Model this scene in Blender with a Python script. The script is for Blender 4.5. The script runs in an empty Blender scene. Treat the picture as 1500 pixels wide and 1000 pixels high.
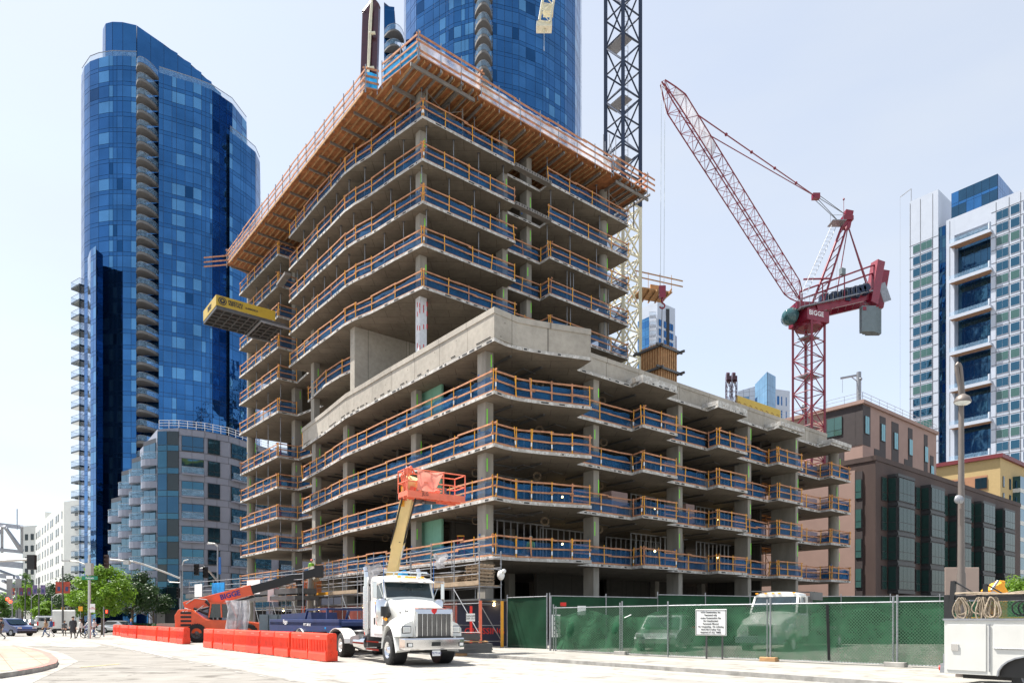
import bpy, math, random
from mathutils import Vector, Matrix, Euler
rnd = random.Random(7)
S = bpy.context.scene
COL = S.collection
PI = math.pi
R = math.radians
CAMZ = 1.6
# ---- camera: level 24 mm lens with rise -------------------------------------------------
cd = bpy.data.cameras.new('camera'); cam = bpy.data.objects.new('camera', cd); COL.objects.link(cam)
cam.location = (0, 0, CAMZ); cam.rotation_euler = (R(90), 0, 0)
cd.lens = 24.0; cd.sensor_width = 36.0; cd.sensor_fit = 'HORIZONTAL'
cd.shift_y = 407/1500.0; cd.clip_start = 0.1; cd.clip_end = 6000
S.camera = cam
def P(px, py, Y): return Vector(((px-750)*Y/1000.0, Y, CAMZ+(907-py)*Y/1000.0))
def X(px, Y): return (px-750)*Y/1000.0
def Z(py, Y): return CAMZ+(907-py)*Y/1000.0
def H(px, py, z):
    Y = 1000*(z-CAMZ)/(907-py); return Vector(((px-750)*Y/1000.0, Y, z))
def G(px, py):
    Y = 1600.0/(py-907); return Vector(((px-750)*Y/1000.0, Y, 0))

# ---- materials ---------------------------------------------------------------------------
M = {}
def nodes(name):
    m = bpy.data.materials.new(name); m.use_nodes = True
    nt = m.node_tree; b = nt.nodes['Principled BSDF']; M[name] = m
    return m, nt, b
def N(nt, t, **kw):
    n = nt.nodes.new(t)
    for k, v in kw.items():
        if hasattr(n, k): setattr(n, k, v)
    return n
def noise(nt, scale, detail=4, vec=None, rough=.6):
    n = N(nt, 'ShaderNodeTexNoise'); n.inputs['Scale'].default_value = scale
    n.inputs['Detail'].default_value = detail; n.inputs['Roughness'].default_value = rough
    if vec: nt.links.new(vec, n.inputs['Vector'])
    return n
def coords(nt, sc=None, kind='Object'):
    t = N(nt, 'ShaderNodeTexCoord')
    if sc is None: return t.outputs[kind]
    mp = N(nt, 'ShaderNodeMapping'); mp.inputs['Scale'].default_value = sc
    nt.links.new(t.outputs[kind], mp.inputs['Vector']); return mp.outputs[0]
def ramp(nt, fac, stops):
    r = N(nt, 'ShaderNodeValToRGB'); e = r.color_ramp.elements
    while len(e) < len(stops): e.new(.5)
    for i, (p, c) in enumerate(stops):
        e[i].position = p; e[i].color = (c[0], c[1], c[2], 1)
    nt.links.new(fac, r.inputs[0]); return r.outputs[0]
def mixc(nt, fac, a, b, mode='MIX'):
    n = N(nt, 'ShaderNodeMix', data_type='RGBA', blend_type=mode)
    for s, v in ((n.inputs[0], fac), (n.inputs[6], a), (n.inputs[7], b)):
        if isinstance(v, (int, float)): s.default_value = v
        elif isinstance(v, (tuple, list)): s.default_value = (v[0], v[1], v[2], 1)
        else: nt.links.new(v, s)
    return n.outputs[2]
def bump(nt, b, h, st=.3, d=.02):
    n = N(nt, 'ShaderNodeBump'); n.inputs['Strength'].default_value = st; n.inputs['Distance'].default_value = d
    nt.links.new(h, n.inputs['Height']); nt.links.new(n.outputs[0], b.inputs['Normal'])
def sc3(c, k): return tuple(min(1, x*k) for x in c)
def mat(name, col, rough=.6, metal=0, var=.12, scale=2.0, bmp=0, coat=0, spec=.5, em=0, streak=False):
    m, nt, b = nodes(name)
    v = coords(nt, (1, 1, .25) if streak else None)
    n = noise(nt, scale, 5, v)
    c = ramp(nt, n.outputs[0], [(.3, sc3(col, 1-var)), (.7, sc3(col, 1+var))])
    nt.links.new(c, b.inputs['Base Color'])
    b.inputs['Roughness'].default_value = rough; b.inputs['Metallic'].default_value = metal
    b.inputs['Specular IOR Level'].default_value = spec
    b.inputs['Coat Weight'].default_value = coat
    if em: b.inputs['Emission Color'].default_value = (*col, 1); b.inputs['Emission Strength'].default_value = em
    if bmp: bump(nt, b, noise(nt, scale*6, 3, v).outputs[0], bmp)
    return m
def concrete(name, col, panel=(1.22, 2.44), stain=.35, holes=True):
    m, nt, b = nodes(name)
    v = coords(nt)
    n1 = noise(nt, .35, 6, v); n2 = noise(nt, 3.0, 5, v)
    c = ramp(nt, n1.outputs[0], [(.3, sc3(col, 1-stain)), (.7, sc3(col, 1.12))])
    c = mixc(nt, .35, c, ramp(nt, n2.outputs[0], [(.3, sc3(col, .65)), (.65, sc3(col, 1.15))]))
    br = N(nt, 'ShaderNodeTexBrick'); nt.links.new(v, br.inputs['Vector'])
    br.inputs['Scale'].default_value = 1; br.inputs['Mortar Size'].default_value = .022
    br.inputs['Brick Width'].default_value = panel[1]; br.inputs['Row Height'].default_value = panel[0]
    br.inputs['Color1'].default_value = (1, 1, 1, 1); br.inputs['Color2'].default_value = (.84, .83, .82, 1)
    br.inputs['Mortar'].default_value = (.38, .37, .36, 1)
    c = mixc(nt, .8, c, br.outputs['Color'], 'MULTIPLY')
    if holes:
        vo = N(nt, 'ShaderNodeTexVoronoi'); vo.inputs['Scale'].default_value = 1.3; nt.links.new(v, vo.inputs['Vector'])
        h = ramp(nt, vo.outputs['Distance'], [(.05, (.25, .25, .25)), (.08, (1, 1, 1))])
        c = mixc(nt, .7, c, h, 'MULTIPLY')
    nt.links.new(c, b.inputs['Base Color']); b.inputs['Roughness'].default_value = .9
    bump(nt, b, n2.outputs[0], .25)
    return m
def see_through(name, col, alpha, rough=.7, sc=None, amp=.15, trans=0):
    """woven netting: a share of the light passes straight through the weave"""
    m, nt, b = nodes(name)
    v = coords(nt); n = noise(nt, sc or 1.2, 3, v)
    c = ramp(nt, n.outputs[0], [(.3, sc3(col, .7)), (.7, sc3(col, 1.25))])
    nt.links.new(c, b.inputs['Base Color']); b.inputs['Roughness'].default_value = rough
    b.inputs['Specular IOR Level'].default_value = .2
    mp = N(nt, 'ShaderNodeMapRange'); nt.links.new(n.outputs[0], mp.inputs[0])
    mp.inputs[1].default_value = .3; mp.inputs[2].default_value = .7
    mp.inputs[3].default_value = alpha-amp; mp.inputs[4].default_value = alpha+amp
    nt.links.new(mp.outputs[0], b.inputs['Alpha'])
    if trans:
        tr = N(nt, 'ShaderNodeBsdfTranslucent'); nt.links.new(c, tr.inputs[0])
        mx = N(nt, 'ShaderNodeMixShader'); mx.inputs[0].default_value = trans
        tp = N(nt, 'ShaderNodeBsdfTransparent'); m2 = N(nt, 'ShaderNodeMixShader')
        nt.links.new(mp.outputs[0], m2.inputs[0]); nt.links.new(tp.outputs[0], m2.inputs[1])
        nt.links.new(tr.outputs[0], m2.inputs[2])
        nt.links.new(b.outputs[0], mx.inputs[1]); nt.links.new(m2.outputs[0], mx.inputs[2])
        nt.links.new(mx.outputs[0], nt.nodes['Material Output'].inputs[0])
    return m

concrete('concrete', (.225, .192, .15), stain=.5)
concrete('concrete_wall', (.43, .395, .34), (2.4, 3.6), .32)
concrete('concrete_shaded', (.065, .058, .05), (1.22, 2.44), .3)  # darkness of the interior put into the core wall colour
mat('column', (.28, .26, .225), .9, var=.22, scale=1.5, streak=True, bmp=.1)
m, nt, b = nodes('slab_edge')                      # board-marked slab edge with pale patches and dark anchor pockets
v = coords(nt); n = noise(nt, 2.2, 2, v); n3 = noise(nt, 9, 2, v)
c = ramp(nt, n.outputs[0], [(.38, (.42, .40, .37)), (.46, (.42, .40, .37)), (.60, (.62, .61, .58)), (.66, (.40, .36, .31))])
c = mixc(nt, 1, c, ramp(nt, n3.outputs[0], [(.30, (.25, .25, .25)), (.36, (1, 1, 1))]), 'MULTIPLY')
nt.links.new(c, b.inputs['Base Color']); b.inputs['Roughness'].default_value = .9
mat('dark_slot', (.03, .03, .03), .8)
mat('green_tape', (.25, .85, .05), .5)
mat('blue_tape', (.02, .15, .5), .5)
mat('rail_wood', (.46, .215, .115), .8, var=.35, scale=3, bmp=.1)
mat('wood', (.42, .24, .11), .8, var=.3, scale=3)
mat('pale_wood', (.33, .245, .165), .8, var=.25, scale=3)
mat('ply', (.33, .13, .05), .8, var=.45, scale=1.6, bmp=.05)
mat('post_yellow', (.80, .37, .02), .5, var=.15)
mat('galv', (.29, .30, .32), .45, .5, var=.2, scale=6)
mat('steel', (.30, .30, .30), .5, .6, var=.2)
mat('beam_grey', (.22, .20, .18), .6, .2, var=.2)
mat('black', (.012, .012, .013), .5)
mat('rubber', (.02, .02, .02), .85, var=.3, scale=5, bmp=.2)
mat('white_paint', (.74, .74, .71), .32, coat=.6, var=.08, scale=1.1)
mat('white_shaded', (.57, .57, .54), .45, coat=.3, var=.07, scale=1.2)  # shade on the utility truck body put into its white paint colour
mat('chrome', (.75, .75, .76), .08, 1.0, var=.05)
mat('orange_paint', (.66, .085, .018), .4, coat=.4, var=.12)
m, nt, b = nodes('orange_plastic')                # each barrier faded and scuffed differently
v = coords(nt); oi = N(nt, 'ShaderNodeObjectInfo'); n1 = noise(nt, 2.5, 6, v); n2 = noise(nt, 14, 4, v)
c = mixc(nt, oi.outputs['Random'], (.84, .045, .012), (.93, .075, .022)); c = mixc(nt, .8, c, ramp(nt, n1.outputs[0], [(.35, (.72, .70, .68)), (.62, (1, 1, 1))]), 'MULTIPLY')
c = mixc(nt, ramp(nt, n2.outputs[0], [(.66, (0, 0, 0)), (.72, (.35, .35, .35))]), c, (.75, .45, .35)); nt.links.new(c, b.inputs['Base Color']); b.inputs['Roughness'].default_value = .45
mat('coral_paint', (.78, .18, .10), .5, var=.15)
mat('cream_paint', (.80, .62, .28), .45, coat=.2, var=.06)
mat('cream_steel', (.70, .66, .50), .5, var=.08)
mat('navy_steel', (.012, .025, .06), .45, var=.2)
mat('navy_paint', (.006, .022, .10), .5, var=.2)
mat('maroon_steel', (.21, .008, .028), .4, coat=.3, var=.15)
mat('dark_maroon', (.055, .008, .02), .35, coat=.4, var=.3)
mat('red_jack', (.45, .02, .05), .5)
mat('red_sign', (.75, .03, .02), .5)
mat('green_sign', (.01, .22, .12), .4, var=.03)
mat('sign_white', (.82, .82, .80), .45, var=.03)
mat('text_dark', (.03, .03, .035), .6, var=0)
mat('text_blue', (.02, .03, .22), .5, var=0)
mat('text_white', (.85, .85, .85), .5, var=0)
mat('text_red', (.6, .02, .02), .5, var=0)
mat('drywall_green', (.19, .42, .31), .85, var=.05)
mat('pink_wrap', (.42, .30, .29), .6, var=.15)
mat('hoard_red', (.20, .035, .025), .7, var=.3, scale=.8)
mat('banner_navy', (.02, .022, .05), .6)
mat('yellow_box', (.50, .34, .03), .5, coat=.2, var=.06)
mat('amber', (.95, .35, .02), .3, em=.3)
mat('lamp_warm', (1, .72, .3), .4, em=14)
mat('lamp_red', (1, .03, .01), .4, em=5)
mat('glass_dark', (.02, .03, .035), .05, coat=.5, spec=.8, var=.2)
mat('glass_wind', (.012, .025, .032), .04, coat=.2, spec=.6, var=.5, scale=1.5)
mat('skin', (.55, .33, .23), .6); mat('hair', (.03, .02, .015), .6)
mat('grey_box', (.16, .20, .215), .6)
mat('bronze_pole', (.17, .145, .13), .5, .3, var=.08)
mat('stone_tan', (.40, .30, .25), .7, var=.04)
mat('bark', (.12, .09, .065), .9, var=.3, bmp=.3)
mat('hardware', (.12, .12, .12), .5, .5)
see_through('blue_net', (.012, .10, .25), .60, .7, .6, .08)
see_through('blue_tarp', (.03, .38, .85), .93, .4, 2.0, .06, .35)
see_through('white_net', (.75, .77, .80), .45, .8, 1.0, .15, .5)
see_through('green_mesh', (.036, .135, .068), .80, .8, 1.6, .10, .35)
see_through('green_dense', (.010, .048, .024), .97, .7, .6, .02, .2)
see_through('clear_sheet', (.62, .63, .66), .75, .3, 1.4, .2, .4)
see_through('coral_cloth', (.92, .36, .28), .97, .6, 1.0, .02, .4)

# ---- mesh builder -------------------------------------------------------------------------
ROOT = {}
def basis(d, up=Vector((0, 0, 1))):
    d = d.normalized()
    if abs(d.dot(up)) > .98: up = Vector((0, 1, 0))
    s = d.cross(up).normalized(); u = s.cross(d).normalized()
    return d, s, u
class MB:
    def __init__(s): s.v = []; s.f = []; s.m = []; s.sm = []
    def add(s, vs, fs, m=0, sm=False, T=None):
        o = len(s.v)
        for p in vs:
            p = Vector(p); s.v.append(T @ p if T else p)
        for f in fs:
            s.f.append([o+i for i in f]); s.m.append(m); s.sm.append(sm)
        return s
    def box(s, c, d, m=0, rz=0, T=None):
        x, y, z = d[0]/2, d[1]/2, d[2]/2
        vs = [(-x,-y,-z),(x,-y,-z),(x,y,-z),(-x,y,-z),(-x,-y,z),(x,-y,z),(x,y,z),(-x,y,z)]
        A = Matrix.Translation(Vector(c)) @ Matrix.Rotation(rz, 4, 'Z')
        if T: A = T @ A
        return s.add(vs, [(0,3,2,1),(4,5,6,7),(0,1,5,4),(1,2,6,5),(2,3,7,6),(3,0,4,7)], m, T=A)
    def b2(s, a, b, m=0, T=None):
        return s.box(((a[0]+b[0])/2, (a[1]+b[1])/2, (a[2]+b[2])/2), (abs(b[0]-a[0]), abs(b[1]-a[1]), abs(b[2]-a[2])), m, T=T)
    def bar(s, p, q, w, h, m=0, up=None):
        p = Vector(p); q = Vector(q)
        if (q-p).length < 1e-5: return s
        d, a, u = basis(q-p, up or Vector((0, 0, 1)))
        vs = []
        for e in (p, q):
            for i, j in ((-1,-1),(1,-1),(1,1),(-1,1)): vs.append(e+a*i*w/2+u*j*h/2)
        return s.add(vs, [(0,1,2,3),(7,6,5,4),(0,4,5,1),(1,5,6,2),(2,6,7,3),(3,7,4,0)], m)
    def tube(s, p, q, r, n=8, m=0, r2=None, cap=True):
        p = Vector(p); q = Vector(q)
        if (q-p).length < 1e-5: return s
        r2 = r if r2 is None else r2
        d, a, u = basis(q-p); vs = []
        for e, rr in ((p, r), (q, r2)):
            for i in range(n):
                t = 2*PI*i/n; vs.append(e+a*math.cos(t)*rr+u*math.sin(t)*rr)
        fs = [(i, (i+1) % n, n+(i+1) % n, n+i) for i in range(n)]
        s.add(vs, fs, m, n > 5)
        if cap: s.add(vs, [tuple(range(n))[::-1], tuple(range(n, 2*n))], m)
        return s
    def path(s, pts, r, n=6, m=0):
        for a, b in zip(pts, pts[1:]): s.tube(a, b, r, n, m)
        return s
    def prism(s, poly, z0, z1, m=0, mt=None, mb=None):
        n = len(poly); vs = [(p[0], p[1], z0) for p in poly]+[(p[0], p[1], z1) for p in poly]
        s.add(vs, [(i, (i+1) % n, n+(i+1) % n, n+i) for i in range(n)], m)
        s.add(vs, [tuple(range(n, 2*n))], m if mt is None else mt)
        return s.add(vs, [tuple(range(n))[::-1]], m if mb is None else mb)
    def ext(s, prof, y0, y1, m=0, T=None, axis='x'):
        """side profile (a,z) extruded across; axis x: profile in y-z, width along x"""
        n = len(prof)
        if axis == 'x': vs = [(y0, p[0], p[1]) for p in prof]+[(y1, p[0], p[1]) for p in prof]
        else: vs = [(p[0], y0, p[1]) for p in prof]+[(p[0], y1, p[1]) for p in prof]
        return s.add(vs, [(i, (i+1) % n, n+(i+1) % n, n+i) for i in range(n)]+[tuple(range(n))[::-1], tuple(range(n, 2*n))], m, T=T)
    def quad(s, a, b, c, d, m=0): return s.add([a, b, c, d], [(0, 1, 2, 3)], m)
    def lathe(s, prof, c, axis=(0, 0, 1), n=20, m=0, sm=True):
        d, a, u = basis(Vector(axis)); c = Vector(c); vs = []
        for r, h in prof:
            for i in range(n):
                t = 2*PI*i/n; vs.append(c+d*h+a*math.cos(t)*r+u*math.sin(t)*r)
        fs = []
        for k in range(len(prof)-1):
            for i in range(n): fs.append((k*n+i, k*n+(i+1) % n, (k+1)*n+(i+1) % n, (k+1)*n+i))
        return s.add(vs, fs, m, sm)
    def ball(s, c, r, m=0, n=8, sz=1):
        prof = [(max(.001, r*math.sin(PI*k/(n))), -r*sz*math.cos(PI*k/n)) for k in range(n+1)]
        return s.lathe(prof, c, (0, 0, 1), n+2, m)
    def build(s, name, mats, parent=None, loc=None, bevel=0, fix=True):
        me = bpy.data.meshes.new(name)
        if parent is not None and loc is None: off = ROOT.get(parent.name, Vector((0, 0, 0)))
        elif loc is not None: off = Vector(loc)
        else: off = Vector((0, 0, 0))
        me.from_pydata([tuple(p-off) for p in s.v], [], s.f)
        if isinstance(mats, str): mats = [mats]
        for k in mats: me.materials.append(M[k])
        me.polygons.foreach_set('material_index', s.m)
        me.polygons.foreach_set('use_smooth', s.sm)
        me.update()
        o = bpy.data.objects.new(name, me); COL.objects.link(o)
        if parent is not None:
            o.parent = parent
            if loc is not None: o.location = Vector(loc)-ROOT.get(parent.name, Vector((0, 0, 0)))
            ROOT[o.name] = off
        elif loc is not None: o.location = off; ROOT[o.name] = off
        if bevel:
            bm = o.modifiers.new('bevel', 'BEVEL'); bm.width = bevel; bm.segments = 2; bm.limit_method = 'ANGLE'
            bm.angle_limit = R(40)
        return o
def tag(o, label=None, cat=None, group=None, kind=None):
    if label: o['label'] = label
    if cat: o['category'] = cat
    if group: o['group'] = group
    if kind: o['kind'] = kind
    return o
def thing(name, label, cat, loc=(0, 0, 0), rz=0, group=None, local=False):
    """an Empty at the base; local=True: parts are built round the origin and turned with it"""
    o = bpy.data.objects.new(name, None); COL.objects.link(o)
    o.location = loc; o.rotation_euler = (0, 0, rz); o.empty_display_size = .3
    ROOT[o.name] = Vector((0, 0, 0)) if local else Vector(loc)
    return tag(o, label, cat, group)
def dup(o, loc, rz=None, label=None, parent=None):
    c = o.copy(); COL.objects.link(c)
    if parent is not None: c.parent = parent
    else:
        c.location = loc
        if rz is not None: c.rotation_euler = (0, 0, rz)
    if label: c['label'] = label
    for ch in list(o.children):
        if ch is not c: dup(ch, None, parent=c)
    return c
def struct(name, mb, mats, loc=(0, 0, 0)):
    return tag(mb.build(name, mats, loc=loc), kind='structure')
FONT_CACHE = {}
def text(s, h, T, m, parent=None, name='lettering', align='CENTER', ex=.004, off=None, bold=0, spacing=1.0, xs=1.0):
    """flat lettering; T places it (local x = reading direction, y = up, z = out of the face)"""
    cu = bpy.data.curves.new('t', 'FONT'); cu.body = s; cu.size = h*1.4; cu.align_x = align; cu.align_y = 'CENTER'
    cu.extrude = ex; cu.offset = bold; cu.resolution_u = 2; cu.space_line = spacing
    t = bpy.data.objects.new('t', cu); COL.objects.link(t)
    bpy.context.view_layer.update()
    me = bpy.data.meshes.new_from_object(t); bpy.data.objects.remove(t); me.name = name
    A = T @ Matrix.Diagonal((xs, 1, 1, 1))
    off = ROOT.get(parent.name, Vector((0, 0, 0))) if parent is not None else Vector((0, 0, 0))
    me.transform(Matrix.Translation(-off) @ A); me.materials.clear(); me.materials.append(M[m])
    for p in me.polygons: p.material_index = 0
    o = bpy.data.objects.new(name, me); COL.objects.link(o)
    if parent is not None: o.parent = parent; ROOT[o.name] = off
    return o
def frame(o, x, n):
    """matrix: origin o, reading direction x, outward normal n"""
    x = Vector(x).normalized(); n = Vector(n).normalized(); y = n.cross(x).normalized(); n = x.cross(y)
    return Matrix(((x.x, y.x, n.x, o[0]), (x.y, y.y, n.y, o[1]), (x.z, y.z, n.z, o[2]), (0, 0, 0, 1)))
# ---- daylight ------------------------------------------------------------------------------
SUN_EL, SUN_AZ = 64.0, (-.88, .30)      # direction towards the sun seen from above
sv = Vector((SUN_AZ[0], SUN_AZ[1], 0)).normalized()
sdir = Vector((sv.x*math.cos(R(SUN_EL)), sv.y*math.cos(R(SUN_EL)), math.sin(R(SUN_EL))))
sl = bpy.data.lights.new('sun', 'SUN'); so = bpy.data.objects.new('sun', sl); COL.objects.link(so)
so.rotation_euler = (-sdir).to_track_quat('-Z', 'Y').to_euler(); so.location = (0, 0, 200)
sl.energy = 4.9; sl.angle = R(.53); sl.color = (1, .95, .88)
w = bpy.data.worlds.new("World"); S.world = w; w.use_nodes = True
wn = w.node_tree; bg = wn.nodes['Background']
sky = wn.nodes.new('ShaderNodeTexSky'); sky.sky_type = 'NISHITA'; sky.sun_disc = False
sky.sun_elevation = R(SUN_EL); sky.sun_rotation = math.atan2(sv.x, sv.y)
sky.air_density = 1.0; sky.dust_density = 1.0; sky.ozone_density = 1.2; sky.altitude = 10
hs = wn.nodes.new('ShaderNodeHueSaturation'); hs.inputs['Saturation'].default_value = .7; wn.links.new(sky.outputs[0], hs.inputs['Color'])
hz_ = wn.nodes.new('ShaderNodeMix'); hz_.data_type = 'RGBA'; hz_.inputs[0].default_value = .5; hz_.inputs[7].default_value = (3.05, 3.25, 3.5, 1)   # bright even haze
wtc = wn.nodes.new('ShaderNodeTexCoord'); wmp = wn.nodes.new('ShaderNodeMapping'); wmp.inputs['Scale'].default_value = (1.2, 1.2, 4.5); wmp.inputs['Rotation'].default_value = (.3, .5, .2); wno = wn.nodes.new('ShaderNodeTexNoise'); wno.inputs['Scale'].default_value = 1.6; wno.inputs['Detail'].default_value = 7
wn.links.new(wtc.outputs['Generated'], wmp.inputs[0]); wn.links.new(wmp.outputs[0], wno.inputs['Vector']); wmr = wn.nodes.new('ShaderNodeMapRange'); wn.links.new(wno.outputs[0], wmr.inputs[0]); wmr.inputs[1].default_value = .35; wmr.inputs[2].default_value = .7; wmr.inputs[3].default_value = .42; wmr.inputs[4].default_value = .72; wn.links.new(wmr.outputs[0], hz_.inputs[0])
wn.links.new(hs.outputs[0], hz_.inputs[6]); wn.links.new(hz_.outputs[2], bg.inputs[0]); bg.inputs[1].default_value = .125
S.view_settings.view_transform = 'Standard'; S.view_settings.look = 'None'
S.view_settings.exposure = 1.1; S.view_settings.gamma = 1
S.cycles.max_bounces = 8; S.cycles.transparent_max_bounces = 24; S.cycles.diffuse_bounces = 3
# ---- ground ----------------------------------------------------------------------------------
SD = Vector((.62, -.785, 0)).normalized()          # along the street, coming towards the camera's right
SN = Vector((.785, .62, 0)).normalized()           # across it, away from the camera
m, nt, b = nodes('asphalt')
v = coords(nt); n1 = noise(nt, .12, 6, v); n2 = noise(nt, 40, 3, v); n3 = noise(nt, 1.1, 6, v)
c = ramp(nt, n1.outputs[0], [(.35, (.245, .232, .208)), (.65, (.30, .286, .26))])
c = mixc(nt, .5, c, ramp(nt, n3.outputs[0], [(.35, (.24, .225, .20)), (.7, (.35, .335, .31))]))
c = mixc(nt, .5, c, ramp(nt, n2.outputs[0], [(.3, (.6, .6, .6)), (.7, (1, 1, 1))]), 'MULTIPLY')
vo = N(nt, 'ShaderNodeTexVoronoi', feature='DISTANCE_TO_EDGE'); vo.inputs['Scale'].default_value = .16
wv0 = noise(nt, .8, 4, v); add = N(nt, 'ShaderNodeVectorMath', operation='ADD'); nt.links.new(v, add.inputs[0]); sc0 = N(nt, 'ShaderNodeVectorMath', operation='SCALE'); nt.links.new(wv0.outputs['Color'], sc0.inputs[0]); sc0.inputs['Scale'].default_value = 3.0; nt.links.new(sc0.outputs[0], add.inputs[1]); nt.links.new(add.outputs[0], vo.inputs['Vector'])
c = mixc(nt, 1, c, ramp(nt, vo.outputs['Distance'], [(.0, (.55, .55, .55)), (.006, (1, 1, 1))]), 'MULTIPLY')       # sealed cracks
st = noise(nt, .9, 7, v); c = mixc(nt, 1, c, ramp(nt, st.outputs[0], [(.33, (.55, .54, .53)), (.45, (1, 1, 1))]), 'MULTIPLY')   # oil and tyre stains
mp2 = N(nt, 'ShaderNodeMapping'); mp2.inputs['Rotation'].default_value = (0, 0, .9); mp2.inputs['Scale'].default_value = (.05, 1.1, 1); nt.links.new(v, mp2.inputs['Vector']); tm = noise(nt, 1.0, 3, mp2.outputs[0]); c = mixc(nt, 1, c, ramp(nt, tm.outputs[0], [(.34, (.80, .80, .80)), (.5, (1, 1, 1))]), 'MULTIPLY')
nt.links.new(c, b.inputs['Base Color']); b.inputs['Roughness'].default_value = .9; b.inputs['Specular IOR Level'].default_value = .2
bump(nt, b, n2.outputs[0], .3, .01)
def pave(name, col, jx, jy, ang):
    m, nt, b = nodes(name)
    t = N(nt, 'ShaderNodeTexCoord'); mp = N(nt, 'ShaderNodeMapping'); mp.inputs['Rotation'].default_value = (0, 0, ang)
    nt.links.new(t.outputs['Object'], mp.inputs['Vector']); v = mp.outputs[0]
    n1 = noise(nt, .3, 6, v); n2 = noise(nt, 25, 3, v)
    c = ramp(nt, n1.outputs[0], [(.3, sc3(col, .82)), (.7, sc3(col, 1.08))])
    br = N(nt, 'ShaderNodeTexBrick'); nt.links.new(v, br.inputs['Vector']); br.offset = 0
    br.inputs['Scale'].default_value = 1; br.inputs['Mortar Size'].default_value = .012
    br.inputs['Brick Width'].default_value = jx; br.inputs['Row Height'].default_value = jy
    br.inputs['Color1'].default_value = (1, 1, 1, 1); br.inputs['Color2'].default_value = (.93, .93, .93, 1); br.inputs['Mortar'].default_value = (.5, .5, .5, 1)
    c = mixc(nt, 1, c, br.outputs['Color'], 'MULTIPLY')
    c = mixc(nt, .4, c, ramp(nt, n2.outputs[0], [(.3, (.75, .75, .75)), (.7, (1, 1, 1))]), 'MULTIPLY')
    st = noise(nt, 1.3, 7, v); c = mixc(nt, 1, c, ramp(nt, st.outputs[0], [(.33, (.60, .58, .55)), (.46, (1, 1, 1))]), 'MULTIPLY')
    mp2 = N(nt, 'ShaderNodeMapping'); mp2.inputs['Scale'].default_value = (.06, 1.0, 1); nt.links.new(v, mp2.inputs['Vector']); tm = noise(nt, 1.2, 3, mp2.outputs[0]); c = mixc(nt, 1, c, ramp(nt, tm.outputs[0], [(.34, (.84, .84, .84)), (.5, (1, 1, 1))]), 'MULTIPLY')
    nt.links.new(c, b.inputs['Base Color']); b.inputs['Roughness'].default_value = .9; b.inputs['Specular IOR Level'].default_value = .25
    bump(nt, b, n2.outputs[0], .2, .008)
SA = math.atan2(SD.y, SD.x)
pave('road_concrete', (.37, .355, .325), 4.6, 3.7, -SA)
pave('walk_concrete', (.37, .355, .32), 1.5, 1.5, -SA)
pave('walk_pink', (.42, .33, .26), .9, .9, -SA)
mat('curb_red', (.40, .17, .14), .8, var=.3, scale=3)
mat('curb_stone', (.30, .29, .27), .9, var=.35, scale=2.5)
mat('dirt', (.26, .23, .19), .95, var=.25, scale=.6)
mat('line_white', (.62, .62, .60), .7, var=.25, scale=6)
mat('line_yellow', (.60, .46, .20), .7, var=.25, scale=5)
mat('lot', (.30, .28, .25), .95, var=.2, scale=.5)
g = MB(); g.quad((-900, -60, 0), (900, -60, 0), (900, 2500, 0), (-900, 2500, 0)); struct('ground', g, 'asphalt')
def street(p, q): return SD*p+SN*q       # street frame: p along, q across (q grows away from the camera)
def sq(v): return (Vector(v).dot(SD), Vector(v).dot(SN))
kp, kq = sq((6.67, 19.05, 0))            # kerb in front of the building
def strip(name, pts, z, m):
    a = MB(); a.add([(x.x, x.y, z) for x in pts], [tuple(range(len(pts)))]); return struct(name, a, m)
# the bright concrete lane along the work zone
strip('road_lane', [street(-250, kq-10.4), street(60, kq-10.4), street(60, kq), street(-250, kq)], .004, 'road_concrete')
# cross-street concrete between the crossing and the left pavement
strip('crossing_apron', [G(40, 1003), G(115, 968), G(90, 955), G(35, 945), G(0, 944), G(-300, 944), G(-300, 1003)], .006, 'road_concrete')
strip('crossing_apron', [G(90, 930), G(150, 944), G(140, 948), G(70, 946), G(0, 945), G(-60, 940), G(-60, 930)], .0065, 'road_concrete')
a = MB()
for i in range(22):
    q0 = street(-12-i*1.9, kq-10.5-(i % 3)*.1); a.box((q0.x, q0.y, .009), (.75, .10, .002), rz=SA)
struct('lane_marking', a, 'curb_stone')
a = MB()
for i in range(5): 
    c0 = street(-52+i*-2.6, kq-6.5); a.box((c0.x, c0.y, .0095), (.5, 3.6, .003), rz=SA)
for (x0, y0), (x1, y1) in (((150, 940), (250, 962)), ((215, 938), (330, 958)), ((60, 938), (110, 947)), ((430, 975), (620, 984))):
    p, q = G(x0, y0), G(x1, y1); a.bar((p.x, p.y, .0095), (q.x, q.y, .0095), .15, .003)
struct('lane_marking', a, 'line_white')
a = MB(); p, q = G(118, 977), G(175, 972); a.bar((p.x, p.y, .01), (q.x, q.y, .01), .12, .003); struct('lane_marking', a, 'line_yellow')
a = MB(); c0 = G(430, 973); a.lathe([(.001, .006), (.42, .006), (.45, .0)], (c0.x, c0.y, .004), n=24); c0 = G(220, 929); a.lathe([(.001, .006), (.42, .006), (.45, .0)], (c0.x, c0.y, .004), n=24)
tag(a.build('manhole_cover', 'curb_stone', loc=(c0.x, c0.y, 0)), kind='structure')
# pavement in front of the site, with kerb
a = MB()
w0, w1 = kq+.16, kq+6.0
pl = [street(-140, w0), street(14, w0), street(14, w1+30), street(-140, w1+30)]
a.prism([(p.x, p.y) for p in pl], -.2, .13); struct('pavement', a, 'walk_concrete')
a = MB(); pl = [street(-140, kq), street(14, kq), street(14, w0-.003), street(-140, w0-.003)]
a.prism([(p.x, p.y) for p in pl], -.2, .135); struct('kerb', a, 'curb_stone')
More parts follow.
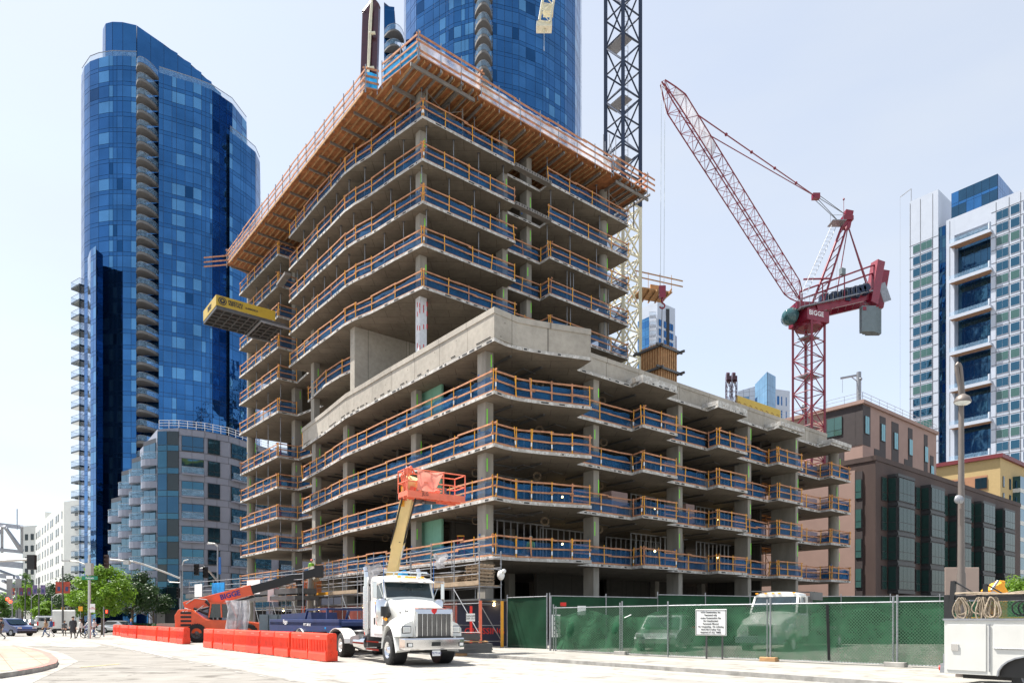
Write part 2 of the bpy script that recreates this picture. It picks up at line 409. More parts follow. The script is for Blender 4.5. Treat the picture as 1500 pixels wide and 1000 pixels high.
# left corner pavement with red kerb
cor = [G(-400, 949), G(20, 949), G(52, 953.5), G(74, 961), G(85, 971), G(82, 977), G(60, 983.5), G(30, 989), G(0, 993.5), G(-400, 996)]
cc = Vector((-30, 26, 0))
a = MB(); a.prism([((p.x), (p.y)) for p in cor], -.2, .15, 1)
inn = [p+(cc-p).normalized()*.30 for p in cor]
struct('kerb', a, ['curb_red', 'curb_stone'])
a = MB(); a.prism([(p.x, p.y) for p in inn], .0, .156); struct('pavement', a, 'walk_pink')
a = MB()
for i in range(2, 8):
    p, q = cor[i-1], cor[i]; p2, q2 = inn[i-1], inn[i]
    a.quad((p.x, p.y, .1535), (q.x, q.y, .1535), (q2.x, q2.y, .1535), (p2.x, p2.y, .1535))
struct('kerb', a, 'curb_red')
# far pavement beyond the crossing with planting
far = [street(-95, kq-3), street(-95, kq-22), street(-300, kq-22), street(-300, kq-3)]
# ==== the building under construction ==========================================================
U = Vector((.782, .623, 0)).normalized(); V = Vector((.623, -.782, 0)).normalized(); O = Vector((4.66, 44.56, 0))
def uv(u, v, z=0): p = O+U*u+V*v; return Vector((p.x, p.y, z))
def toUV(p): r = Vector((p[0]-O.x, p[1]-O.y, 0)); return r.dot(U), r.dot(V)
def u_at(px, v):
    k = (px-750)/1000.0; return (k*(O.y+v*V.y)-(O.x+v*V.x))/(U.x-k*U.y)
def v_at(px, u):
    k = (px-750)/1000.0; return (k*(O.y+u*U.y)-(O.x+u*U.x))/(V.x-k*V.y)
BB = thing('building_under_construction', 'bare concrete tower and podium under construction with orange guardrails and blue netting on every floor', 'building', (0, 56, 0))
TH = .2
LV = {2: 5.31, 3: 8.72, 4: 11.83, 5: 14.88, 6: 17.93, 7: 22.2, 8: 25.5, 9: 28.55, 10: 31.6, 11: 34.65, 12: 37.7}
V2 = lambda p: Vector((p[0], p[1], 0))
POD_LEFT = [V2(p) for p in ((-1.03, 39.5), (-5.4, 44.9), (-7.4, 47.35), (-9.2, 49.55), (-11.2, 52.1), (-13.3, 54.7), (-16.4, 59.5), (-19.9, 64.7))]
NOTCH = [V2((-18.4, 65.9)), V2((-21.7, 69.2)), V2((-23.35, 67.9))]
WING = [V2((-23.35, 67.9)), V2((-30.5, 76.6))]
POD_RIGHT = [uv(34.6, 1.05), uv(30.8, 1.05), uv(31.0, -.15), uv(26.2, -.1), uv(25.9, 1.0), uv(21.9, 1.0), uv(22.1, -.1), uv(17.3, 0), uv(17.05, 1.17), uv(13.1, 1.17), uv(13.4, 0), uv(8.45, 0), uv(8.2, 1.2), uv(4.45, 1.2), uv(4.7, 0), uv(-.6, 0), uv(-1.0, 1.75), uv(-2.2, 1.35), uv(-3.47, .89), uv(-4.77, .5), uv(-5.74, .25), uv(-6.6, .22)]
BACK = [uv(-7.6+21.5, -46.7), uv(15.8, -40), uv(15.8, -17), uv(34.6, -17)]
POD = POD_LEFT+NOTCH[:2]+WING+BACK+POD_RIGHT
TOW_LEFT = [V2(p) for p in ((-6.4, 48.9), (-8.83, 51.0), (-11.0, 53.0), (-12.5, 54.15), (-13.6, 55.2), (-15.3, 57.3), (-17.0, 59.3), (-18.9, 61.7), (-21.06, 64.4))]
TNOTCH = [V2((-19.5, 65.6)), V2((-21.6, 68.6)), V2((-23.1, 67.35))]
TWING = [V2((-23.1, 67.35)), V2((-30.3, 75.8))]
TU = Vector((.786, .618, 0)).normalized(); TV = Vector((.618, -.786, 0)).normalized(); T0 = TOW_LEFT[0]
def tuv(u, v, z=0): p = T0+TU*u+TV*v; return Vector((p.x, p.y, z))
TOW_RIGHT = [tuv(21.75, -.05), tuv(12.1, 0), tuv(12.1, -1.27), tuv(8.5, -1.27), tuv(8.5, 0)]
TOW = TOW_LEFT+TNOTCH[:2]+TWING+[tuv(21.75, -36), tuv(21.75, -20)]+TOW_RIGHT
def slab(poly, z, name='floor_slab', th=TH):
    a = MB(); n = len(poly)
    top = [(p.x, p.y, z) for p in poly]; bot = [(p.x, p.y, z-th) for p in poly]
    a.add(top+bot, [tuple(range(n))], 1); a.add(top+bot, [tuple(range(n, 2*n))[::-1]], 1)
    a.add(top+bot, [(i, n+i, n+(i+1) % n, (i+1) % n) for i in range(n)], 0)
    # formed anchor pockets and ties in the slab edge
    for i in range(n):
        p, q = poly[i], poly[(i+1) % n]; L = (q-p).length; d = (q-p)/max(L, .01)
        if d.cross(Vector((0, 0, 1))).y*1 > .2 or L < .5: pass
        t = rnd.uniform(.2, 1.2)
        while t < L-.5 and p.y < 70:
            w = rnd.choice((.12, .2, .35, .5)); c = p+d*(t+w/2)
            a.bar((p+d*t+Vector((0, 0, z-.1))), (p+d*(t+w)+Vector((0, 0, z-.1))), .03, .085, 2)
            t += w+rnd.choice((.25, .5, 1.4, 2.2))
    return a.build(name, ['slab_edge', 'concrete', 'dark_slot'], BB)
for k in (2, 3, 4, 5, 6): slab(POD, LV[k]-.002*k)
# tall storey at the podium roof: the tower slab between the roof and floor eight exists only at the back
L7 = [uv(-6.6, -19.7), *[V2(p) for p in ((-14.4, 57.4), (-16.4, 59.8), (-19.2, 64.2))], V2((-18.0, 65.3)), *TNOTCH[1:2], *TWING, tuv(21.75, -36), tuv(21.75, -20), uv(15.8, -19.7)]
slab(L7, LV[7])
for k in (8, 9, 10, 11, 12): slab(TOW, LV[k])

# columns -------------------------------------------------------------------------------------
def column(c, su, sv_, z0, z1, round_=False, m='column', tape=True, ru=U, rv=V, levels=()):
    a = MB()
    if round_: a.tube((c.x, c.y, z0), (c.x, c.y, z1), su/2, 20)
    else:
        pl = [c+ru*i*su/2+rv*j*sv_/2 for i, j in ((-1, -1), (-1, 1), (1, 1), (1, -1))]
        ch = []
        for i in range(4):
            p, q, r_ = pl[i-1], pl[i], pl[(i+1) % 4]
            ch += [q+(p-q).normalized()*.03, q+(r_-q).normalized()*.03]
        a.prism([(p.x, p.y) for p in ch], z0, z1)
    if tape:
        for k in levels:
            zz = LV[k]-TH-rnd.uniform(.15, .6); s = rnd.choice((-.3, .2, .35))
            p = c+rv*(sv_/2+.006 if not round_ else su/2+.004)+ru*su*s
            a.bar((p.x, p.y, zz), (p.x, p.y, zz-rnd.uniform(.6, 1.1)), .07, .012, 1, up=rv)
            p = c-ru*(su/2+.006)+rv*sv_*rnd.uniform(-.4, .3)
            a.box((p.x, p.y, zz-1.2), (.1, .1, .1), 2)
    return a.build('column', [m, 'green_tape', 'blue_tape'], BB)
pl5 = (3, 4, 5, 6)
for px, su, sv2 in ((866, .55, 1.0), (988, .5, 1.15), (1088, .5, 1.3), (1149, .45, 2.4)):
    u0 = u_at(px, -.95); column(uv(u0, -.95), su, sv2, 0, LV[6]-TH, levels=pl5)
column(uv(u_at(1221, -.6), -.6), .95, 0, 0, LV[6]-TH, True, levels=pl5)
column(uv(-6.7, -1.05) if 0 else uv(u_at(711, -1.5), -1.5), .62, .85, 0, LV[6]-TH, levels=pl5)
for px, u0, su, sv2 in ((610, -6.6, .5, .7), (511, -6.5, .7, .8), (464, -6.3, .6, .8)):
    column(uv(u0, v_at(px, u0)), su, sv2, 0, LV[6]-TH, levels=pl5)
for v in (-9, -16, -25):                                   # interior columns of the podium
    for u in (1, 9.3, 18, 25, 33):
        if v < -17 and u > 15: continue
        column(uv(u, v), .6, .6, 0, LV[6]-TH, tape=False)
# big wing columns run full height
column(uv(-4.9, v_at(435, -4.9)), .8, .9, 0, LV[12]-TH, levels=pl5+(7, 8))
c = uv(-6.5, v_at(368, -6.5)); column(c, .9, 0, 0, 40.3, True, levels=pl5+(7, 8, 9))
column(uv(4, -44.5), .8, .8, 0, LV[12]-TH, tape=False); column(uv(11, -44.5), .8, .8, 0, LV[12]-TH, tape=False)
# tower columns
column(V2((-6.72, 50.5)), .62, .62, LV[8], 40.3, levels=(9, 10, 11, 12), ru=TU, rv=TV)
mat('wrapped_white', (.62, .63, .66), .6, var=.12, scale=4)
o = column(V2((-6.72, 50.5)), .62, .62, LV[6], LV[8]-TH, m='wrapped_white', tape=False, ru=TU, rv=TV); o['label'] = 'column wrapped in white sheet with red marks'
a = MB()
for zz in (23.9, 22.9, 21.6, 20.3, 24.6):
    for s in (-.31, 0.02, .3):
        p = V2((-6.72, 50.5))+TV*.325+TU*s; zz2 = zz+rnd.uniform(-.3, .3); a.bar((p.x, p.y, zz2), (p.x, p.y, zz2+.35), .07, .01, up=TV)
    p = V2((-6.72, 50.5))-TU*.325; a.bar((p.x, p.y, zz), (p.x, p.y, zz+.35), .07, .01, up=TU)
a.build('red_mark', 'text_red', BB)
for px, v, su, sv2 in ((735, -11.9, .55, .9), (770, -12.4, .55, .95)):
    column(uv(u_at(px, v), v), su, sv2, LV[6], 40.3, levels=(8, 9, 10, 11, 12))
column(uv(u_at(883, -11.3), -11.3), .8, 0, LV[6], 40.3, True, levels=(8, 9, 10, 11, 12))
column(uv(-3.6, v_at(538, -3.6)), .6, .7, LV[6], 40.3, tape=False)
column(uv(-6.2, v_at(462, -6.2)), .6, .7, LV[6], 40.3, levels=(8,))
for u in (1, 8, 15): 
    for v in (-20, -28, -37): column(uv(u, v), .7, .7, LV[6], 40.3, tape=False)
# concrete walls ------------------------------------------------------------------------------
def wall(a0, b0, z0, z1, th=.35, m='concrete_shaded', name='core_wall'):
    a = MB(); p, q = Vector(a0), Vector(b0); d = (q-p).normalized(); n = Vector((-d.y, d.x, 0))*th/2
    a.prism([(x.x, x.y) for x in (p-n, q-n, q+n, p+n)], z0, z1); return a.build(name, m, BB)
w7 = wall(uv(-6.95, -19.6), uv(3, -19.6), LV[6], LV[8]-TH, .8, 'concrete_wall', 'transfer_wall')
for k in list(range(2, 7)): pass
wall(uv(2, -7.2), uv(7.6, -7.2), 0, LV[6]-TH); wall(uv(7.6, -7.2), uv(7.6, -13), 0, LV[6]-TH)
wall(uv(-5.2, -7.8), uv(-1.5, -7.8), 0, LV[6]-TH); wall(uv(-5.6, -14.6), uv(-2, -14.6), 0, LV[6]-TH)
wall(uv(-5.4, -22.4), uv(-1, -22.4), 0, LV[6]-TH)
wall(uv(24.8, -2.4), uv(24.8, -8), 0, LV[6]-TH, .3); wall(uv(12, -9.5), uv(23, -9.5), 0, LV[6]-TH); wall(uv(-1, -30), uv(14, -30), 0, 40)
wall(uv(-2.5, -46.0), uv(12, -46.0), LV[5], LV[12]-TH); wall(uv(3, -22), uv(3, -38), 0, 43.0); wall(uv(11, -20), uv(11, -30), 0, 43.0); wall(uv(3, -20), uv(11, -20), 0, 43.0)  # first wall added at the wing's back to block bright sky showing through
wall(uv(-1, -18), uv(14, -18), 0, LV[2]-TH); wall(uv(8, -12.6), uv(33, -12.6), 0, LV[2]-TH)
# green moisture board in bays of the left face
for k, z1 in ((5, LV[6]), (3, LV[4]), (2, LV[3])):
    v0, v1 = v_at(608, -6.0), v_at(648, -6.0)
    a = MB(); p, q = uv(-6.0, v0), uv(-6.0, v1)
    a.bar((p.x, p.y, (LV[k]+z1-TH)/2), (q.x, q.y, (LV[k]+z1-TH)/2), .12, z1-TH-LV[k]-.02)
    for i in range(4):
        r_ = p.lerp(q, i/3.0); a.bar((r_.x, r_.y, LV[k]+.02), (r_.x, r_.y, z1-TH-.02), .03, .16, up=U)
    a.build('green_board', 'drywall_green', BB)
# metal studs inside
for k in (2, 3, 4):
    a = MB()
    for (u0, u1, v) in ((-4, 2, -5.6), (9.8, 17, -4.6), (10, 17, -7.5), (18.8, 24, -5.0), (2, 8, -6.6)):
        u = u0
        while u < u1:
            p = uv(u, v); a.bar((p.x, p.y, LV[k]), (p.x, p.y, LV[k+1]-TH), .09, .09); u += .6
        p, q = uv(u0, v, LV[k+1]-TH-.05), uv(u1, v, LV[k+1]-TH-.05); a.bar(p, q, .1, .1)
    a.build('stud_frame', 'galv', BB)
# sprinkler pipes and conduit under the podium ceilings
for k in (3, 4, 5, 6):
    zc = LV[k]-TH-.08; a = MB()
    for u0 in (-5.5, -2.8, 1.8, 5.9, 10.6, 14.6, 19, 22.6, 26.5, 29.5):
        v0 = -rnd.uniform(.5, 1.2); a.bar(uv(u0, v0, zc), uv(u0+rnd.uniform(-.1, .1), v0-2.6, zc), .16, .1)
        a.tube(uv(u0+1.7, v0-.8, zc-.1), uv(u0+1.9, v0-4.6, zc-.1), .035, 6)
        a.tube(uv(u0+1.7, v0-.9, zc-.1), uv(u0+2.9, v0-1.1, zc-.1), .03, 6)
    for j in range(9):
        v0 = -3-j*3.0; a.bar(uv(-5.9, v0, zc), uv(-3.2, v0, zc), .14, .1); a.tube(uv(-6.0, v0-1.2, zc-.1), uv(-2.2, v0-1.5, zc-.1), .035, 6)
    a.build('ceiling_pipe', 'hardware', BB)
    a = MB()
    for u0 in (3.8, 12.4, 21, 26.8, 29.8, -1.9):                 # coiled hoses hanging from the pipes
        c0 = uv(u0+.3, -1.8-rnd.random(), zc-.35)
        for rr in (.2, .27):
            pts = [c0+Vector((math.cos(t)*rr, math.sin(t)*rr*.4, math.sin(t)*rr*1.1)) for t in [i*PI/6 for i in range(13)]]
            a.path(pts, .016, 5)
    for j in range(4):
        c0 = uv(-5.4, -4.5-j*6.2, zc-.35)
        pts = [c0+Vector((math.cos(t)*.25, math.sin(t)*.1, math.sin(t)*.27)) for t in [i*PI/6 for i in range(13)]]; a.path(pts, .018, 5)
    a.build('hose_coil', 'pale_wood', BB)
a = MB()
for k in (2, 3):
    for u0, v0 in ((5.4, -5), (11.5, -3.6), (13.9, -3.4), (20.5, -4), (2.2, -4.4)):
        p = uv(u0, v0, LV[k]+1.75); a.ball(p, .07)
a.build('work_light', 'lamp_warm', BB)

# podium roof parapet -------------------------------------------------------------------------
def parapet(pts, z0, z1, th=.3, lip=.35, lipw=.06, name='parapet'):
    n = len(pts); a = MB()
    def offs(d):
        out = []
        for i, p in enumerate(pts):
            ds = []
            if i > 0: ds.append((pts[i]-pts[i-1]).normalized())
            if i < n-1: ds.append((pts[i+1]-pts[i]).normalized())
            t = sum(ds, Vector((0, 0, 0))).normalized(); nn = Vector((t.y, -t.x, 0)); out.append(p+nn*d)
        return out
    for (d0, d1, za, zb) in ((0, th, z0, z1-lip), (-lipw, th, z1-lip, z1)):
        o_, i_ = offs(d0), offs(d1)
        for j in range(n-1):
            q = [o_[j], o_[j+1], i_[j+1], i_[j]]; a.prism([(x.x, x.y) for x in q], za, zb)
    return a.build(name, 'concrete_wall', BB)
# goes left along the left face; inward side is to the right of the walk
left = [uv(-1.03, 1.70), uv(-2.2, 1.33), uv(-3.47, .87), uv(-4.77, .48), uv(-5.74, .23), uv(-6.6, .20)]
pp = [p for p in left]+POD_LEFT
pp[5:7] = [POD_LEFT[0]]
parapet(pp, LV[6], 19.67)
a = MB()                                                   # return wall where the corner block steps back
p, q = uv(-1.15, 1.6), uv(-1.15, .1); a.bar((p.x, p.y, (LV[6]+19.6)/2), (q.x, q.y, (LV[6]+19.6)/2), .28, 19.6-LV[6]); a.build('parapet', 'concrete_wall', BB)
parapet([uv(32.8, -.35), uv(16, -.35), uv(-.9, -.35)], LV[6], 19.35, .3, .3, .05)
for u0, u1 in ((4.45, 8.2), (13.1, 17.05), (21.9, 25.9), (30.8, 34.6)):       # thick canopy slabs
    a = MB(); q = [uv(u0+.05, 1.17), uv(u0+.05, -.33), uv(u1-.05, -.33), uv(u1-.05, 1.17)]
    a.prism([(x.x, x.y) for x in q], LV[6], LV[6]+.34); a.build('canopy_slab', 'slab_edge', BB)
# dark cast lines and pockets on the parapet
a = MB()
for i in range(len(POD_LEFT)-1):
    p, q = POD_LEFT[i], POD_LEFT[i+1]; t = 0.05
    while t < .95:
        e = min(.97, t+rnd.uniform(.06, .3)); s_ = p.lerp(q, t); r_ = p.lerp(q, e)
        nn = Vector((-.785, -.62, 0))*.012
        a.bar(s_+nn+Vector((0, 0, LV[6]+.12)), r_+nn+Vector((0, 0, LV[6]+.12)), .03, .04); t = e+rnd.uniform(.05, .5)
a.build('cast_line', 'dark_slot', BB)

# guardrails ----------------------------------------------------------------------------------
POSTS = []
def guard(pts, z, inset=.12, net='blue_net', step=2.3, side=-1, rails=(.62, 1.18), mp='post_yellow', wood=.10, hgt=1.3, netz=(.05, 1.05), postname='rail_post', jitter=.5):
    pts = [Vector((p[0], p[1], 0)) for p in pts]; a = MB(); nb = MB()
    ins = []
    for i in range(len(pts)-1):
        d = (pts[i+1]-pts[i]).normalized(); nn = Vector((-d.y, d.x, 0))*side*inset
        ins.append((pts[i]+nn, pts[i+1]+nn, d, nn.normalized()))
    for p, q, d, nn in ins:
        L = (q-p).length
        if L < .3: continue
        for zr in rails:
            t = -.12
            while t < L:
                e = min(L+rnd.uniform(.0, .25), t+rnd.uniform(3.2, 4.9))
                if L-e < .8: e = L+rnd.uniform(.0, .25)
                zz = z+zr+rnd.uniform(-.05, .05); dz = rnd.uniform(-.05, .05); o_ = rnd.uniform(-.03, .03)
                a.bar(p+d*t+nn*o_+Vector((0, 0, zz)), p+d*e+nn*o_+Vector((0, 0, zz+dz)), .045, wood)
                t = e-rnd.uniform(.05, .4) if e < L else L+1
        a.bar(p+Vector((0, 0, z+.06)), q+Vector((0, 0, z+.06)), .03, .12)
        n = max(1, int(round(L/step)))
        for i in range(n+1):
            if i == n and n > 0 and L > 2 and (p, q) != (ins[-1][0], ins[-1][1]): continue
            t = L*i/n+(rnd.uniform(-jitter, jitter)*.6 if 0 < i < n else 0)
            b0 = p+d*t; ty = rnd.random(); lean = d*(rnd.uniform(-.16, .16) if rnd.random() < .3 else rnd.uniform(-.03, .03))
            POSTS.append((b0+Vector((0, 0, z)), b0+lean+Vector((0, 0, z+hgt)), mp if ty > .12 or mp != 'post_yellow' else 'rail_wood', d.copy(), postname))
        if net:
            k = max(2, int(L/.5)); vs = []
            for i in range(k+1):
                t = L*i/k
                for j, zz in enumerate((netz[0], (netz[0]+netz[1])/2, netz[1])):
                    wv = -nn*(.06+rnd.uniform(0, .09)) if j < 2 else -nn*.03
                    sag = rnd.uniform(-.10, .03) if j == 2 else 0
                    x = p+d*t-wv*(-1)*0+nn*(.05+rnd.uniform(0, .08)); vs.append(Vector((x.x, x.y, z+zz+sag)))
            nb.add(vs, [(3*i+j, 3*i+3+j, 3*i+4+j, 3*i+1+j) for i in range(k) for j in (0, 1)], 0, True)
    a.build('guardrail', 'rail_wood', BB)
    if net and nb.v: nb.build('safety_net', net, BB)
inner = 1    # walking each outline so that the floor lies on the side given
for k in (2, 3, 4, 5):
    z = LV[k]
    guard(POD_LEFT, z, side=-1, step=2.2)
    guard([POD_LEFT[0], *left[::-1][1:], uv(-1.0, 1.75)], z, side=1, step=2.0)
    guard([uv(-.9, .0), uv(4.7, 0), uv(4.45, 1.2), uv(8.2, 1.2)], z, side=1)
    guard([uv(8.45, 0), uv(13.4, 0), uv(13.1, 1.17), uv(17.05, 1.17)], z, side=1)
    guard([uv(17.3, 0), uv(22.1, -.1), uv(21.9, 1.0), uv(25.9, 1.0)], z, side=1)
    guard([uv(26.2, -.1), uv(31.0, -.15), uv(30.8, 1.05), uv(34.6, 1.05), uv(34.6, -4)], z, side=1)
for k in (2, 3, 4, 5, 6):
    z = LV[k]
    guard(WING, z, side=-1, step=2.2, rails=(.62, 1.18)); guard([NOTCH[0], NOTCH[1], WING[0]], z, side=-1, step=2.4)
    guard([WING[1], uv(-3.6, -47.3)], z, side=-1)
    if k > 2: guard([POD_LEFT[-1], NOTCH[0]], z, side=-1)
guard([L7[0], L7[1], L7[2], L7[3], L7[4]], LV[7], side=-1); guard([L7[5], TWING[0], TWING[1]], LV[7], side=-1)
for k in (8, 9, 10, 11, 12):
    z = LV[k]; bl = 'blue_net'
    guard(TOW_LEFT, z, side=-1, step=2.3); guard([T0, tuv(8.5, 0)], z, side=1)
    if k < 11: guard([tuv(8.5, -1.27), tuv(12.1, -1.27), tuv(12.1, 0)], z, side=1, step=2)
    guard([tuv(12.1, 0), tuv(21.75, -.05), tuv(21.75, -5)], z, side=1)
    guard(TWING, z, side=-1); guard([TNOTCH[1], TWING[0]], z, side=-1)
# plank walkways across the recess and catch beams
for k in (11, 12):
    a = MB(); a.bar(tuv(8.4, -.1, LV[k]-.1), tuv(12.2, -.1, LV[k]-.1), .5, .25)
    for i in range(14): p = tuv(8.5+i*.27, .16, LV[k]-.1); a.box(p, (.08, .03, .13), 1, rz=math.atan2(TU.y, TU.x))
    a.build('walk_plank', ['beam_grey', 'dark_slot'], BB)
a = MB(); a.bar(V2((-21.3, 64.9))+Vector((0, 0, LV[11]-.2)), V2((-22.9, 67.2))+Vector((0, 0, LV[11]-.2)), .6, .25); a.build('walk_plank', 'beam_grey', BB)

# formwork deck on top ---------------------------------------------------------------------------
DZ = 40.45
FW = thing('formwork_deck', 'orange plywood formwork deck with joists and shoring crowning the concrete tower', 'formwork', (-6, 52, DZ))
dl = [T0+(-TU)*1.2+TV*1.45]
def outl(p, d): return p+Vector((-.70, -.715, 0))*d
DECK_A, DECK_B = V2((-10.75, 49.95)), V2((-31.3, 74.85)); DECK_L = [DECK_A.lerp(DECK_B, i/6) for i in range(7)]
deck = [tuv(-1.2, 1.45)]+[V2((-9.5, 49.65)), V2((-9.9, 50.2)), *DECK_L, V2((-28.5, 78.5)), tuv(23, -36), tuv(22.9, -5), tuv(22.9, 1.2), tuv(18.5, 1.2), tuv(18.5, .95), tuv(4.2, .95), tuv(4.2, 1.45)]
a = MB(); a.prism([(p.x, p.y) for p in deck], DZ, DZ+.03); a.build('plywood_deck', 'ply', FW)
a = MB(); a.prism([(p.x, p.y) for p in [tuv(-.1, .0), *TOW_LEFT[1:], *TNOTCH[:2], *TWING, tuv(21.75, -36), tuv(21.75, 0)]], DZ+.034, DZ+.10); a.build('rebar_mat', 'steel', FW)
a = MB()                                                    # joists, seen from below
def inside(p, poly):
    c = False; n = len(poly)
    for i in range(n):
        x1, y1, x2, y2 = poly[i].x, poly[i].y, poly[i-1].x, poly[i-1].y
        if (y1 > p.y) != (y2 > p.y) and p.x < (x2-x1)*(p.y-y1)/(y2-y1)+x1: c = not c
    return c
def clipbar(mb, p, q, w, h, m=0, poly=deck, st=.4):
    L = (q-p).length; d = (q-p)/L; t = 0; s0 = None
    while t <= L:
        ins = inside(p+d*t, poly)
        if ins and s0 is None: s0 = t
        if (not ins or t+st > L) and s0 is not None:
            if t-s0 > .5: mb.bar(p+d*s0, p+d*(t-.05), w, h, m)
            s0 = None
        t += st
LW = (DECK_B-DECK_A).normalized(); LWn = Vector((LW.y, -LW.x, 0))
for i in range(-4, 42):                                   # joists parallel to the left face
    s0 = tuv(-2.6, 3, DZ-.09)+LWn*(i*.5)
    clipbar(a, s0, s0+LW*(9.5 if i > 12 else 38), .07, .17)
a.build('joist', 'wood', FW)
a = MB()
for i in range(16):                                       # steel ledgers square to the left face
    s0 = DECK_A+LW*(i*2.1+.3)-LWn*.1+Vector((0, 0, DZ-.27)); clipbar(a, s0, s0+LWn*4.2, .10, .19)
for i in range(11):                                       # and square to the right face
    s0 = tuv(2.6+i*2.1, 1.5, DZ-.27); clipbar(a, s0, s0-TV*5.0, .12, .19)
a.build('ledger_beam', 'beam_grey', FW)
a = MB()                                                  # table form at the near corner
for v in (.9, -1.7): a.bar(tuv(-1.5, v, DZ-.42), tuv(3.9, v, DZ-.42), .12, .26)
for u in (-1.1, -.2, .7, 1.6, 2.5, 3.4): a.bar(tuv(u, 1.45, DZ-.2), tuv(u, -3.4, DZ-.2), .1, .18)
a.bar(tuv(19, .9, DZ-.42), tuv(23.3, .9, DZ-.42), .12, .26); a.bar(tuv(19, -1.9, DZ-.42), tuv(23.3, -1.9, DZ-.42), .12, .26)
for u in (19.4, 20.2, 21, 21.8, 22.6, 23.1): a.bar(tuv(u, 1.3, DZ-.2), tuv(u, -4, DZ-.2), .1, .18)
for u, v in ((.5, .75), (3.6, .75), (.5, -1.7), (3.6, -1.7), (19.3, .8), (22.6, .8)):
    a.tube(tuv(u, v-1.0, LV[12]), tuv(u, v-1.0, DZ-.5), .055, 8)
for u0, u1 in ((.5, 3.6), (19.3, 22.6)):
    for zz in ((LV[12]+.4, DZ-.7), (DZ-.7, LV[12]+.4)): a.tube(tuv(u0, -.25, zz[0]), tuv(u1, -.25, zz[1]), .02, 5)
a.build('table_form', 'beam_grey', FW)
guard_parent = BB
def deckrail(pts, side, net):
    BBs = globals()['BB']; globals()['BB'] = FW
    guard(pts, DZ+.03, inset=.06, net=net, side=side, step=2.1, rails=(.45, 1.0, 1.5), mp='galv', wood=.14, hgt=1.75, netz=(.0, 1.35), postname='edge_post', jitter=.1)
    globals()['BB'] = BBs
deckrail([tuv(-1.2, 1.45), V2((-9.5, 49.65))], -1, 'blue_tarp')
deckrail([V2((-9.9, 50.2)), DECK_A], -1, 'blue_tarp')
deckrail(DECK_L, -1, 'white_net'); deckrail([DECK_B, V2((-28.5, 78.5))], -1, None)
deckrail([tuv(-1.2, 1.45), tuv(4.2, 1.45), tuv(4.2, .95), tuv(18.5, .95)], 1, 'white_net'); deckrail([tuv(18.5, 1.2), tuv(22.9, 1.2), tuv(22.9, -5)], 1, None)
a = MB()                                                  # rail ends that stick out past the corner
for zz in (.5, 1.0, 1.5): a.bar(V2((-30.9, 75.3))+Vector((0, 0, DZ+zz-.2)), V2((-34.3, 76.0))+Vector((0, 0, DZ+zz-.1)), .05, .14)
for zz in (.5, 1.0, 1.5): a.bar(tuv(22.4, 1.2, DZ+zz), tuv(23.9, 1.2, DZ+zz-.02), .05, .14)
a.build('rail_end', 'rail_wood', FW)
# column forms and rebar cages standing on the deck
def cage(c, su, h, z0, hf=1.6):
    a = MB()
    for i in range(5):
        for j in (-1, 1):
            p = c+TU*(-su/2+su*i/4)+TV*j*su/2; a.tube((p.x, p.y, z0), (p.x, p.y, z0+h), .022, 5)
            p = c+TV*(-su/2+su*i/4)+TU*j*su/2; a.tube((p.x, p.y, z0), (p.x, p.y, z0+h), .022, 5)
    zz = z0+.3
    while zz < z0+h:
        q = [c+TU*i*su/2+TV*j*su/2+Vector((0, 0, zz)) for i, j in ((-1, -1), (1, -1), (1, 1), (-1, 1))]
        for i in range(4): a.tube(q[i], q[(i+1) % 4], .014, 4)
        zz += .16
    cg = a.build('rebar_cage', 'rebar', FW)
    if hf:
        a = MB(); f = su+.35
        pl = [c+TU*i*f/2+TV*j*f/2 for i, j in ((-1, -1), (1, -1), (1, 1), (-1, 1))]
        for i in range(4):
            p, q = pl[i], pl[(i+1) % 4]
            for t in range(5): r0 = p.lerp(q, (t+.5)/5); a.bar((r0.x, r0.y, z0), (r0.x, r0.y, z0+hf), f/5-.02, .07, 0, up=Vector((0, 1, 0)) if 0 else (q-p).cross(Vector((0, 0, 1))))
        a.prism([(p.x, p.y) for p in [c+(x-c)*.9 for x in pl]], z0, z0+hf-.1, 0)
        for zz in (z0+.5, z0+hf-.15):
            for i in range(4):
                p, q = pl[i], pl[(i+1) % 4]; d = (q-p).normalized(); a.bar(p-d*.45+Vector((0, 0, zz)), q+d*.25+Vector((0, 0, zz)), .12, .1, 1)
        a.build('column_form', ['wood', 'hardware'], FW)
mat('rebar', (.07, .04, .035), .7, .3)
cage(P(617, 0, 51.0)*1 and V2((X(617, 51), 51)), .75, 4.3, DZ+.1, 2.6)
cage(V2((X(738, 57.5), 57.5)), .7, 3.4, DZ+.1, 1.7); cage(V2((X(771, 59.5), 59.5)), .7, 3.4, DZ+.1, 1.7)
a = MB()
for i in range(5): p = V2((X(884+i*4.5, 66), 66+(i % 2))); a.tube((p.x, p.y, DZ), (p.x, p.y, DZ+8.0), .035, 6)
a.build('rebar_cage', 'galv', FW)
# posts: the nearest hundred become parts of their own
vis = sorted([q for q in POSTS if q[4] == 'rail_post'], key=lambda q: q[0].y)
rest = MB()
for i, (p, q, mm, d, nm) in enumerate(vis):
    if i < 99:
        a = MB(); a.bar(p, q, .055 if mm != 'rail_wood' else .09, .055 if mm != 'rail_wood' else .1)
        if mm == 'post_yellow' and rnd.random() < .6: a.bar(p.lerp(q, .18), p.lerp(q, .36), .074, .074, 1)
        o = a.build('rail_post', [mm, 'text_white'], BB)
    else:
        rest.bar(p, q, .06, .06, 0 if mm != 'rail_wood' else 1)
tag(rest.build('rail_post', ['post_yellow', 'rail_wood'], BB), kind='stuff')
for p, q, mm, d, nm in [q for q in POSTS if q[4] == 'edge_post']:
    a = MB(); a.bar(p-Vector((0, 0, .3)), q, .06, .06); a.build('edge_post', mm, FW)

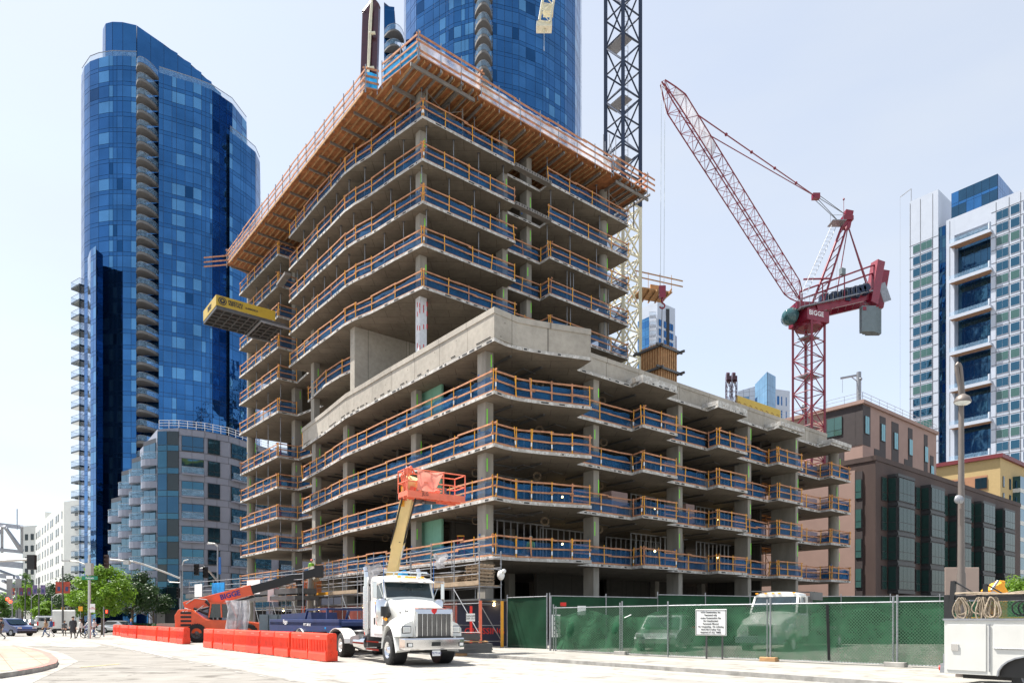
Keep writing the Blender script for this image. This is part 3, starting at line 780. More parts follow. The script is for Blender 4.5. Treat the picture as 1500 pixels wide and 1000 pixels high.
# shoring posts -----------------------------------------------------------------------------------
def shore_mesh(h, m2='galv'):
    a = MB(); a.tube((0, 0, 0), (0, 0, h*.55), .045, 8); a.tube((0, 0, h*.55), (0, 0, h-.02), .032, 8)
    a.box((0, 0, .01), (.16, .16, .02)); a.box((0, 0, h-.012), (.2, .2, .02), 1); a.tube((0, 0, h*.5), (0, 0, h*.58), .06, 8, 1)
    return a
SH = {}
ordn = ['first', 'second', 'third', 'fourth', 'fifth', 'sixth', 'seventh', 'eighth', 'ninth', 'tenth', 'eleventh', 'twelfth']
def shore(p, k, z1, lab, red=False):
    h = round(z1-LV[k], 2); key = (h, red)
    if key not in SH:
        a = shore_mesh(h)
        if red: a.tube((0, 0, .1), (0, 0, .75), .08, 8, 2)
        o = a.build('shoring_post', ['galv', 'hardware', 'red_jack'], loc=(p.x, p.y, LV[k])) ; o.data.transform(Matrix.Translation(Vector((p.x, p.y, LV[k]))))
        SH[key] = o
    else:
        o = SH[key].copy(); COL.objects.link(o); o.location = (p.x, p.y, LV[k])
    tag(o, lab, 'shoring post', 'steel shoring posts propping the tower floors')
fl = {7: 'seventh', 8: 'eighth', 9: 'ninth', 10: 'tenth', 11: 'eleventh', 12: 'top'}
for k in (9, 10, 11, 12):
    z1 = LV[k+1]-TH if k < 12 else DZ-.37; n = 0
    dist = 2.0+(k % 2)*.8; acc = 0
    for i in range(len(TOW_LEFT)-1):
        p, q = TOW_LEFT[i], TOW_LEFT[i+1]; L = (q-p).length; d = (q-p)/L
        while dist-acc <= L:
            c = p+d*(dist-acc)+Vector((-d.y, d.x, 0))*-.6
            shore(c, k, z1, '%s steel shoring post from the near corner, left face, %s tower floor' % (ordn[min(n, 11)], fl[k])); n += 1; dist += 2.35
        acc += L
    for n, u in enumerate((.25, 2.9, 5.2, 7.6, 12.6, 15.2, 18.4)):
        if k == 9 and n in (1, 3, 4): continue
        c = tuv(u+(k % 2)*.4-(.3 if n else 0), -.55); shore(c, k, z1, '%s steel shoring post from the near corner, right face, %s tower floor' % (ordn[n], fl[k]))
for k in (8, 9):
    z1 = LV[k+1]-TH
    for n, (u, v) in enumerate(((14.6, -.6), (15.0, -.6), (19.3, -.7), (19.75, -.7))):
        shore(tuv(u, v), k, z1, '%s paired grey shoring post along the right face, %s tower floor, near the cream mast' % (ordn[n], fl[k]))
for k in (3, 4, 5, 6, 7, 8, 9, 10, 11):
    z1 = LV[k+1]-TH
    for n, t in enumerate((.12, .42, .72)):
        c = TWING[0].lerp(TWING[1], t)+U*.8
        shore(c, k, z1, '%s steel shoring post of the left wing on its %s floor slab' % (ordn[n], ordn[k-1]), red=k < 7)

# loading platform with rental company name -------------------------------------------------------
LP = thing('loading_platform', 'yellow cantilevered loading platform with lettering sticking out of the left wing', 'platform', P(340, 470, 62))
# corners from the photograph at two depths
A0 = P(317, 451, 60.2)    # near outer corner, bottom of yellow side... bottom plane z
zb = A0.z
OUTW = -U
c0 = Vector((A0.x, A0.y, 0)); inn_ = c0+U*5.6; far_ = c0-V*2.6*1.0
def lp(i, j, z): return c0+U*i-V*j+Vector((0, 0, z))
a = MB(); a.prism([(x.x, x.y) for x in (lp(0, 0, 0), lp(6.2, 0, 0), lp(6.2, 4.2, 0), lp(0, 4.2, 0))], zb+.18, zb+.24, 0)
for i in range(9): a.bar(lp(i*.72+.05, 0, zb+.08), lp(i*.72+.05, 4.2, zb+.08), .1, .18, 0)
for j in range(6): a.bar(lp(0, .04+j*.82, zb+.06), lp(6.2, .04+j*.82, zb+.06), .1, .2, 0)
a.build('steel_frame', 'beam_black', LP) if 'beam_black' in M else a.build('steel_frame', 'hardware', LP)
for (p, q) in ((lp(0, 0, 0), lp(5.2, 0, 0)), (lp(0, 0, 0), lp(0, 4.2, 0)), (lp(0, 4.2, 0), lp(5.2, 4.2, 0))):
    a = MB(); a.bar(p+Vector((0, 0, zb+.72)), q+Vector((0, 0, zb+.72)), .05, .92); a.build('side_panel', 'yellow_box', LP)
a = MB(); a.bar(lp(3.9, .0, zb-.1), lp(3.9, 4.2, zb-.1), .12, .16); a.bar(lp(3.9, .02, zb-.1), lp(6.6, .02, zb-.1), .12, .16); a.bar(lp(3.9, 4.18, zb-.1), lp(6.6, 4.18, zb-.1), .12, .16); a.build('rail_beam', 'galv', LP)
text('PRESTON\nRENTALS', .21, frame(lp(1.62, -.035, zb+.73), U, V), 'text_dark', LP, bold=.012, spacing=.8)
text('SUPERDECK', .15, frame(lp(3.05, -.035, zb+.68), U, V), 'text_dark', LP, bold=.008)
a = MB(); T = frame(lp(.5, -.035, zb+.86), U, V)
a.lathe([(.0, 0), (.36, 0), (.36, .01)], lp(.5, -.035, zb+.73), V, 24, 0, False); a.lathe([(.24, .014), (.28, .014)], lp(.5, -.035, zb+.73), V, 24, 1, False); a.lathe([(.0, .016), (.08, .016)], lp(.5, -.035, zb+.77), V, 16, 1, False)
a.build('logo', ['text_dark', 'yellow_box'], LP)
text('PRESTON\nRENTALS', .20, frame(lp(-.035, 2.1, zb+.73), V, -U), 'text_dark', LP, bold=.01, spacing=.8)

# goods stored on the open floors --------------------------------------------------------------------------
def store(name, label, cat, fn, mats, p, group=None):
    a = MB(); fn(a); return tag(a.build(name, mats, loc=p), label, cat, group)
mat('tarp_grey', (.16, .17, .19), .7, var=.3, scale=2)
def bx_(a, c, d, m=0, rz=0): a.box(c, d, m, rz=math.atan2(U.y, U.x)+rz)
for px, v, k, d, lab in ((898, -2.6, 3, (1.7, 1.3, 2.0), 'large pink wrapped pallet on the third podium floor between the first two right hand columns'), (1003, -2.6, 3, (1.1, 1.1, 2.0), 'narrow pink wrapped pallet on the third podium floor right of the second column')):
    c = uv(u_at(px, v), v, LV[k]); store('wrapped_pallet', lab, 'pallet', lambda a: (bx_(a, c+Vector((0, 0, d[2]/2+.14)), d), [bx_(a, c+U*s*.5+Vector((0, 0, .07)), (.1, 1.1, .13), 1) for s in (-1, 0, 1)]), ['pink_wrap', 'pale_wood'], c)
n = 0
for k in (2, 3, 4, 5):
    for u0, v0 in ((-3.6, -3.0), (6.4, -2.2), (11.2, -2.8), (15.4, -2.0), (20.4, -2.4), (24, -1.6), (28.4, -2.6), (-4.5, -12), (-4.4, -19), (-4.2, -26)):
        if rnd.random() < .45: continue
        c = uv(u0+rnd.uniform(-.5, .5), v0, LV[k]); ty = n % 3; r_ = rnd.uniform(-.4, .4); side = 'right hand' if v0 > -5 else 'street'
        if ty == 0: store('board_stack', 'stack of grey boards on podium floor %s, pile %s along the %s side' % (ordn[k-1], ordn[min(11, n % 12)], side), 'boards', lambda a: [bx_(a, c+Vector((0, 0, .08+i*.06)), (2.2+rnd.uniform(-.1, .1), .9, .045), 0, r_+rnd.uniform(-.03, .03)) for i in range(rnd.randint(5, 13))], 'pale_wood', c)
        elif ty == 1: store('covered_pile', 'dark tarpaulin pile on podium floor %s, pile %s along the %s side' % (ordn[k-1], ordn[min(11, n % 12)], side), 'pile', lambda a: (bx_(a, c+Vector((0, 0, .5)), (1.5, 1.1, 1.0), 0, r_), bx_(a, c+Vector((.2, 0, 1.05)), (.9, .8, .25), 0, r_+.2), bx_(a, c+Vector((0, 0, .06)), (1.7, 1.3, .1), 0, r_)), 'tarp_grey', c)
        else: store('pipe_bundle', 'bundle of steel pipes on podium floor %s, pile %s along the %s side' % (ordn[k-1], ordn[min(11, n % 12)], side), 'pipes', lambda a: [a.tube(c+U*(-1.5)+V*j*.13+Vector((0, 0, .1+i*.11)), c+U*1.5+V*j*.13+Vector((0, 0, .1+i*.11)), .055, 7) for i in range(4) for j in range(5)], 'galv', c)
        n += 1
lc = uv(-5.4, v_at(675, -5.4), LV[2]); store('step_ladder', 'red step ladder on the lowest podium slab right of the green board', 'ladder', lambda a: ([a.bar(lc+Vector((x, -.3, 0)), lc+Vector((x*.7, 0, 1.9)), .05, .05) for x in (-.28, .28)], [a.bar(lc+Vector((x, .5, 0)), lc+Vector((x*.7, 0, 1.9)), .04, .04) for x in (-.28, .28)], [a.bar(lc+Vector((-.26, -.3+.05*i, .3*i+.2)), lc+Vector((.26, -.3+.05*i, .3*i+.2)), .06, .03) for i in range(6)], a.box(lc+Vector((0, 0, 1.92)), (.5, .2, .08), 1)), ['red_jack', 'post_yellow'], lc)
for k in (2, 3, 4, 5):                                   # braced frames and bright sheeting at the open right end
    a = MB(); z0, z1 = LV[k], LV[k+1]-TH
    for u0 in (28.6, 30.4, 32.2):
        for v0 in (-4.2, -5.6): a.tube(uv(u0, v0, z0), uv(u0, v0, z1), .05, 6)
    for u0, u1 in ((28.6, 30.4), (30.4, 32.2)):
        for za, zb_ in ((.3, 2.4), (2.4, .3)): a.tube(uv(u0, -4.2, z0+za), uv(u1, -4.2, z0+zb_), .025, 5)
        a.tube(uv(u0, -4.2, z0+2.5), uv(u1, -4.2, z0+2.5), .03, 5)
    for v0 in (-4.2, -5.6): a.bar(uv(27.8, v0, z1-.1), uv(33.2, v0, z1-.1), .12, .18)
    a.build('shoring_frame', 'orange_rust', BB) if 'orange_rust' in M else (mat('orange_rust', (.50, .20, .06), .7, var=.3), a.build('shoring_frame', 'orange_rust', BB))
    a = MB(); vs = []
    for i in range(9):
        for j in range(5): vs.append(uv(34.45+.05*math.sin(i*2+j), .9-i*.32, z0+.1+j*.25*(1-.3*abs(math.sin(i*1.1+k)))))
    a.add(vs, [(5*i+j, 5*i+5+j, 5*i+6+j, 5*i+1+j) for i in range(8) for j in range(4)], 0, True); a.build('blue_sheet', 'blue_tarp', BB)
# ==== neighbouring buildings ======================================================================
def towerglass(name, col, rough=.03, metal=.92, dist=.35):
    """coated reflective glazing: a tinted mirror, each pane slightly bowed"""
    m, nt, b = nodes(name); v = coords(nt); n = noise(nt, .12, 3, v)
    c = ramp(nt, n.outputs[0], [(.3, sc3(col, .8)), (.7, sc3(col, 1.2))]); nt.links.new(c, b.inputs['Base Color'])
    b.inputs['Roughness'].default_value = rough; b.inputs['Metallic'].default_value = metal
    bump(nt, b, noise(nt, .33, 2, v).outputs[0], dist, .12)
def glassmat(name, col, rough=.06, spec=.6, metal=0.0, coat=0):
    m, nt, b = nodes(name); v = coords(nt); n = noise(nt, .25, 3, v)
    c = ramp(nt, n.outputs[0], [(.3, sc3(col, .85)), (.7, sc3(col, 1.15))]); nt.links.new(c, b.inputs['Base Color'])
    b.inputs['Roughness'].default_value = rough; b.inputs['Specular IOR Level'].default_value = spec
    b.inputs['Metallic'].default_value = metal; b.inputs['Coat Weight'].default_value = coat
    bump(nt, b, noise(nt, .8, 2, v).outputs[0], .05, .05)
towerglass('gb1', (.034, .130, .31)); towerglass('gb2', (.046, .160, .36)); towerglass('gb3', (.10, .27, .48)); towerglass('gb4', (.014, .07, .18)); towerglass('gb_dull', (.04, .10, .165), .06, .85); glassmat('g_bay', (.018, .045, .040), .25, .25)
glassmat('gb_back', (.008, .03, .09), .4); glassmat('g_dark', (.01, .022, .028)); towerglass('g_teal', (.05, .13, .19), .05, .85); glassmat('g_green', (.05, .12, .11)); towerglass('g_blue', (.06, .19, .40))
see_through('glass_rail', (.35, .55, .75), .30, .1, 2, .04)
mat('balc_under', (.17, .165, .16), .8); mat('panel_grey', (.25, .265, .33), .45, var=.06, scale=.5); mat('panel_dark', (.06, .065, .08), .6); mat('panel_line', (.10, .10, .11), .6)
mat('frame_dark', (.03, .03, .032), .5); mat('stucco_white', (.62, .63, .60), .85, var=.05, scale=.4); mat('brown_clad', (.062, .038, .032), .75, var=.18, scale=.8, streak=True)
mat('pink_clad', (.33, .22, .185), .8, var=.06, scale=.8); mat('dark_clad', (.045, .035, .035), .7); mat('tan_clad', (.48, .35, .16), .8, var=.05); mat('orange_clad', (.40, .20, .11), .8, var=.05)
mat('maroon_trim', (.16, .02, .025), .5); mat('white_clad', (.46, .50, .57), .35, var=.05, scale=.3, coat=.3); mat('soffit_wood', (.30, .17, .10), .7)
mat('concrete_bldg', (.42, .40, .37), .85, var=.08, scale=.3)
def nrm(d): return Vector((d.y, -d.x, 0)).normalized()
def curtain(parent, pts, z0, z1, fh=3.05, pw=1.5, cols=('gb1', 'gb2', 'gb3', 'gb4'), spand=.8, wts=(9, 6, .5, .6), back='gb_back', name='curtain_wall', gap=.07, seed=1):
    rg = random.Random(seed); a = MB(); pts = [V2(p) for p in pts]; z1f = z1 if callable(z1) else (lambda x, y: z1)
    cum = 0
    for i in range(len(pts)-1):
        p, q = pts[i], pts[i+1]; L = (q-p).length; d = (q-p)/L; n = nrm(d)
        zt0, zt1 = z1f(p.x, p.y), z1f(q.x, q.y)
        a.add([(p.x, p.y, z0), (q.x, q.y, z0), (q.x, q.y, zt1), (p.x, p.y, zt0)], [(0, 1, 2, 3)], 0)
        k = max(1, int(round(L/pw)))
        cuts = [0.0]
        if len(cols) > 2 and pw < 1.9:
            while cuts[-1] < L-.01: cuts.append(min(L, cuts[-1]+rg.choice((1.55, 1.55, .8, .8, 2.1))))
            if len(cuts) > 2 and L-cuts[-2] < .4: cuts.pop(-2)
        else: cuts = [L*j/k for j in range(k+1)]
        k = len(cuts)-1
        for j in range(k):
            lightcol = rg.random() < .22
            s, e = p+d*(cuts[j]+gap/2), p+d*(cuts[j+1]-gap/2); z = z0; fl_ = 0
            zt = zt0+(zt1-zt0)*(j+.5)/k; wide = rg.random()
            while z < zt-.3:
                zz = min(z+spand, zt)
                o1 = n*.04
                def pane(za, zb, mi):
                    o = [n*(.045+rg.uniform(0, .014)) for _ in range(4)]
                    a.add([s+o[0]+Vector((0, 0, za)), e+o[1]+Vector((0, 0, za)), e+o[2]+Vector((0, 0, zb)), s+o[3]+Vector((0, 0, zb))], [(0, 1, 2, 3)], mi)
                pane(z+gap/2, zz-gap/2, 1)
                if zz+.1 < zt:
                    zb = min(z+fh, zt); pane(zz+gap/2, zb-gap/2, (1 if len(cols) < 2 else 3 if (len(cols) > 2 and lightcol and rg.random() < .45) else 1+rg.choices(range(len(cols)), wts)[0]))
                z += fh; fl_ += 1
    return a.build(name, [back]+list(cols), parent)
def PX(l): return [((px-750)*Y/1000.0, Y, 0) for px, Y in l]
def balcony(parent, p, q, dep, z, mslab='balc_under', curved=True, rail='glass_rail', th=.35, n=8, hr=1.1, name='balcony'):
    p, q = V2(p), V2(q); d = q-p; nn = nrm(d); a = MB(); pts = []
    for i in range(n+1):
        t = i/n; o = dep*(math.sin(PI*t)**.7 if curved == 1 else (t**.6 if curved == 2 else 1)); pts.append(p+d*t+nn*o)
    poly = [p-nn*.4]+([p+nn*dep] if not curved else pts)+([q+nn*dep] if not curved else [])+[q-nn*.4]
    a.prism([(x.x, x.y) for x in poly], z-th, z)
    edge = poly[1:-1] if curved != 0 else poly
    for i in range(len(edge)-1):
        s, e = edge[i], edge[i+1]; a.quad((s.x, s.y, z+.05), (e.x, e.y, z+.05), (e.x, e.y, z+hr), (s.x, s.y, z+hr), 1); a.bar((s.x, s.y, z+hr), (e.x, e.y, z+hr), .06, .06, 2)
    return a.build(name, [mslab, rail, 'galv'], parent)

# --- left blue tower -----------------------------------------------------------------------------
T1 = thing('glass_tower', 'tall curved blue glass tower at the left with stacked rounded balconies and sloping crown', 'building', (-75, 142, 0))
A_ = PX([(119, 142), (119.5, 139.5), (124, 137.2), (132, 135.9), (145, 135.1), (160, 134.6), (180, 134.5), (200, 134.8), (201, 137)])
curtain(T1, A_, 0, 112.6, pw=1.6, seed=3)
a = MB(); a.prism([(p[0], p[1]) for p in A_]+[(-70, 150), (-88, 150)], 112.55, 112.62); a.build('terrace', 'balc_under', T1)
CR = PX([(150, 140), (151, 137.5), (155, 136.2), (165, 135.8), (180, 135.9), (200, 136.6), (200.5, 141)])
curtain(T1, CR, 112.6, 120.4, fh=4.2, spand=4.2, pw=2.2, seed=4, cols=('gb1',), wts=(1,), name='crown_wall')
curtain(T1, PX([(200.5, 138.5), (240, 143), (280, 147), (310, 150.5), (337, 155), (350, 158)]), 105, lambda x, y: 122 if y < 146 else (121 if y < 149 else (119.7 if y < 152 else (118 if y < 156 else 112))), fh=5, spand=5, pw=2.4, seed=5, cols=('gb1',), wts=(1,), name='crown_wall')
curtain(T1, PX([(200, 136.6), (233, 136.4)]), 0, 109.6, pw=1.5, seed=6)
curtain(T1, PX([(232.5, 134.9), (283, 137.5)]), 0, 109.6, pw=1.7, seed=7)
curtain(T1, PX([(283, 137.3), (311, 139.4), (340, 143), (361, 148.4), (363, 156)]), 0, 109.6, pw=1.7, seed=8)
curtain(T1, PX([(336, 141.8), (360, 145.6), (374, 148.2), (380.5, 151.5), (382, 160)]), 0, 103, pw=1.6, seed=9)
curtain(T1, PX([(134, 147), (135, 143.5), (141, 142.5)]), 0, 107, seed=10, cols=('gb4', 'gb1'), wts=(1, 1))
curtain(T1, PX([(128, 138), (129, 134), (133, 131), (141, 129.6)]), 0, 72.5, seed=11, cols=('gb2', 'gb3'), wts=(1, 1)); curtain(T1, PX([(141, 129.6), (150.5, 131.5)]), 0, 71.8, seed=12, cols=('gb4', 'gb1'), wts=(2, 1))
curtain(T1, PX([(116, 143), (128, 140)]), 0, 70, seed=13, cols=('gb4', 'g_teal'), wts=(1, 1))
a = MB(); a.prism([(p[0], p[1]) for p in PX([(233, 136), (283, 138), (311, 140.5), (340, 144), (361, 149), (361.5, 156), (250, 160)])], 109.5, 109.58)
a.prism([(p[0], p[1]) for p in PX([(337, 142.5), (360, 146), (373, 148.5), (379.5, 151.7), (380, 158), (345, 158)])], 102.9, 102.98); a.build('terrace', 'balc_under', T1)
for z, l in ((109.6, PX([(233, 134.9), (283, 137.6), (311, 139.5), (340, 143), (361, 148.4)])), (103, PX([(337, 142.0), (360, 145.6), (374, 148.2), (380.5, 151.5)])), (112.6, PX([(120, 139), (132, 136), (145, 135.2), (165, 134.7), (200, 134.9)]))):
    a = MB()
    for s, e in zip(l, l[1:]): a.quad((s[0], s[1], z), (e[0], e[1], z), (e[0], e[1], z+1.15), (s[0], s[1], z+1.15), 0); a.bar((s[0], s[1], z+1.15), (e[0], e[1], z+1.15), .1, .1, 1)
    a.build('terrace_rail', ['glass_rail', 'galv'], T1)
for i in range(35):
    p, q = PX([(201, 135.2), (231.5, 135.6)]); balcony(T1, p, q, 3.3, 109.4-i*3.05, curved=1, th=.5)
for i in range(22):
    p, q = PX([(115.5, 141), (128, 139)]); balcony(T1, p, q, 1.5, 69.4-i*3.05, curved=0, mslab='g_dark')
# --- rear blue tower ------------------------------------------------------------------------------
T2 = thing('glass_tower', 'round blue glass tower rising behind the construction site, cut by the top edge', 'building', (-10, 145, 0))
curtain(T2, PX([(592, 146), (595, 143), (610, 139.5), (635, 137), (665, 134.3), (694, 133)]), 60, 150, pw=1.6, seed=21)
curtain(T2, PX([(694, 134.6), (722.5, 134.8)]), 60, 150, seed=22)
curtain(T2, PX([(722, 133.2), (760, 134.6), (795, 137), (827, 140.6), (842, 143.5), (850, 148), (852, 155)]), 60, 150, pw=1.6, seed=23)
curtain(T2, PX([(562.5, 141), (578, 141.3), (582, 144), (590, 146)]), 60, lambda x, y: 129 if y < 141.2 else (127.5 if y < 143 else 122), fh=4.5, spand=4.5, seed=24, cols=('gb4', 'gb1'), wts=(1, 1), pw=2)
for i in range(22): p, q = PX([(695, 133.3), (721.5, 133.5)]); balcony(T2, p, q, 3.0, 147-i*3.05, curved=1, th=.5)
for i in range(14): p, q = PX([(563, 140.8), (592, 142)]); balcony(T2, p, q, 2.2, 122-i*3.05, curved=1)

# --- generic windows -------------------------------------------------------------------------------
def win_mesh(w, h, cols=2, glass='g_green', fr='frame_dark', transom=0):
    a = MB(); a.box((0, -.02, h/2), (w, .10, h), 0)
    for i in range(cols):
        x0 = -w/2+.05+(w-.05)*i/cols; x1 = -w/2+(w-.05)*(i+1)/cols
        if transom: a.box(((x0+x1)/2, -.075, h*transom/2+.02), (x1-x0, .03, h*transom-.09), 1); a.box(((x0+x1)/2, -.075, h*(1+transom)/2), (x1-x0, .03, h*(1-transom)-.09), 1)
        else: a.box(((x0+x1)/2, -.075, h/2), (x1-x0, .03, h-.12), 1)
    return a
WCACHE = {}
def window(parent, p, d, w, h, cols=2, glass='g_green', fr='frame_dark', transom=0, name='window'):
    """p: lower centre on the wall plane, d: direction along the wall (outside to its right)"""
    key = (round(w, 2), round(h, 2), cols, glass, fr, transom)
    if key in WCACHE: o = bpy.data.objects.new(name, WCACHE[key]); COL.objects.link(o); o.parent = parent
    else: o = win_mesh(w, h, cols, glass, fr, transom).build(name, [fr, glass], parent, loc=(0, 0, 0)); WCACHE[key] = o.data
    off = ROOT.get(parent.name, Vector((0, 0, 0)))
    o.location = Vector(p)-off; o.rotation_euler = (0, 0, math.atan2(d[1], d[0])); return o

# --- grey mid-rise with the glass corner ------------------------------------------------------------
T3 = thing('apartment_block', 'grey panelled apartment block with a dark glass corner and stepped rounded balconies', 'building', (-45, 95, 0))
FZ = [27.4-3.05*i for i in range(9)]
right = [V2(p) for p in PX([(262, 92), (300, 93.5), (335, 95.8), (365, 99.5), (400, 104), (480, 113)])]
a = MB(); back = [V2((-20, 125)), V2((-56, 125)), V2((X(205, 104), 104))]
foot = [V2(p) for p in PX([(230.5, 92.6), (262, 92)])]+right[1:]+back
a.prism([(p.x, p.y) for p in foot], 3.3, 27.4, 0, 1); a.prism([(p.x, p.y) for p in [x+(Vector((-43, 108, 0))-x)*.08 for x in foot]], 0, 3.3, 2)
a.build('wall', ['panel_grey', 'balc_under', 'frame_dark'], T3)
curtain(T3, PX([(230.5, 92.5), (231, 91.9), (245, 91.7), (262, 91.9)]), 2.9, 26.9, pw=1.1, cols=('g_teal', 'gb_dull', 'g_dark', 'gb_dull'), wts=(3, 5, 1, 1), back='frame_dark', seed=31, name='corner_glass')
a = MB()
for i in range(len(right)-1):
    p, q = right[i], right[i+1]; n = nrm(q-p)*.02
    for z in FZ:
        for dz in (-.02, -.95): a.bar(p+n+Vector((0, 0, z+dz)), q+n+Vector((0, 0, z+dz)), .03, .05)
    L = (q-p).length; k = int(L/1.4)
    for j in range(k+1):
        c = p.lerp(q, j/k)+n
        for z in FZ: a.bar(c+Vector((0, 0, z-.95)), c+Vector((0, 0, z)), .03, .03)
a.build('panel_joint', 'panel_line', T3)
for fi, z in enumerate(FZ[:-1]):
    for i, (t0, t1, kind) in enumerate(((.10, .96, 'b'), (.12, .62, 'w'), (.10, .9, 'b'), (.1, .9, 'w'), (.1, .45, 'b'))):
        p, q = right[i], right[i+1]; 
        s, e = p.lerp(q, t0), p.lerp(q, t1); d = (e-s).normalized(); L = (e-s).length; n = nrm(d)
        zz = z-.95-2.05
        window(T3, (s+e)/2+n*.05+Vector((0, 0, zz)), d, L, 2.02, max(2, int(L/1.0)), 'g_teal' if (fi+i) % 3 else 'gb_dull', 'frame_dark', .3)
        if kind == 'b' and fi > 0: 
            a = MB(); a.bar(s+n*.5+Vector((0, 0, zz+.45)), e+n*.5+Vector((0, 0, zz+.45)), .02, .8, 1); a.bar(s+n*.5+Vector((0, 0, zz+.88)), e+n*.5+Vector((0, 0, zz+.88)), .06, .05, 2); a.prism([(x.x, x.y) for x in (s, s+n*.55, e+n*.55, e)], zz-.2, zz, 0)
            a.build('balcony', ['panel_grey', 'glass_rail', 'galv'], T3)
a = MB()
l = [V2(p) for p in PX([(233, 92.2), (262, 92.2)])]+right[1:]
for s, e in zip(l, l[1:]):
    for zz in (.4, .75, 1.1): a.bar(s+Vector((0, 0, 27.4+zz)), e+Vector((0, 0, 27.4+zz)), .05, .05)
    k = int((e-s).length/1.5)+1
    for j in range(k): c = s.lerp(e, j/k); a.bar(c+Vector((0, 0, 27.4)), c+Vector((0, 0, 28.5)), .05, .05)
a.build('roof_rail', 'text_white', T3)
for (x0, y0, x1, y1, top) in ((163, 103, 180, 100.5, 19.8), (178, 100.2, 195, 98, 23.3), (193, 97.8, 212, 95.6, 24.6), (210, 95.5, 231, 93, 26.4)):
    (p, q) = PX([(x0, y0), (x1, y1)]); p, q = V2(p), V2(q); d = (q-p).normalized(); n = nrm(d)
    a = MB(); a.prism([(x.x, x.y) for x in (p, q, q-n*8, p-n*8)], 3, top); a.build('bay', 'panel_dark', T3)
    z = top-3.0; m_ = (p+q)/2
    while z > 3:
        window(T3, m_+n*.05+Vector((0, 0, z+.15)), d, (q-p).length*.85, 2.2, 2, 'g_teal', 'frame_dark', .35)
        balcony(T3, p+d*.1, q-d*.1, 1.1, z+.1, 'panel_grey', 1, 'glass_rail', .9, 6, .95); z -= 3.05
a = MB(); a.lathe([(0, .0), (.8, .0), (.8, .06)], P(223, 876, 91), (0, -1, 0), 20, 0, False); a.lathe([(.0, .065), (.62, .065)], P(223, 876, 91), (0, -1, 0), 20, 1, False); a.build('round_sign', ['sign_gold', 'frame_dark'] if 'sign_gold' in M else ['bronze_pole', 'frame_dark'], T3)
a = MB()
for px in (224, 268, 300, 330, 360, 395): a.tube((X(px, 93), 93, 0), (X(px, 93), 93, 3.4), .45, 14)
a.build('column', 'panel_grey', T3)

# --- white block far left -------------------------------------------------------------------------
T4 = thing('apartment_block', 'plain white apartment block with rows of small dark windows at the far left', 'building', (-105, 165, 0))
e0, e1, s1 = [V2(p) for p in PX([(93.5, 160), (116, 157), (52, 205)])]
a = MB(); a.prism([(p.x, p.y) for p in (s1, e0, e1, V2((-100, 200)), V2((-125, 230)))], 0, 29.2, 0); a.prism([(p.x, p.y) for p in (s1+Vector((3, -1, 0)), s1+Vector((7, -6, 0)), s1+Vector((14, 0, 0)), s1+Vector((9, 5, 0)))], 29, 33, 0)
a.build('wall', 'stucco_white', T4)
d = (e0-s1).normalized(); L = (e0-s1).length
for f in range(8):
    for t in (.05, .12, .19, .30, .40, .50, .60, .66, .78, .84, .95):
        window(T4, s1+d*L*t+Vector((0, 0, 25.6-3.35*f)), d, 1.9 if t < .9 else 1.0, 1.7, 2, 'g_dark', 'frame_dark')
d2 = (e1-e0).normalized()
for f in range(8): window(T4, e0.lerp(e1, .82)+Vector((0, 0, 25.6-3.35*f)), d2, 1.1, 1.7, 1, 'g_dark', 'frame_dark')
T5 = thing('apartment_block', 'white block with balconies beyond the first white block, beside the bridge ramp', 'building', (-150, 215, 0))
a = MB(); q = [V2(p) for p in PX([(33, 215), (54, 213)])]; a.prism([(p.x, p.y) for p in (q[0], q[1], q[1]+Vector((0, 25, 0)), q[0]+Vector((-3, 25, 0)))], 0, 31, 0); a.build('wall', 'stucco_white', T5)
for f in range(7):
    for t in (.35, .75): window(T5, q[0].lerp(q[1], t)+Vector((0, 0, 26.5-3.6*f)), (1, 0), 1.6, 1.9, 2, 'g_dark', 'frame_dark')
# --- steel ramp at the far left ---------------------------------------------------------------------
BR = thing('bridge_ramp', 'grey steel truss bridge ramp crossing at the far left edge', 'bridge', (-105, 130, 0))
a = MB()
Yb = 132
def b_(x0, y0, x1, y1, w=1.0, h=1.0): a.bar(P(x0, y0, Yb), P(x1, y1, Yb+6), w*.6, h*.55)
for y0, y1, h in ((769, 772, 1.4), (806, 808, 1.2), (826, 828, 2.2), (845, 846, 1.6)): b_(-120, y0-14, 33, y1, 1.2, h)
for x0, y0, x1, y1 in ((-40, 770, -12, 806), (-12, 806, 2, 770), (6, 770, 33, 806), (3, 770, 3, 808), (32, 770, 32, 808), (8, 772, 30, 806), (-20, 828, 28, 846), (-40, 846, 28, 872), (0, 868, 24, 882), (4, 850, 30, 862)): b_(x0, y0, x1, y1, .8, .8)
for x0 in (14, 27): b_(x0, 845, x0, 905, 1.6, 1.6)
a.tube(P(25, 775, 133), P(25, 745, 133), .1, 5)
a.build('truss', 'bridge_steel', BR) if 'bridge_steel' in M else (mat('bridge_steel', (.42, .43, .46), .6, .2), a.build('truss', 'bridge_steel', BR))

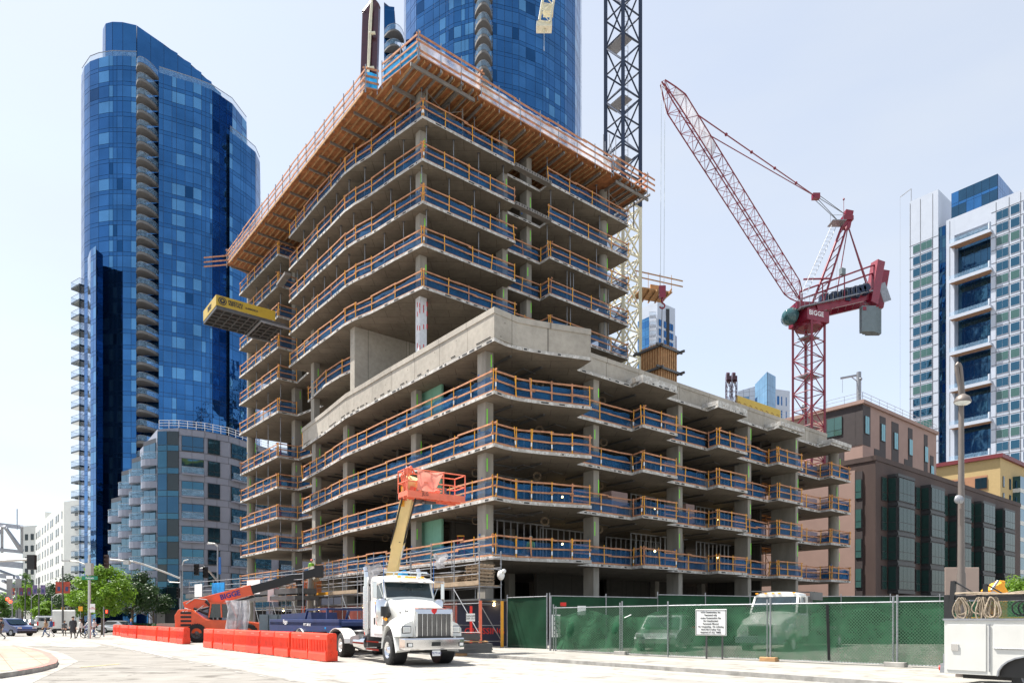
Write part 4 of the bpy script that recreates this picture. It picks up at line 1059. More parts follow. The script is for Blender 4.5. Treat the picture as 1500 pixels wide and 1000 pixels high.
# --- brown building on the right ----------------------------------------------------------------
T6 = thing('apartment_block', 'dark brown apartment block with tall black framed bay windows behind the green fence', 'building', (45, 80, 0))
B0 = V2((36.75, 69.0)); BH = 18.2
def bu(t, w=0): return B0+U*t+V*w
a = MB(); a.prism([(p.x, p.y) for p in (B0-V*2.0, B0, bu(46), bu(46)-V*18, B0-V*18)], 0, BH-.5)
a.prism([(p.x, p.y) for p in (bu(-.08, .08)-V*18, bu(-.08, .08), bu(46, .08), bu(46, .08)-V*18)], BH-.5, BH); a.build('wall', 'brown_clad', T6)
a = MB(); a.prism([(p.x, p.y) for p in (B0-V*2.0-U*.15, B0-V*2.0+U*1, B0-V*18.1+U*1, B0-V*18.1-U*.15)], 0, BH-1.2); a.build('pink_panel', 'pink_clad', T6)
a = MB(); a.bar(B0-V*3.1-U*.03+Vector((0, 0, 8.4)), B0-V*3.1-U*.03+Vector((0, 0, 16.9)), .9, .1, up=U) if 0 else a.prism([(p.x, p.y) for p in (B0-V*1.25-U*.12, B0-V*1.25+U*.3, B0-V*1.99+U*.3, B0-V*1.99-U*.12)], 0, BH-1.4); a.build('dark_panel', 'dark_clad', T6)
for f in range(5): window(T6, B0-V*1.62-U*.13+Vector((0, 0, 14.0-3.05*f)), V, .64, 2.0, 1, 'g_green', 'frame_dark', .35)
def ub(px, w=.9):
    k = (px-750)/1000.0; p = B0+V*w; return (k*p.y-p.x)/(U.x-k*U.y)
for i, (x0, xm, x1, zt) in enumerate(((1303, 1314, 1338, 16.4), (1352, 1362, 1382, 16.3), (1394, 1402, 1421, 16.3), (1430, 1439, 1456, 16.3), (1462, 1470, 1485, 16.2))):
    us, ue = ub(xm), ub(x1)
    a = MB(); q = [bu(us, 0), bu(us, .95), bu(ue, .95), bu(ue, 0)]; a.prism([(p.x, p.y) for p in q], 4.3, zt)
    for z in (4.3, 7.2, 10.25, 13.3, zt-.12): a.prism([(p.x, p.y) for p in (bu(us-.08, 0), bu(us-.08, 1.05), bu(ue+.08, 1.05), bu(ue+.08, 0))], z, z+.3)
    a.build('bay_window', 'frame_dark', T6)
    for f in range(4):
        w_ = ue-us; window(T6, bu((us+ue)/2, .98)+Vector((0, 0, 4.7+3.03*f)), U, w_-.2, 2.4, 4, 'g_bay', 'frame_dark', .35)
        window(T6, bu(us-.02, .47)+Vector((0, 0, 4.7+3.03*f)), V, .8, 2.4, 1, 'g_bay', 'frame_dark', .35)
        window(T6, bu(us-1.0, .03)+Vector((0, 0, 4.7+3.03*f)), U, 1.1, 2.4, 1, 'g_bay', 'frame_dark', .35)
        window(T6, bu(ue+1.0, .03)+Vector((0, 0, 4.9+3.03*f)), U, .8, 2.0, 1, 'g_bay', 'frame_dark', .35)
# --- pink block behind it ------------------------------------------------------------------------
T7 = thing('apartment_block', 'pinkish beige block with dark window panels rising behind the dark brown block', 'building', (55, 105, 0))
K0 = V2((48.9, 95.2)); KH = 32.2
a = MB(); a.prism([(p.x, p.y) for p in (K0, K0+U*26, K0+U*26-V*30, K0-V*30)], 0, KH-.5); a.prism([(p.x, p.y) for p in (K0-U*.3+V*.3, K0+U*26.3+V*.3, K0+U*26.3-V*30, K0-U*.3-V*30)], KH-.5, KH)
a.prism([(p.x, p.y) for p in (K0+U*7-V*8, K0+U*20-V*8, K0+U*20-V*20, K0+U*7-V*20)], KH, KH+1.0, 1); a.build('wall', ['pink_clad', 'pink_clad'], T7)
a = MB(); a.prism([(p.x, p.y) for p in (K0-U*.05+V*.05, K0+U*2.3+V*.05, K0+U*2.3-V*1, K0-U*.05-V*1)], KH-6.2, KH-.6)
a.prism([(p.x, p.y) for p in (K0-U*.05-V*.9, K0+U*.5-V*.9, K0+U*.5-V*5.6, K0-U*.05-V*5.6)], KH-6.2, KH-.6); a.prism([(p.x, p.y) for p in (K0-U*.05-V*2.6, K0+U*.5-V*2.6, K0+U*.5-V*5.6, K0-U*.05-V*5.6)], KH-13, KH-6.2)
for u0, u1, za, zb in ((5.3, 7.2, 19, 31), (3.5, 5.3, 19, 26), (9.2, 11.6, 24.6, 30.9), (9.2, 10.6, 18, 24.6), (15, 16.6, 26, 31), (13.6, 16.6, 20.5, 26), (21, 22.4, 19, 31), (23.4, 24.8, 18, 28)): a.prism([(p.x, p.y) for p in (K0+U*u0+V*.05, K0+U*u1+V*.05, K0+U*u1-V*.2, K0+U*u0-V*.2)], za, zb)
a.build('dark_panel', 'dark_clad', T7)
for u0, z in ((1.1, 27.6), (6.2, 27.4), (4.3, 21.6), (6.3, 21.4), (10.5, 26.9), (9.9, 20.6), (15.8, 26.8), (14.5, 21.2), (16.0, 21.2), (21.7, 26.6), (21.7, 20.4), (24.1, 23.9), (1.1, 21.4)): window(T7, K0+U*u0+V*.08+Vector((0, 0, z)), U, 1.25, 2.5, 2, 'g_bright', 'frame_dark') if 'g_bright' in M else (glassmat('g_bright', (.10, .32, .38)), window(T7, K0+U*u0+V*.08+Vector((0, 0, z)), U, 1.25, 2.5, 2, 'g_bright', 'frame_dark'))
for z in (27.9, 21.3): window(T7, K0-U*.08-V*3.9+Vector((0, 0, z)), V, 2.2, 2.7, 2, 'g_green', 'frame_dark', .3)
a = MB()
l = [K0-V*28, K0, K0+U*26]
for s, e in zip(l, l[1:]):
    for zz in (.6, 1.1): a.bar(s+Vector((0, 0, KH+zz)), e+Vector((0, 0, KH+zz)), .04, .04)
    k = int((e-s).length/2.4)
    for j in range(k+1): c = s.lerp(e, j/k); a.bar(c+Vector((0, 0, KH)), c+Vector((0, 0, KH+1.1)), .04, .04)
a.build('roof_rail', 'galv', T7)
DV = thing('roof_davit', 'grey steel davit arm standing on the roof edge of the pinkish beige block', 'davit', K0-V*.3+Vector((0, 0, KH)) )
a = MB(); p0 = K0-U*.1-V*1; Yd = p0.y
a.tube(P(1258, 588, Yd+1), P(1258, 545, Yd+1), .33, 8); a.bar(P(1258, 549, Yd+1), P(1231, 554, Yd+2), .2, .25); a.tube(P(1258, 560, Yd+1), P(1246, 551, Yd+1), .07, 5); a.tube(P(1234, 554, Yd+1.8), P(1234, 575, Yd+1.8), .03, 4); a.ball(P(1260.5, 555, Yd+.8), .25)
a.build('davit_arm', 'galv', DV)
# --- tan building ---------------------------------------------------------------------------------
T8 = thing('apartment_block', 'yellow and orange panelled block with a dark red roof edge at the right', 'building', (90, 130, 0))
N0 = V2((88.7, 124)); NH = 31
a = MB(); a.prism([(p.x, p.y) for p in (N0-V*14, N0, N0+U*24, N0+U*24-V*20, N0-V*20)], 0, NH); a.build('wall', 'tan_clad', T8)
a = MB(); a.prism([(p.x, p.y) for p in (N0-V*20-U*.5, N0-U*.5+V*.5, N0+U*24+V*.5, N0+U*24-V*20)], NH, NH+.7); a.build('roof_edge', 'maroon_trim', T8)
a = MB()
for f in range(9):
    a.prism([(p.x, p.y) for p in (N0-V*11-U*.05, N0-V*2-U*.05, N0-V*2+U*.3, N0-V*11+U*.3)], 26.2-f*3.05-.6, 26.2-f*3.05+2.0)
a.build('band', 'orange_clad', T8)
for f in range(9):
    z = 26.2-f*3.05
    for t in (10, 6.7, 3.0): window(T8, N0-V*t-U*.09+Vector((0, 0, z-.4)), V, 1.9, 2.0, 2, 'g_teal', 'frame_dark')
    for t in (1.6, 5.2): window(T8, N0+U*t+V*.04+Vector((0, 0, z-.4)), U, .8, 2.0, 1, 'g_dark', 'frame_dark')
    for t in (8.5, 12.5): a = MB(); q = (N0+U*(t-1.6), N0+U*(t-1.6)+V*1.2, N0+U*(t+1.6)+V*1.2, N0+U*(t+1.6)); a.prism([(p.x, p.y) for p in q], z-.8, z-.05, 0); a.prism([(p.x, p.y) for p in q], z-.05, z+2.2, 1); a.build('bay_window', ['stucco_white', 'g_teal'], T8)
# --- white tower right ------------------------------------------------------------------------------
T9 = thing('apartment_tower', 'tall white gridded tower with deep blue glass balconies at the right edge', 'building', (130, 190, 0))
W0 = V2((X(1386, 190), 190)); fh = 3.39
def wv(t, o=0): return W0+V*t-U*o
a = MB(); a.prism([(p.x, p.y) for p in (wv(0), wv(2), wv(2)+U*3, wv(10.6)+U*3, wv(10.6), wv(30), wv(30)+U*25, wv(0)+U*25)], 0, 112.5, 0); 
a.prism([(p.x, p.y) for p in (wv(1.9, -.01), wv(10.7, -.01), wv(10.7)+U*3.2, wv(1.9)+U*3.2)], 107.5, 112.49, 0)
a.prism([(p.x, p.y) for p in (wv(-9.7, -.6), wv(-2.2, -.6), wv(-2.2)+U*20, wv(-9.7)+U*20)], 0, 122.6, 0); a.build('wall', 'white_clad', T9)
curtain(T9, [wv(-2.2, -1.2), wv(0, -1.2)], 0, 112, fh=fh, cols=('gb_dull', 'gb4', 'g_teal'), wts=(1, 1, 1), pw=1.1, seed=41); curtain(T9, [wv(2, -2.9), wv(10.6, -2.9)], 0, 108, fh=fh, cols=('gb_dull', 'gb_dull', 'g_teal'), wts=(3, 2, 1), pw=1.6, spand=.4, seed=42)
curtain(T9, [wv(.6, -2), wv(11.6, -2)], 112.5, 120.5, fh=4, spand=.8, cols=('g_blue', 'gb_dull'), wts=(1, 3), pw=1.8, seed=43, name='penthouse')
curtain(T9, [wv(11.6, -2), wv(11.6, -22)], 112.5, 120.4, fh=4, spand=.8, cols=('g_blue', 'gb2'), wts=(2, 1), pw=1.8, seed=44, name='penthouse')
for i in range(33):
    z = 107.2-i*fh
    if z < 20: break
    for t, w_ in ((-7.8, 1.9), (-5.2, 2.9)): window(T9, wv(t, -.55)+Vector((0, 0, z-.15)), V, w_, 2.25, 2 if w_ > 2 else 1, 'g_teal' if i % 3 else 'g_green', 'white_clad')
    for t, w_ in ((13.2, 2.7), (16.0, 2.0), (19.4, 3.3), (23.5, 2.8)): window(T9, wv(t, .03)+Vector((0, 0, z-.15)), V, w_, 2.25, 2 if w_ > 2 else 1, 'g_teal' if (i+int(t)) % 3 else 'g_green', 'white_clad')
a = MB()
for i in range(36):
    z = 109.6-i*fh
    a.bar(wv(-9.7, -.58)+Vector((0, 0, z)), wv(-2.2, -.58)+Vector((0, 0, z)), .05, .12); a.bar(wv(10.7, .02)+Vector((0, 0, z)), wv(28, .02)+Vector((0, 0, z)), .05, .12)
for t in (-9.5, -6.8, -3.6): a.bar(wv(t, -.58), wv(t, -.58)+Vector((0, 0, 122)), .12, .05)
for t in (.9, 11.8, 14.7, 17.2, 21.4): a.bar(wv(t, .02), wv(t, .02)+Vector((0, 0, 112)), .12, .05)
a.build('panel_joint', 'panel_line', T9)
for i in range(1, 8):
    z = 1.6+(907-[300, 351, 405, 459, 512, 566, 620, 672][i])*.186
    a = MB(); q = (wv(1.6, -1.2), wv(1.2, 1.5), wv(11.0, 1.5), wv(11.0, -1.2)); a.prism([(p.x, p.y) for p in q], z-.9, z, 0, None, 1)
    a.quad(wv(1.2, 1.45)+Vector((0, 0, z)), wv(11, 1.45)+Vector((0, 0, z)), wv(11, 1.45)+Vector((0, 0, z+1.1)), wv(1.2, 1.45)+Vector((0, 0, z+1.1)), 2); a.bar(wv(10.7, 1.3)+Vector((0, 0, z)), wv(10.7, 1.3)+Vector((0, 0, z+1.6)), .5, .5)
    a.build('balcony', ['white_clad', 'soffit_wood', 'glass_rail'], T9)
a = MB(); p = wv(-9.8, -2); a.tube(p+Vector((0, 0, 122.5)), p+Vector((0, 0, 127)), .12, 5); a.bar(p+Vector((0, 0, 127)), p-V*3+Vector((0, 0, 126)), .15, .2); a.tube(p-V*3+Vector((0, 0, 126)), p-V*3+Vector((0, 0, 60)), .03, 4); a.build('roof_davit', 'galv', T9)
# --- small far towers --------------------------------------------------------------------------------
T10 = thing('apartment_tower', 'distant white tower with small square windows and blue balconies beside the cream crane mast', 'building', (55, 240, 0))
Q0 = V2((X(963, 240), 240))
a = MB(); a.prism([(p.x, p.y) for p in (V2((X(938, 246), 246)), Q0, V2((X(989, 246), 246)), V2((X(989, 246), 275)), V2((X(938, 246), 275)))], 0, 113.5); a.prism([(p.x, p.y) for p in (V2((X(987, 250), 250)), V2((X(991.5, 252), 252)), V2((X(991.5, 252), 270)), V2((X(987, 250), 270)))], 0, 106, 1); a.build('wall', ['white_clad', 'panel_grey'], T10)
curtain(T10, [V2((X(934, 244), 244)), V2((X(951, 240), 240))], 0, 108, seed=51, cols=('gb3', 'g_blue'), wts=(1, 1))
a = MB(); a.bar((X(978, 243), 242.9, 85), (X(978, 243), 242.9, 112), 1.2, .3); a.build('dark_strip', 'frame_dark', T10)
for i in range(15):
    z = 108-i*3.3; balcony(T10, (X(952, 240), 240.5, 0), (X(961, 240), 240, 0), 1.6, z, 'white_clad', 0)
    for px in (965, 974, 982, 986.5): d = (V2((X(989, 246), 246))-Q0).normalized(); t = (X(px, 243)-Q0.x)/d.x; window(T10, Q0+d*t+Vector((0, 0, z-3))-Vector((0, .1, 0)), d, 1.4 if px < 985 else 1.0, 2.3, 1, 'gb1', 'gb_back')
T11 = thing('glass_tower', 'distant pale blue glass tower with slanted top left of the red crane mast', 'building', (75, 220, 0))
a = MB(); pts = [V2(p) for p in PX([(1081, 226), (1106, 224), (1124, 215), (1136, 219), (1157, 221)])]
def ztop(px, y, Y): return 1.6+(907-y)*Y/1000
curtain(T11, [pts[1], pts[2]], 30, lambda x, y: ztop(0, 563, 224) if y > 220 else ztop(0, 544, 215), fh=5.5, spand=1.6, pw=1.9, seed=61, cols=('g_pale', 'g_blue'), wts=(2, 1)) if 'g_pale' in M else (glassmat('g_pale', (.16, .30, .46)), curtain(T11, [pts[1], pts[2]], 30, lambda x, y: ztop(0, 563, 224) if y > 220 else ztop(0, 544, 215), fh=5.5, spand=1.6, pw=1.9, seed=61, cols=('g_pale', 'g_blue'), wts=(2, 1)))
curtain(T11, [pts[0], pts[1]], 30, lambda x, y: ztop(0, 573, 226) if y > 225 else ztop(0, 566, 224), fh=5, spand=1.5, pw=2, seed=62, cols=('white_clad', 'g_pale'), wts=(2, 1)); curtain(T11, [pts[2], pts[3]], 30, ztop(0, 548, 217), fh=5.5, spand=1.6, pw=1.9, seed=63, cols=('g_pale', 'panel_grey'), wts=(1, 1))
a = MB(); a.prism([(p.x, p.y) for p in (pts[3], pts[4], pts[4]+Vector((0, 20, 0)), pts[3]+Vector((0, 20, 0)))], 0, ztop(0, 571, 220)); a.prism([(p.x, p.y+.4) for p in (pts[1], pts[2], pts[3], pts[3]+Vector((0, 20, 0)), pts[1]+Vector((0, 20, 0)))], 0, ztop(0, 566, 220)); a.build('wall', 'white_clad', T11)
for i in range(8):
    for px in (1139, 1145, 1152): window(T11, (X(px, 219.3), pts[3].y+.05+(px-1136)*.09, ztop(0, 571, 220)-5-i*4.4), (1, .1), 1.1 if px != 1145 else .8, 2.8, 1, 'gb1', 'gb_back')
YP = thing('plywood_hoarding', 'yellow sheathing wall above the podium roof before the pale glass tower', 'hoarding', P(1110, 600, 90))
a = MB(); p, q = P(1078, 578, 92), P(1142, 600, 96); a.add([p, q, Vector((q.x, q.y, 20)), Vector((p.x, p.y, 20)), p+Vector((.3, .4, 0)), q+Vector((.3, .4, 0)), Vector((q.x+.3, q.y+.4, 20)), Vector((p.x+.3, p.y+.4, 20))], [(3, 2, 1, 0), (4, 5, 6, 7), (0, 1, 5, 4), (1, 2, 6, 5), (3, 0, 4, 7)]); 
mat('sheath_yellow', (.72, .52, .10), .6, var=.05); a.build('sheathing', 'sheath_yellow', YP)
a = MB()
for i in range(8):
    c = p.lerp(q, (i+.5)/8)+Vector((0, -.05, -1.0)); a.tube(c+Vector((-.25, 0, 0)), c+Vector((0, 0, .22)), .03, 4); a.tube(c+Vector((.25, 0, 0)), c+Vector((0, 0, .22)), .03, 4); a.tube(c+Vector((-.3, 0, -.1)), c+Vector((.3, 0, -.1)), .025, 4)
a.build('printed_mark', 'orange_clad', YP)
FR = thing('timber_frame_building', 'unfinished pale timber framed building behind the red crane mast', 'building', P(1205, 640, 100))
a = MB()
for i in range(12):
    for j in range(5):
        c = V2((X(1178+i*3.2, 118), 118+i*.5)); a.bar(c+Vector((0, 0, 24)), c+Vector((0, 0, 33+i*.25 if i < 6 else 34.5-(i-6)*.3)), .15, .3) if j == 0 else a.bar(c+Vector((0, 0, 24+j*2.1)), c+Vector((2, .3, 24+j*2.1)), .15, .3)
a.build('stud_wall', 'pale_wood', FR)
# ==== cranes ==========================================================================================
def lattice(mb, p, q, w, h, n, rc=.07, rd=.035, m=0, taper=(0, 0), up=None, x=True):
    """four-chord lattice girder from p to q"""
    p, q = Vector(p), Vector(q); d, s, u = basis(q-p, up or Vector((0, 0, 1))); L = (q-p).length
    def sec(t):
        k = 1
        if taper[0] and t < taper[0]: k = .25+.75*t/taper[0]
        if taper[1] and t > 1-taper[1]: k = .25+.75*(1-t)/taper[1]
        c = p+d*L*t; return [c+s*i*w/2*k+u*j*h/2*k for i, j in ((-1, -1), (1, -1), (1, 1), (-1, 1))]
    S_ = [sec(i/n) for i in range(n+1)]
    for i in range(n):
        a_, b_ = S_[i], S_[i+1]
        for k in range(4):
            mb.tube(a_[k], b_[k], rc, 6, m, cap=False); k2 = (k+1) % 4
            mb.tube(a_[k], a_[k2], rd, 4, m, cap=False)
            if (i+k) % 2: mb.tube(a_[k], b_[k2], rd, 4, m, cap=False)
            else: mb.tube(a_[k2], b_[k], rd, 4, m, cap=False)
            if x == 2: mb.tube(a_[k], b_[k2], rd, 4, m, cap=False); mb.tube(a_[k2], b_[k], rd, 4, m, cap=False)
    for k in range(4): mb.tube(S_[n][k], S_[n][(k+1) % 4], rd, 4, m)
    return S_
def mast(mb, c, s, z0, z1, sec, rot, rc, rd, m=0, xx=True):
    n = int(round((z1-z0)/sec)); cs = [V2(c)+Matrix.Rotation(rot, 3, 'Z') @ Vector((i*s/2, j*s/2, 0)) for i, j in ((-1, -1), (1, -1), (1, 1), (-1, 1))]
    for k in range(4): mb.bar(cs[k]+Vector((0, 0, z0)), cs[k]+Vector((0, 0, z1)), rc*2, rc*2, m, up=cs[k]-V2(c))
    h = (z1-z0)/n
    for i in range(n+1):
        z = z0+i*h
        for k in range(4):
            a_, b_ = cs[k], cs[(k+1) % 4]; mb.tube(a_+Vector((0, 0, z)), b_+Vector((0, 0, z)), rd, 5, m)
            if i < n:
                mid = (a_+b_)/2
                if xx == 'k': mb.tube(a_+Vector((0, 0, z)), mid+Vector((0, 0, z+h/2)), rd, 5, m); mb.tube(b_+Vector((0, 0, z)), mid+Vector((0, 0, z+h/2)), rd, 5, m); mb.tube(a_+Vector((0, 0, z+h)), mid+Vector((0, 0, z+h/2)), rd, 5, m); mb.tube(b_+Vector((0, 0, z+h)), mid+Vector((0, 0, z+h/2)), rd, 5, m)
                elif (i+k) % 2: mb.tube(a_+Vector((0, 0, z)), b_+Vector((0, 0, z+h)), rd, 5, m)
                else: mb.tube(b_+Vector((0, 0, z)), a_+Vector((0, 0, z+h)), rd, 5, m)
def ladder(mb, p, q, w=.4, st=.5, m=0, side=Vector((1, 0, 0))):
    p, q = Vector(p), Vector(q); s = side*w/2; mb.tube(p-s, q-s, .03, 4, m); mb.tube(p+s, q+s, .03, 4, m); L = (q-p).length; k = int(L/st)
    for i in range(k): c = p.lerp(q, i/k); mb.tube(c-s, c+s, .02, 4, m)
# tower crane mast beside the slab edge: cream below, navy above
MC = V2((X(912.5, 69), 69))
CM = thing('tower_crane_mast', 'tall lattice crane mast, cream below and navy above, behind the concrete tower', 'crane', MC)
a = MB(); mast(a, MC, 2.45, 0, 43.0, 2.6, R(36), .16, .09, xx='k'); a.build('lower_mast', 'cream_steel', CM)
a = MB(); mast(a, MC, 2.45, 43.0, 43.0+11*2.75, 2.75, R(36), .18, .085); 
a.build('upper_mast', 'navy_steel', CM)
a = MB()
for z in (47.5, 53.5, 59.5, 65): a.prism([(p.x, p.y) for p in [MC+Matrix.Rotation(R(36), 3, 'Z') @ Vector(v) for v in ((-1.1, -1.1, 0), (.2, -1.1, 0), (.2, 1.1, 0), (-1.1, 1.1, 0))]], z, z+.06)
ladder(a, MC+Vector((.3, 0, 0)), MC+Vector((.3, 0, 72))); a.build('ladder', 'galv', CM)
# service side scaffolding and nets at the back of the tower near the mast
# red luffing crane
RX, RY = X(1184.5, 80), 80.0
RC = thing('luffing_crane', 'dark red luffing tower crane with raised lattice jib and grey counterweight', 'crane', (RX, RY, 0))
a = MB(); mast(a, (RX, RY), 2.45, 0, 36.0, 2.0, R(32), .12, .06); a.build('mast', 'maroon_steel', RC)
a = MB(); ladder(a, (RX-.3, RY, 0), (RX-.3, RY, 36)); 
for z in (18, 24, 30, 34.5): a.box((RX, RY, z), (1.9, 1.6, .06), rz=R(32))
a.build('ladder', 'galv', RC)
DR = Vector((.93, .05, 0)).normalized()                          # counter-jib direction
def rc(px, py, dy=0): return P(px, py, RY+dy)
a = MB(); T = Matrix.Translation((RX, RY, 36.6)) @ Matrix.Rotation(R(20), 4, 'Z'); a.box((0, 0, 0), (3.2, 3.0, 1.3), T=T); a.tube((RX, RY, 35.6), (RX, RY, 36.2), 1.5, 20); a.box((RX, RY, 37.8), (4.2, 2.6, .8), rz=R(5)); a.build('slewing_unit', 'maroon_steel', RC)
text('BIGGE', .55, frame(Vector((RX, RY, 36.75))+Matrix.Rotation(R(20), 3, 'Z') @ Vector((-.3, -1.52, 0)), Matrix.Rotation(R(20), 3, 'Z') @ Vector((1, 0, 0)), Matrix.Rotation(R(20), 3, 'Z') @ Vector((0, -1, 0))), 'text_white', RC, bold=.01)
a = MB(); c0 = rc(1157, 464, -.6); a.lathe([(.05, -.9), (.75, -.8), (.95, 0), (.75, .8), (.05, .9)], c0, (0, 1, 0), 16); a.build('operator_cab', 'cab_glass', RC) if 'cab_glass' in M else (glassmat('cab_glass', (.04, .11, .12)), a.build('operator_cab', 'cab_glass', RC))
jf, jt = rc(1172, 440, -.5), P(971, 121, 60)
a = MB(); S_ = lattice(a, jf, jt, 1.4, 1.4, 26, .065, .026, taper=(.06, .07), up=Vector((0, -.2, 1))); a.build('jib', 'maroon_steel', RC)
a = MB(); 
for i in range(19, 25): q = S_[i]; q2 = S_[i+1]; a.quad(q[0], q2[0], q2[3], q[3])
a.build('jib_banner', 'banner_white', RC) if 'banner_white' in M else (see_through('banner_white', (.62, .62, .66), .75, .6, 1, .1, .4), a.build('jib_banner', 'banner_white', RC))
pk = rc(1241, 320, 0)
a = MB()
for dy in (-1.0, 1.0):
    a.tube(rc(1186, 455, dy), rc(1234, 330, dy*.4), .14, 8); a.tube(rc(1203, 452, dy), rc(1241, 330, dy*.4), .12, 8)
    for i in range(9):
        t0, t1 = i/9, (i+1)/9; p0, p1 = rc(1186, 455, dy).lerp(rc(1234, 330, dy*.4), t0), rc(1203, 452, dy).lerp(rc(1241, 330, dy*.4), t1); a.tube(p0, p1, .04, 4)
    a.tube(rc(1222, 452, dy*.8), rc(1243, 326, dy*.4), .06, 6)
for i in range(8): t = i/8; a.tube(rc(1186, 455, -1).lerp(rc(1234, 330, -.4), t), rc(1186, 455, 1).lerp(rc(1234, 330, .4), t), .05, 4)
a.bar(rc(1238, 335), rc(1243, 310), .9, .7); a.box(rc(1240, 322), (1.2, 1.0, .5)); a.tube(rc(1236, 312), rc(1236, 290), .03, 4); a.ball(rc(1236, 292), .12)
a.build('a_frame', 'maroon_steel', RC)
a = MB(); ladder(a, rc(1178, 430, -1.4), rc(1222, 330, -1.2), .6); a.box(rc(1226, 327, -1), (1.6, 1.4, .08))
for dx in (-.75, .75): a.tube(rc(1226, 327, -1)+Vector((dx, 0, 0)), rc(1226, 315, -1)+Vector((dx, 0, 0)), .03, 4)
a.tube(rc(1226, 315, -1)+Vector((-.75, 0, 0)), rc(1226, 315, -1)+Vector((.75, 0, 0)), .03, 4); a.build('access_ladder', 'galv', RC)
a = MB(); bl = rc(1195, 288, -2.5); q = S_[23][3]
a.tube(S_[22][3], bl, .06, 6); a.tube(S_[22][2], bl, .05, 6)
for t in (.2, .4, .6, .8): a.ball(S_[22][3].lerp(bl, t), .16, 0, 5)
a.box(bl, (.8, .5, .6)); a.tube(rc(1242, 330, .2), rc(1272, 426, 0), .08, 6); a.tube(rc(1242, 330, -.4), rc(1274, 424, -.9), .05, 6); a.build('pendant_line', 'maroon_steel', RC)
a = MB()
for o in (-.2, .2): a.tube(bl+Vector((0, o, .25)), rc(1238, 314, o), .035, 5); a.tube(bl+Vector((0, o, -.25)), rc(1232, 328, o), .035, 5)
a.tube(rc(1167, 432, -.4), rc(1216, 350), .012, 4); a.tube(rc(1230, 340), rc(1224, 425), .012, 4); a.build('luffing_rope', 'hardware', RC)
a = MB()                                                      # counter-jib
e0, e1 = rc(1190, 457, -.2), rc(1276, 437, 1.5)
for o in (-1.1, 1.1): a.bar(e0+Vector((0, o, 0)), e1+Vector((0, o, 0)), .3, 1.0)
for i in range(8): t = i/8; a.tube(e0.lerp(e1, t)+Vector((0, -1.1, -.4)), e0.lerp(e1, t+.12)+Vector((0, 1.1, -.4)), .05, 4)
for (x0, y0, x1, y1) in ((1172, 427, 1286, 386), (1174, 438, 1284, 398)): a.tube(rc(x0, y0, -1.2), rc(x1, y1, .4), .1, 6); a.tube(rc(x0, y0, 1.2), rc(x1, y1, 2.4), .08, 6)
for px, y0, y1 in ((1237, 405, 440), (1172, 427, 452), (1175, 430, 455), (1205, 416, 450)): a.tube(rc(px, y0, -1.2), rc(px, y1, -1.2), .07, 5)
a.tube(rc(1177, 409, -1), rc(1215, 408, -1), .1, 6)
a.bar(rc(1286, 385, .6), rc(1276, 446, .2), 1.0, 1.1); a.bar(rc(1295, 398, 2.2), rc(1286, 452, 2.2), .9, .9); a.bar(rc(1283, 386, .6), rc(1292, 389, .8), .9, .5); a.build('counter_jib', 'maroon_steel', RC)
a = MB(); a.bar(rc(1170, 452, -1.7), rc(1275, 428, -.2), 1.0, .1); 
for i in range(16): c = rc(1172, 452, -2.1).lerp(rc(1275, 428, -.8), i/15); a.tube(c, c+Vector((0, 0, 1.1)), .025, 4)
a.tube(rc(1172, 452, -2.1)+Vector((0, 0, 1.1)), rc(1275, 428, -.8)+Vector((0, 0, 1.1)), .025, 4); a.bar(rc(1291, 415, .5), rc(1300, 441, .5), .1, .9); a.build('catwalk', 'galv', RC)
a = MB()
for i in range(10): c = rc(1206+i*6.6, 441-i*1.6+rnd.uniform(-2, 1), -.2); a.box(c, (.6, 1.2, rnd.uniform(.7, 1.5))); a.tube(c+Vector((0, -.8, 0)), c+Vector((0, .8, 0)), .42, 12)
a.build('winch', 'navy_steel', RC); a = MB(); a.box(rc(1234, 398, -1.2), (.6, .4, .7), rz=.4); a.build('lamp_box', 'grey_box', RC)
a = MB()
for i in range(3): a.box(rc(1271+i*4.0, 468+i*1.8, i*.8-.2), (1.65, .6, 3.0)); 
a.box(rc(1266, 452, -.45), (.4, .2, .4), 1); a.build('counterweight', ['grey_box', 'maroon_steel'], RC)
hk = P(970, 428, 58)
a = MB(); a.tube(P(969, 122, 60), hk+Vector((-.15, 0, .5)), .018, 4); a.tube(P(974, 126, 60), hk+Vector((.15, 0, .5)), .018, 4); a.build('hoist_rope', 'rope_grey', RC) if 'rope_grey' in M else (mat('rope_grey', (.45, .5, .5), .5), a.build('hoist_rope', 'rope_grey', RC))
a = MB(); a.box(hk, (.55, .35, 1.0)); a.tube(hk-Vector((0, 0, .5)), hk-Vector((0, 0, .9)), .09, 6)
pts = [hk-Vector((0, 0, 1.15))+Vector((math.cos(t)*.22, 0, math.sin(t)*.22)) for t in [PI*.5-i*PI*1.4/8 for i in range(9)]]; a.path(pts, .07, 6)
a.tube(hk-Vector((0, 0, 1.2)), P(968, 512, 58), .03, 5, 1); a.build('hook_block', ['maroon_steel', 'hardware'], RC)
